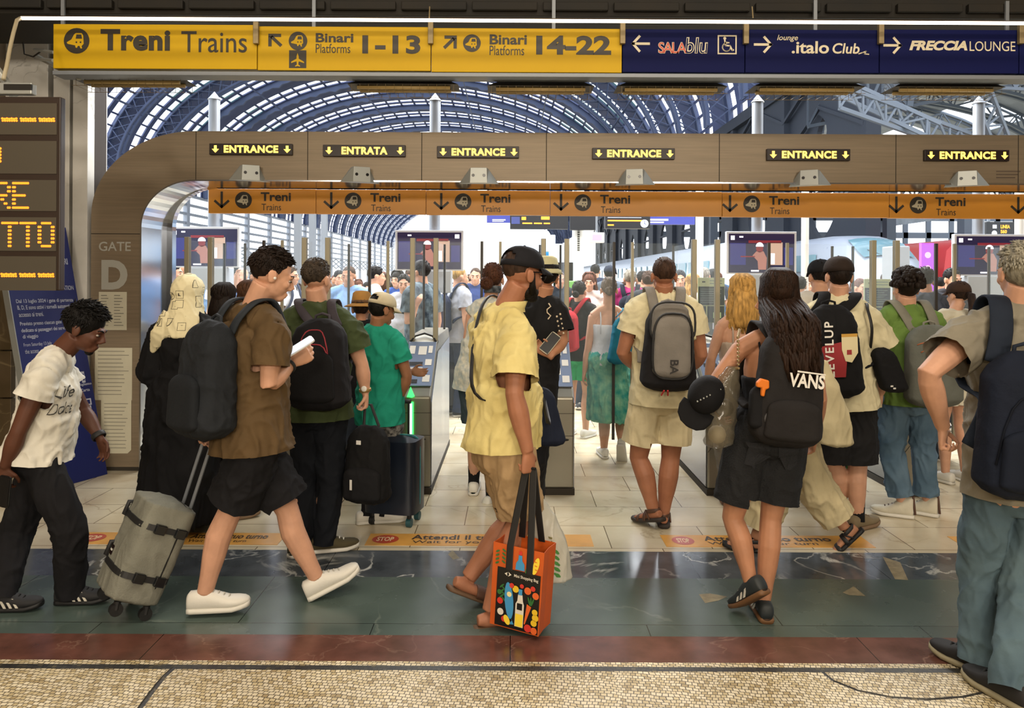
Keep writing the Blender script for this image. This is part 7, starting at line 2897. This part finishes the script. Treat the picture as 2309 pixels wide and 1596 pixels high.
# see-through bag
O = at(1638, 905, 3.66)
t = thing('clear_bag', 'see-through shoulder bag with beige things inside at the hip of the long haired woman', 'bag', O - UP * .2)
b = MB()
S_ = [(O + V((x, 0, z)), V((w, 0, 0)), V((0, d, 0))) for z, w, d, x in ((-.22, .04, .03, -.04), (-.2, .065, .045, -.04), (-.05, .07, .05, -.02), (.08, .06, .04, .0), (.17, .03, .02, .03))]
b.loft(S_, 18)
b.build('shell', mat('clear_plastic', '#6d6656', .15, alpha=.5), t, vox=.008, relax=1, fold=(0.0045, 14, 8, 1))
b = MB()
b.sph(O + V((-.045, .0, -.16)), .045, 12)
b.build('contents', mat('beige_wrap', '#b5a684', .7), t, smooth=True)
MB().sph(O + V((-.01, 0, -.03)), .045, 12).build('contents', mat('dark_wrap', '#3d3628', .7), t, smooth=True)
P = [O + V((.03, 0, .16)), at(1665, 830, 3.63), at(1664, 760, 3.62), at(1668, 742, 3.72)]
b = MB()
for p0, p1 in zip(P, P[1:]):
    for i in range(8):
        b.sph(L3(p0, p1, i / 8), .0085, 6)
b.build('chain_strap', mat('chain_gold', '#8f7a55', .4, .5), t)
# charm and pouch on the long haired woman's side
c = at(1722, 868, 3.42)
t = thing('key_charm', 'orange charm hanging beside the big black backpack of the long haired woman', 'charm', c - UP * .06)
b = MB()
b.prism([(-.03, -.012), (-.012, -.03), (.026, -.02), (.028, .016), (.012, .022), (.008, .055), (-.008, .052), (-.006, .014), (-.03, .01)], c, V((1, 0, 0)), V((0, .15, -1)), V((0, .025, 0)))
b.build('body', mat('charm_orange', '#d8731a', .5), t, bevel=.006)
O = at(1712, 915, 3.5)
t = thing('pouch', 'black pouch with a round ring below the orange charm', 'pouch', O - UP * .1)
b = MB()
pack_shell(b, O, V((1, 0, 0)), UP, V((0, -1, 0)), .13, .2, .07, .8)
b.build('body', cloth('#141416'), t, vox=.007, relax=2)
MB().tube([O + V((.03 + .028 * cos(a), -.078, -.045 + .028 * sin(a))) for a in [i * pi / 8 for i in range(16)]], .006, 8, closed=True).build('ring', mat('ring_grey', '#4b4b4d', .4), t, smooth=True)
phone('dark phone in the lowered hand of the boy in the white T-shirt', at(10, 1108, 3.52), (.1, 0, 1), (-.3, -1, .1), m=M_lens, lit=False)
# bright green bag on the floor beyond
O = V((at(1903, 1095, 5.95).x, 5.95, 0))
t = thing('gym_bag', 'lime green bag on the floor behind the legs of the lettered backpack man', 'bag', O)
b = MB()
b.loft([(O + V((0, 0, z)), V((w, 0, 0)), V((0, w * .7, 0))) for z, w in ((.0, .05), (.03, .07), (.1, .06), (.15, .02))], 14)
b.build('body', cloth('#7fd04a'), t, vox=.008, relax=1)
MB().tube([O + V((-.03, 0, .13)), O + V((-.02, 0, .2)), O + V((.02, 0, .2)), O + V((.03, 0, .13))], .008, 6).build('handle', cloth('#3a6a2a'), t)
# ---------------------------------------------------------------- the crowd beyond the gate
HC = {'k': '#16110e', 'b': '#3d2819', 'g': '#8c877c', 'y': '#a8854c', 'r': '#5a3220'}


def walker(label, px, top, Y, yaw, top_c, leg_c, hair='k', style='short', skin='d', fem=False, pose={}, sleeve=.6, shorts=False, hs={}, pat=None, cap=None, pack=None):
    f = begin(label, px, Y, yaw, top, pose, skin=skin, fem=fem, vox=.011, group='travellers beyond the gate')
    shirt(f, cloth(top_c, col2=pat, vscale=12), f.o, sleeve=sleeve, vox=.014, fold=.006)
    trousers(f, cloth(leg_c), f.o, end=.85 if shorts else 1.95, R=(.112, .11, .11, .1, .1) if shorts else (.11, .095, .085, .08, .075), vox=.014, name='shorts' if shorts else 'trousers')
    if style == 'short':
        hair_short(f, HC[hair], f.o, tufts=50, length=.025)
    elif style == 'long':
        hair_long(f, HC[hair], f.o, length=.3, width=.1, n=60)
    elif style == 'bun':
        hair_short(f, HC[hair], f.o, tufts=40)
        bun(f, HC[hair], f.o)
    elif style == 'buzz':
        hair_short(f, HC[hair], f.o, tufts=0, thick=.003, length=.01, name='cropped_hair')
    if cap:
        cap_hat(f, cloth(cap), f.o)
    if abs(((yaw + 180) % 360) - 180) > 80:
        eyes(f, f.o)
    shoes(f, M_shoe_k if shorts is False else M_shoe_w, M_sole)
    if pack:
        backpack(f, pack[1], cloth(pack[0]), w=.3, h=.46, d=.18, off=(0, -.22, 0))
    return f


PHN = dict(d=(-.3, -.6, .6), th=(0, 0, 1), pn=(0, -1, 0), curl=.7)
walker('dark haired person in navy at the left end behind the headscarf', 388, 592, 9.2, 85, '#2a3247', '#2f3540')
walker('bald person half behind the first gate post, brown shirt', 414, 596, 10.4, 60, '#4a3a33', '#2f3540', 'b', 'none', 'e')
w = walker('woman in white top seen between the first gate posts', 505, 598, 11, 185, '#cfcfd3', '#4f6a86', 'b', 'long', fem=True)
w = walker('bald man in mid blue shirt raising his phone to take a picture', 546, 602, 10.2, 200, '#5f86c4', '#38424f', 'b', 'none', 'd', pose=dict(er=(522, 672, -.15), wr=(534, 622, -.3)), hs={'r': dict(d=(0, -.3, 1), th=(1, 0, 0), pn=(0, 1, 0), curl=.6)})
phone('small phone held up by the bald man in the mid blue shirt', w.J['wr'] + V((0, -.05, .12)), (0, 0, 1), (0, 1, 0), m=M_lens, lit=False)
walker('man with dark hair facing away between the headscarf and the brown T-shirt man', 530, 596, 13, 0, '#3a4150', '#2a2d33')
walker('person in white top right behind the brown T-shirt man', 652, 600, 9.6, 100, '#c5c7cc', '#4a5566', 'b', pack=('#2a3348', 'dark blue backpack on the person in white behind the brown T-shirt man'))
walker('person in pink top partly hidden left of the dark green T-shirt', 668, 640, 11.2, 150, '#c2687a', '#39424f', 'b', 'long', fem=True)
walker('tall man in light blue shirt facing the camera near the straw hat', 787, 600, 8.9, 185, '#7ea3d4', '#4c5566', 'b', 'buzz', 'e', pose={})
walker('dark haired person at the back between the dark green T-shirt and the light blue shirt', 764, 610, 12, 150, '#5a4f48', '#2f3540')
walker('man in white T-shirt turned sideways above the cream cap', 846, 601, 9.6, 70, '#d0d1d6', '#3d4653')
walker('woman with dark hair and white blouse right of the cream cap', 868, 618, 11.7, 20, '#cdd0d4', '#3a4150', 'b', 'long', fem=True)
walker('dark haired woman in blue strap top near the third pair of gate posts', 897, 611, 10.3, 200, '#2c4f9a', '#39424f', 'k', 'long', fem=True, sleeve=0)
walker('woman in pale top facing the camera just left of the leaf patterned shirt', 911, 618, 8.8, 175, '#b9bcc4', '#2f5468', 'k', 'bun', fem=True, sleeve=.2)
walker('tall man in grey leaf patterned shirt standing behind the turnstile with the green light', 950, 588, 8.0, -60, '#6d7d86', '#4f5a66', 'k', 'short', 'd', pat='#26303a', sleeve=.75, pose=dict(wl=(938, 690, -.25)))
walker('white haired man in white shirt pointing with his hand', 1000, 614, 10.3, 160, '#cdcfd4', '#cfcfcf', 'g', 'short', 'd', pose=dict(er=(992, 668, -.1), wr=(1020, 672, -.3)))
walker('balding man in grey T-shirt with a navy backpack seen from the side', 1034, 602, 9.1, 60, '#9a9ea8', '#2a3347', 'y', 'buzz', 'd', pack=('#1d2740', 'navy backpack on the balding man in the grey T-shirt'))
walker('man in dark blue T-shirt facing the camera beside the bun woman', 1072, 604, 10.8, 180, '#2a3c6e', '#2f3540', 'b', 'buzz')
walker('small dark haired person far behind the third gate glass', 980, 612, 13.5, 170, '#59626e', '#2f3540')
walker('person in dark top to the right of the black cap', 1262, 612, 11, 170, '#22282f', '#2a3347', 'b', 'buzz', 'e')
walker('woman with curly brown hair facing the camera above the red backpack', 1329, 616, 9.6, 190, '#c9b9b5', '#39424f', 'r', 'long', fem=True)
walker('man in navy top far back above the bun of the camisole woman', 1342, 596, 13.5, 10, '#2a3247', '#2f3540')
walker('person in navy cap at the back right of the camisole woman', 1375, 600, 11.6, 30, '#59626e', '#2f3540', cap='#232a3a')
walker('grey haired woman in plum top with a dark backpack', 1421, 607, 9.4, 10, '#8a2a5c', '#39424f', 'g', 'short', fem=True, pack=('#20242e', 'dark backpack on the grey haired woman in plum'))
walker('black haired man far back between plum top and cream polo', 1448, 612, 11, 0, '#2a2d33', '#2a3347')
walker('person with a dark bun just left of the cropped head of the cream polo man', 1462, 611, 8.8, 15, '#33363d', '#39424f', 'b', 'bun', fem=True)
walker('dark haired man facing the camera just right of the cream polo man', 1533, 610, 10.2, 190, '#3a4150', '#2a3347')
walker('woman in pale clothes behind the glass left of the information panel', 1562, 620, 9.4, 40, '#c5bcb8', '#8f8a88', 'y', 'long', fem=True)
walker('grey haired person behind the green information panel', 1588, 604, 11.5, 20, '#9a9ea8', '#4a5566', 'g')
walker('dark haired person above the green information panel', 1606, 607, 12.6, 10, '#2f3540', '#2f3540')
walker('person in black top behind the right edge of the long dark hair', 1803, 624, 9.2, 5, '#1d2026', '#22252c')
walker('reddish haired woman left of the black caps', 1822, 622, 10.5, 180, '#c7b5ae', '#59626e', 'r', 'short', fem=True)
walker('person in tan shirt between the black cap and the curly hair', 1940, 629, 9.6, 170, '#a8866c', '#4a5566', 'r', 'short')
walker('person far behind the beige and navy information panel', 1997, 616, 13, 0, '#b9b2a8', '#39424f', 'b')
walker('dark haired person in black beside the purple banner', 2146, 606, 8.4, 175, '#26262b', '#2a2d33')
walker('woman in pale pink top behind the glass left of the grey hair', 2196, 610, 9.6, 185, '#c9aeb2', '#5a6472', 'r', 'long', fem=True)
walker('man in steel blue shirt partly behind the grey haired man', 2232, 622, 8.9, 0, '#4f6590', '#39424f', 'b')
rr = random.Random(11)
cols = ['#3a4150', '#b9bcc4', '#5f7a9a', '#8a4a4a', '#2a2d33', '#cfc9bd', '#4f6a5a', '#7a6a8a', '#c2a080', '#33506e']
spots = [(398, 15), (445, 17), (470, 14), (560, 16), (575, 13.5), (625, 17), (672, 15), (700, 13), (735, 16), (755, 18), (808, 14), (828, 17), (865, 15), (900, 18), (925, 14), (965, 16), (1045, 15), (1058, 18), (1090, 14), (1120, 16), (1280, 19), (1318, 16), (1358, 18), (1398, 16), (1408, 20), (1440, 17), (1475, 15), (1550, 16), (1575, 18), (1620, 16), (1830, 15), (1860, 18), (1925, 16), (1960, 14), (1985, 19), (2030, 17), (2062, 15), (2120, 13), (2175, 16), (2250, 14)]
CN = ['slate', 'pale grey', 'light blue', 'brick red', 'black', 'cream', 'dull green', 'mauve', 'tan', 'blue']
for i, (px, Y) in enumerate(spots):
    c = i % 10
    tp = 628 - (rr.uniform(1.56, 1.82) - CAMZ) * FPX / Y
    f = begin('traveller far off in %s top, %s in the distant row' % (CN[c], ['first', 'second', 'third', 'fourth', 'fifth', 'sixth', 'seventh', 'eighth', 'ninth', 'tenth', 'eleventh', 'twelfth', 'thirteenth', 'fourteenth', 'fifteenth', 'sixteenth', 'seventeenth', 'eighteenth', 'nineteenth', 'twentieth'][i % 20] + (' from the steel reveal' if i < 20 else ' after the black cap')),
              px, Y, rr.choice((0, 20, 170, 190, 90, -80, 150)), tp, skin=rr.choice('adebf'), fem=i % 2 == 0, vox=.016, group='distant travellers on the platform')
    shirt(f, cloth(cols[c]), f.o, vox=.02, fold=0, sleeve=.6)
    trousers(f, cloth(rr.choice(cols)), f.o, end=1.95, vox=.02, fold=0)
    if i % 2 == 0 and i % 3:
        hair_long(f, HC[rr.choice('kbry')], f.o, length=.28, width=.1, n=24)
    else:
        hair_short(f, HC[rr.choice('kkbbgr')], f.o, tufts=20)
    shoes(f, M_shoe_k, M_sole)
t = thing('wheeled_suitcase', 'dark suitcase standing behind the white haired man in the crowd', 'suitcase', V((at(1016, 700, 9.3).x, 9.3, 0)))
O = V((at(1016, 700, 9.3).x, 9.3, 0))
b = MB()
pack_shell(b, O + UP * .36, V((1, 0, 0)), UP, V((0, -1, 0)), .36, .6, .24, 1, 0, 5, 0)
b.build('shell', mat('navy_shell'), t, auto=35)
for sx in (-.13, .13):
    MB().tube([O + V((sx - .015, -.1, .03)), O + V((sx + .015, -.1, .03))], .03, 12).build('wheel', M_rub, t)
for sx in (-.07, .07):
    MB().tube([O + V((sx, -.02, .6)), O + V((sx, -.02, 1.0))], .008, 6).build('pull_tube', M_grey, t)

for o in bpy.data.objects:
    if '_o' in o:
        del o['_o']
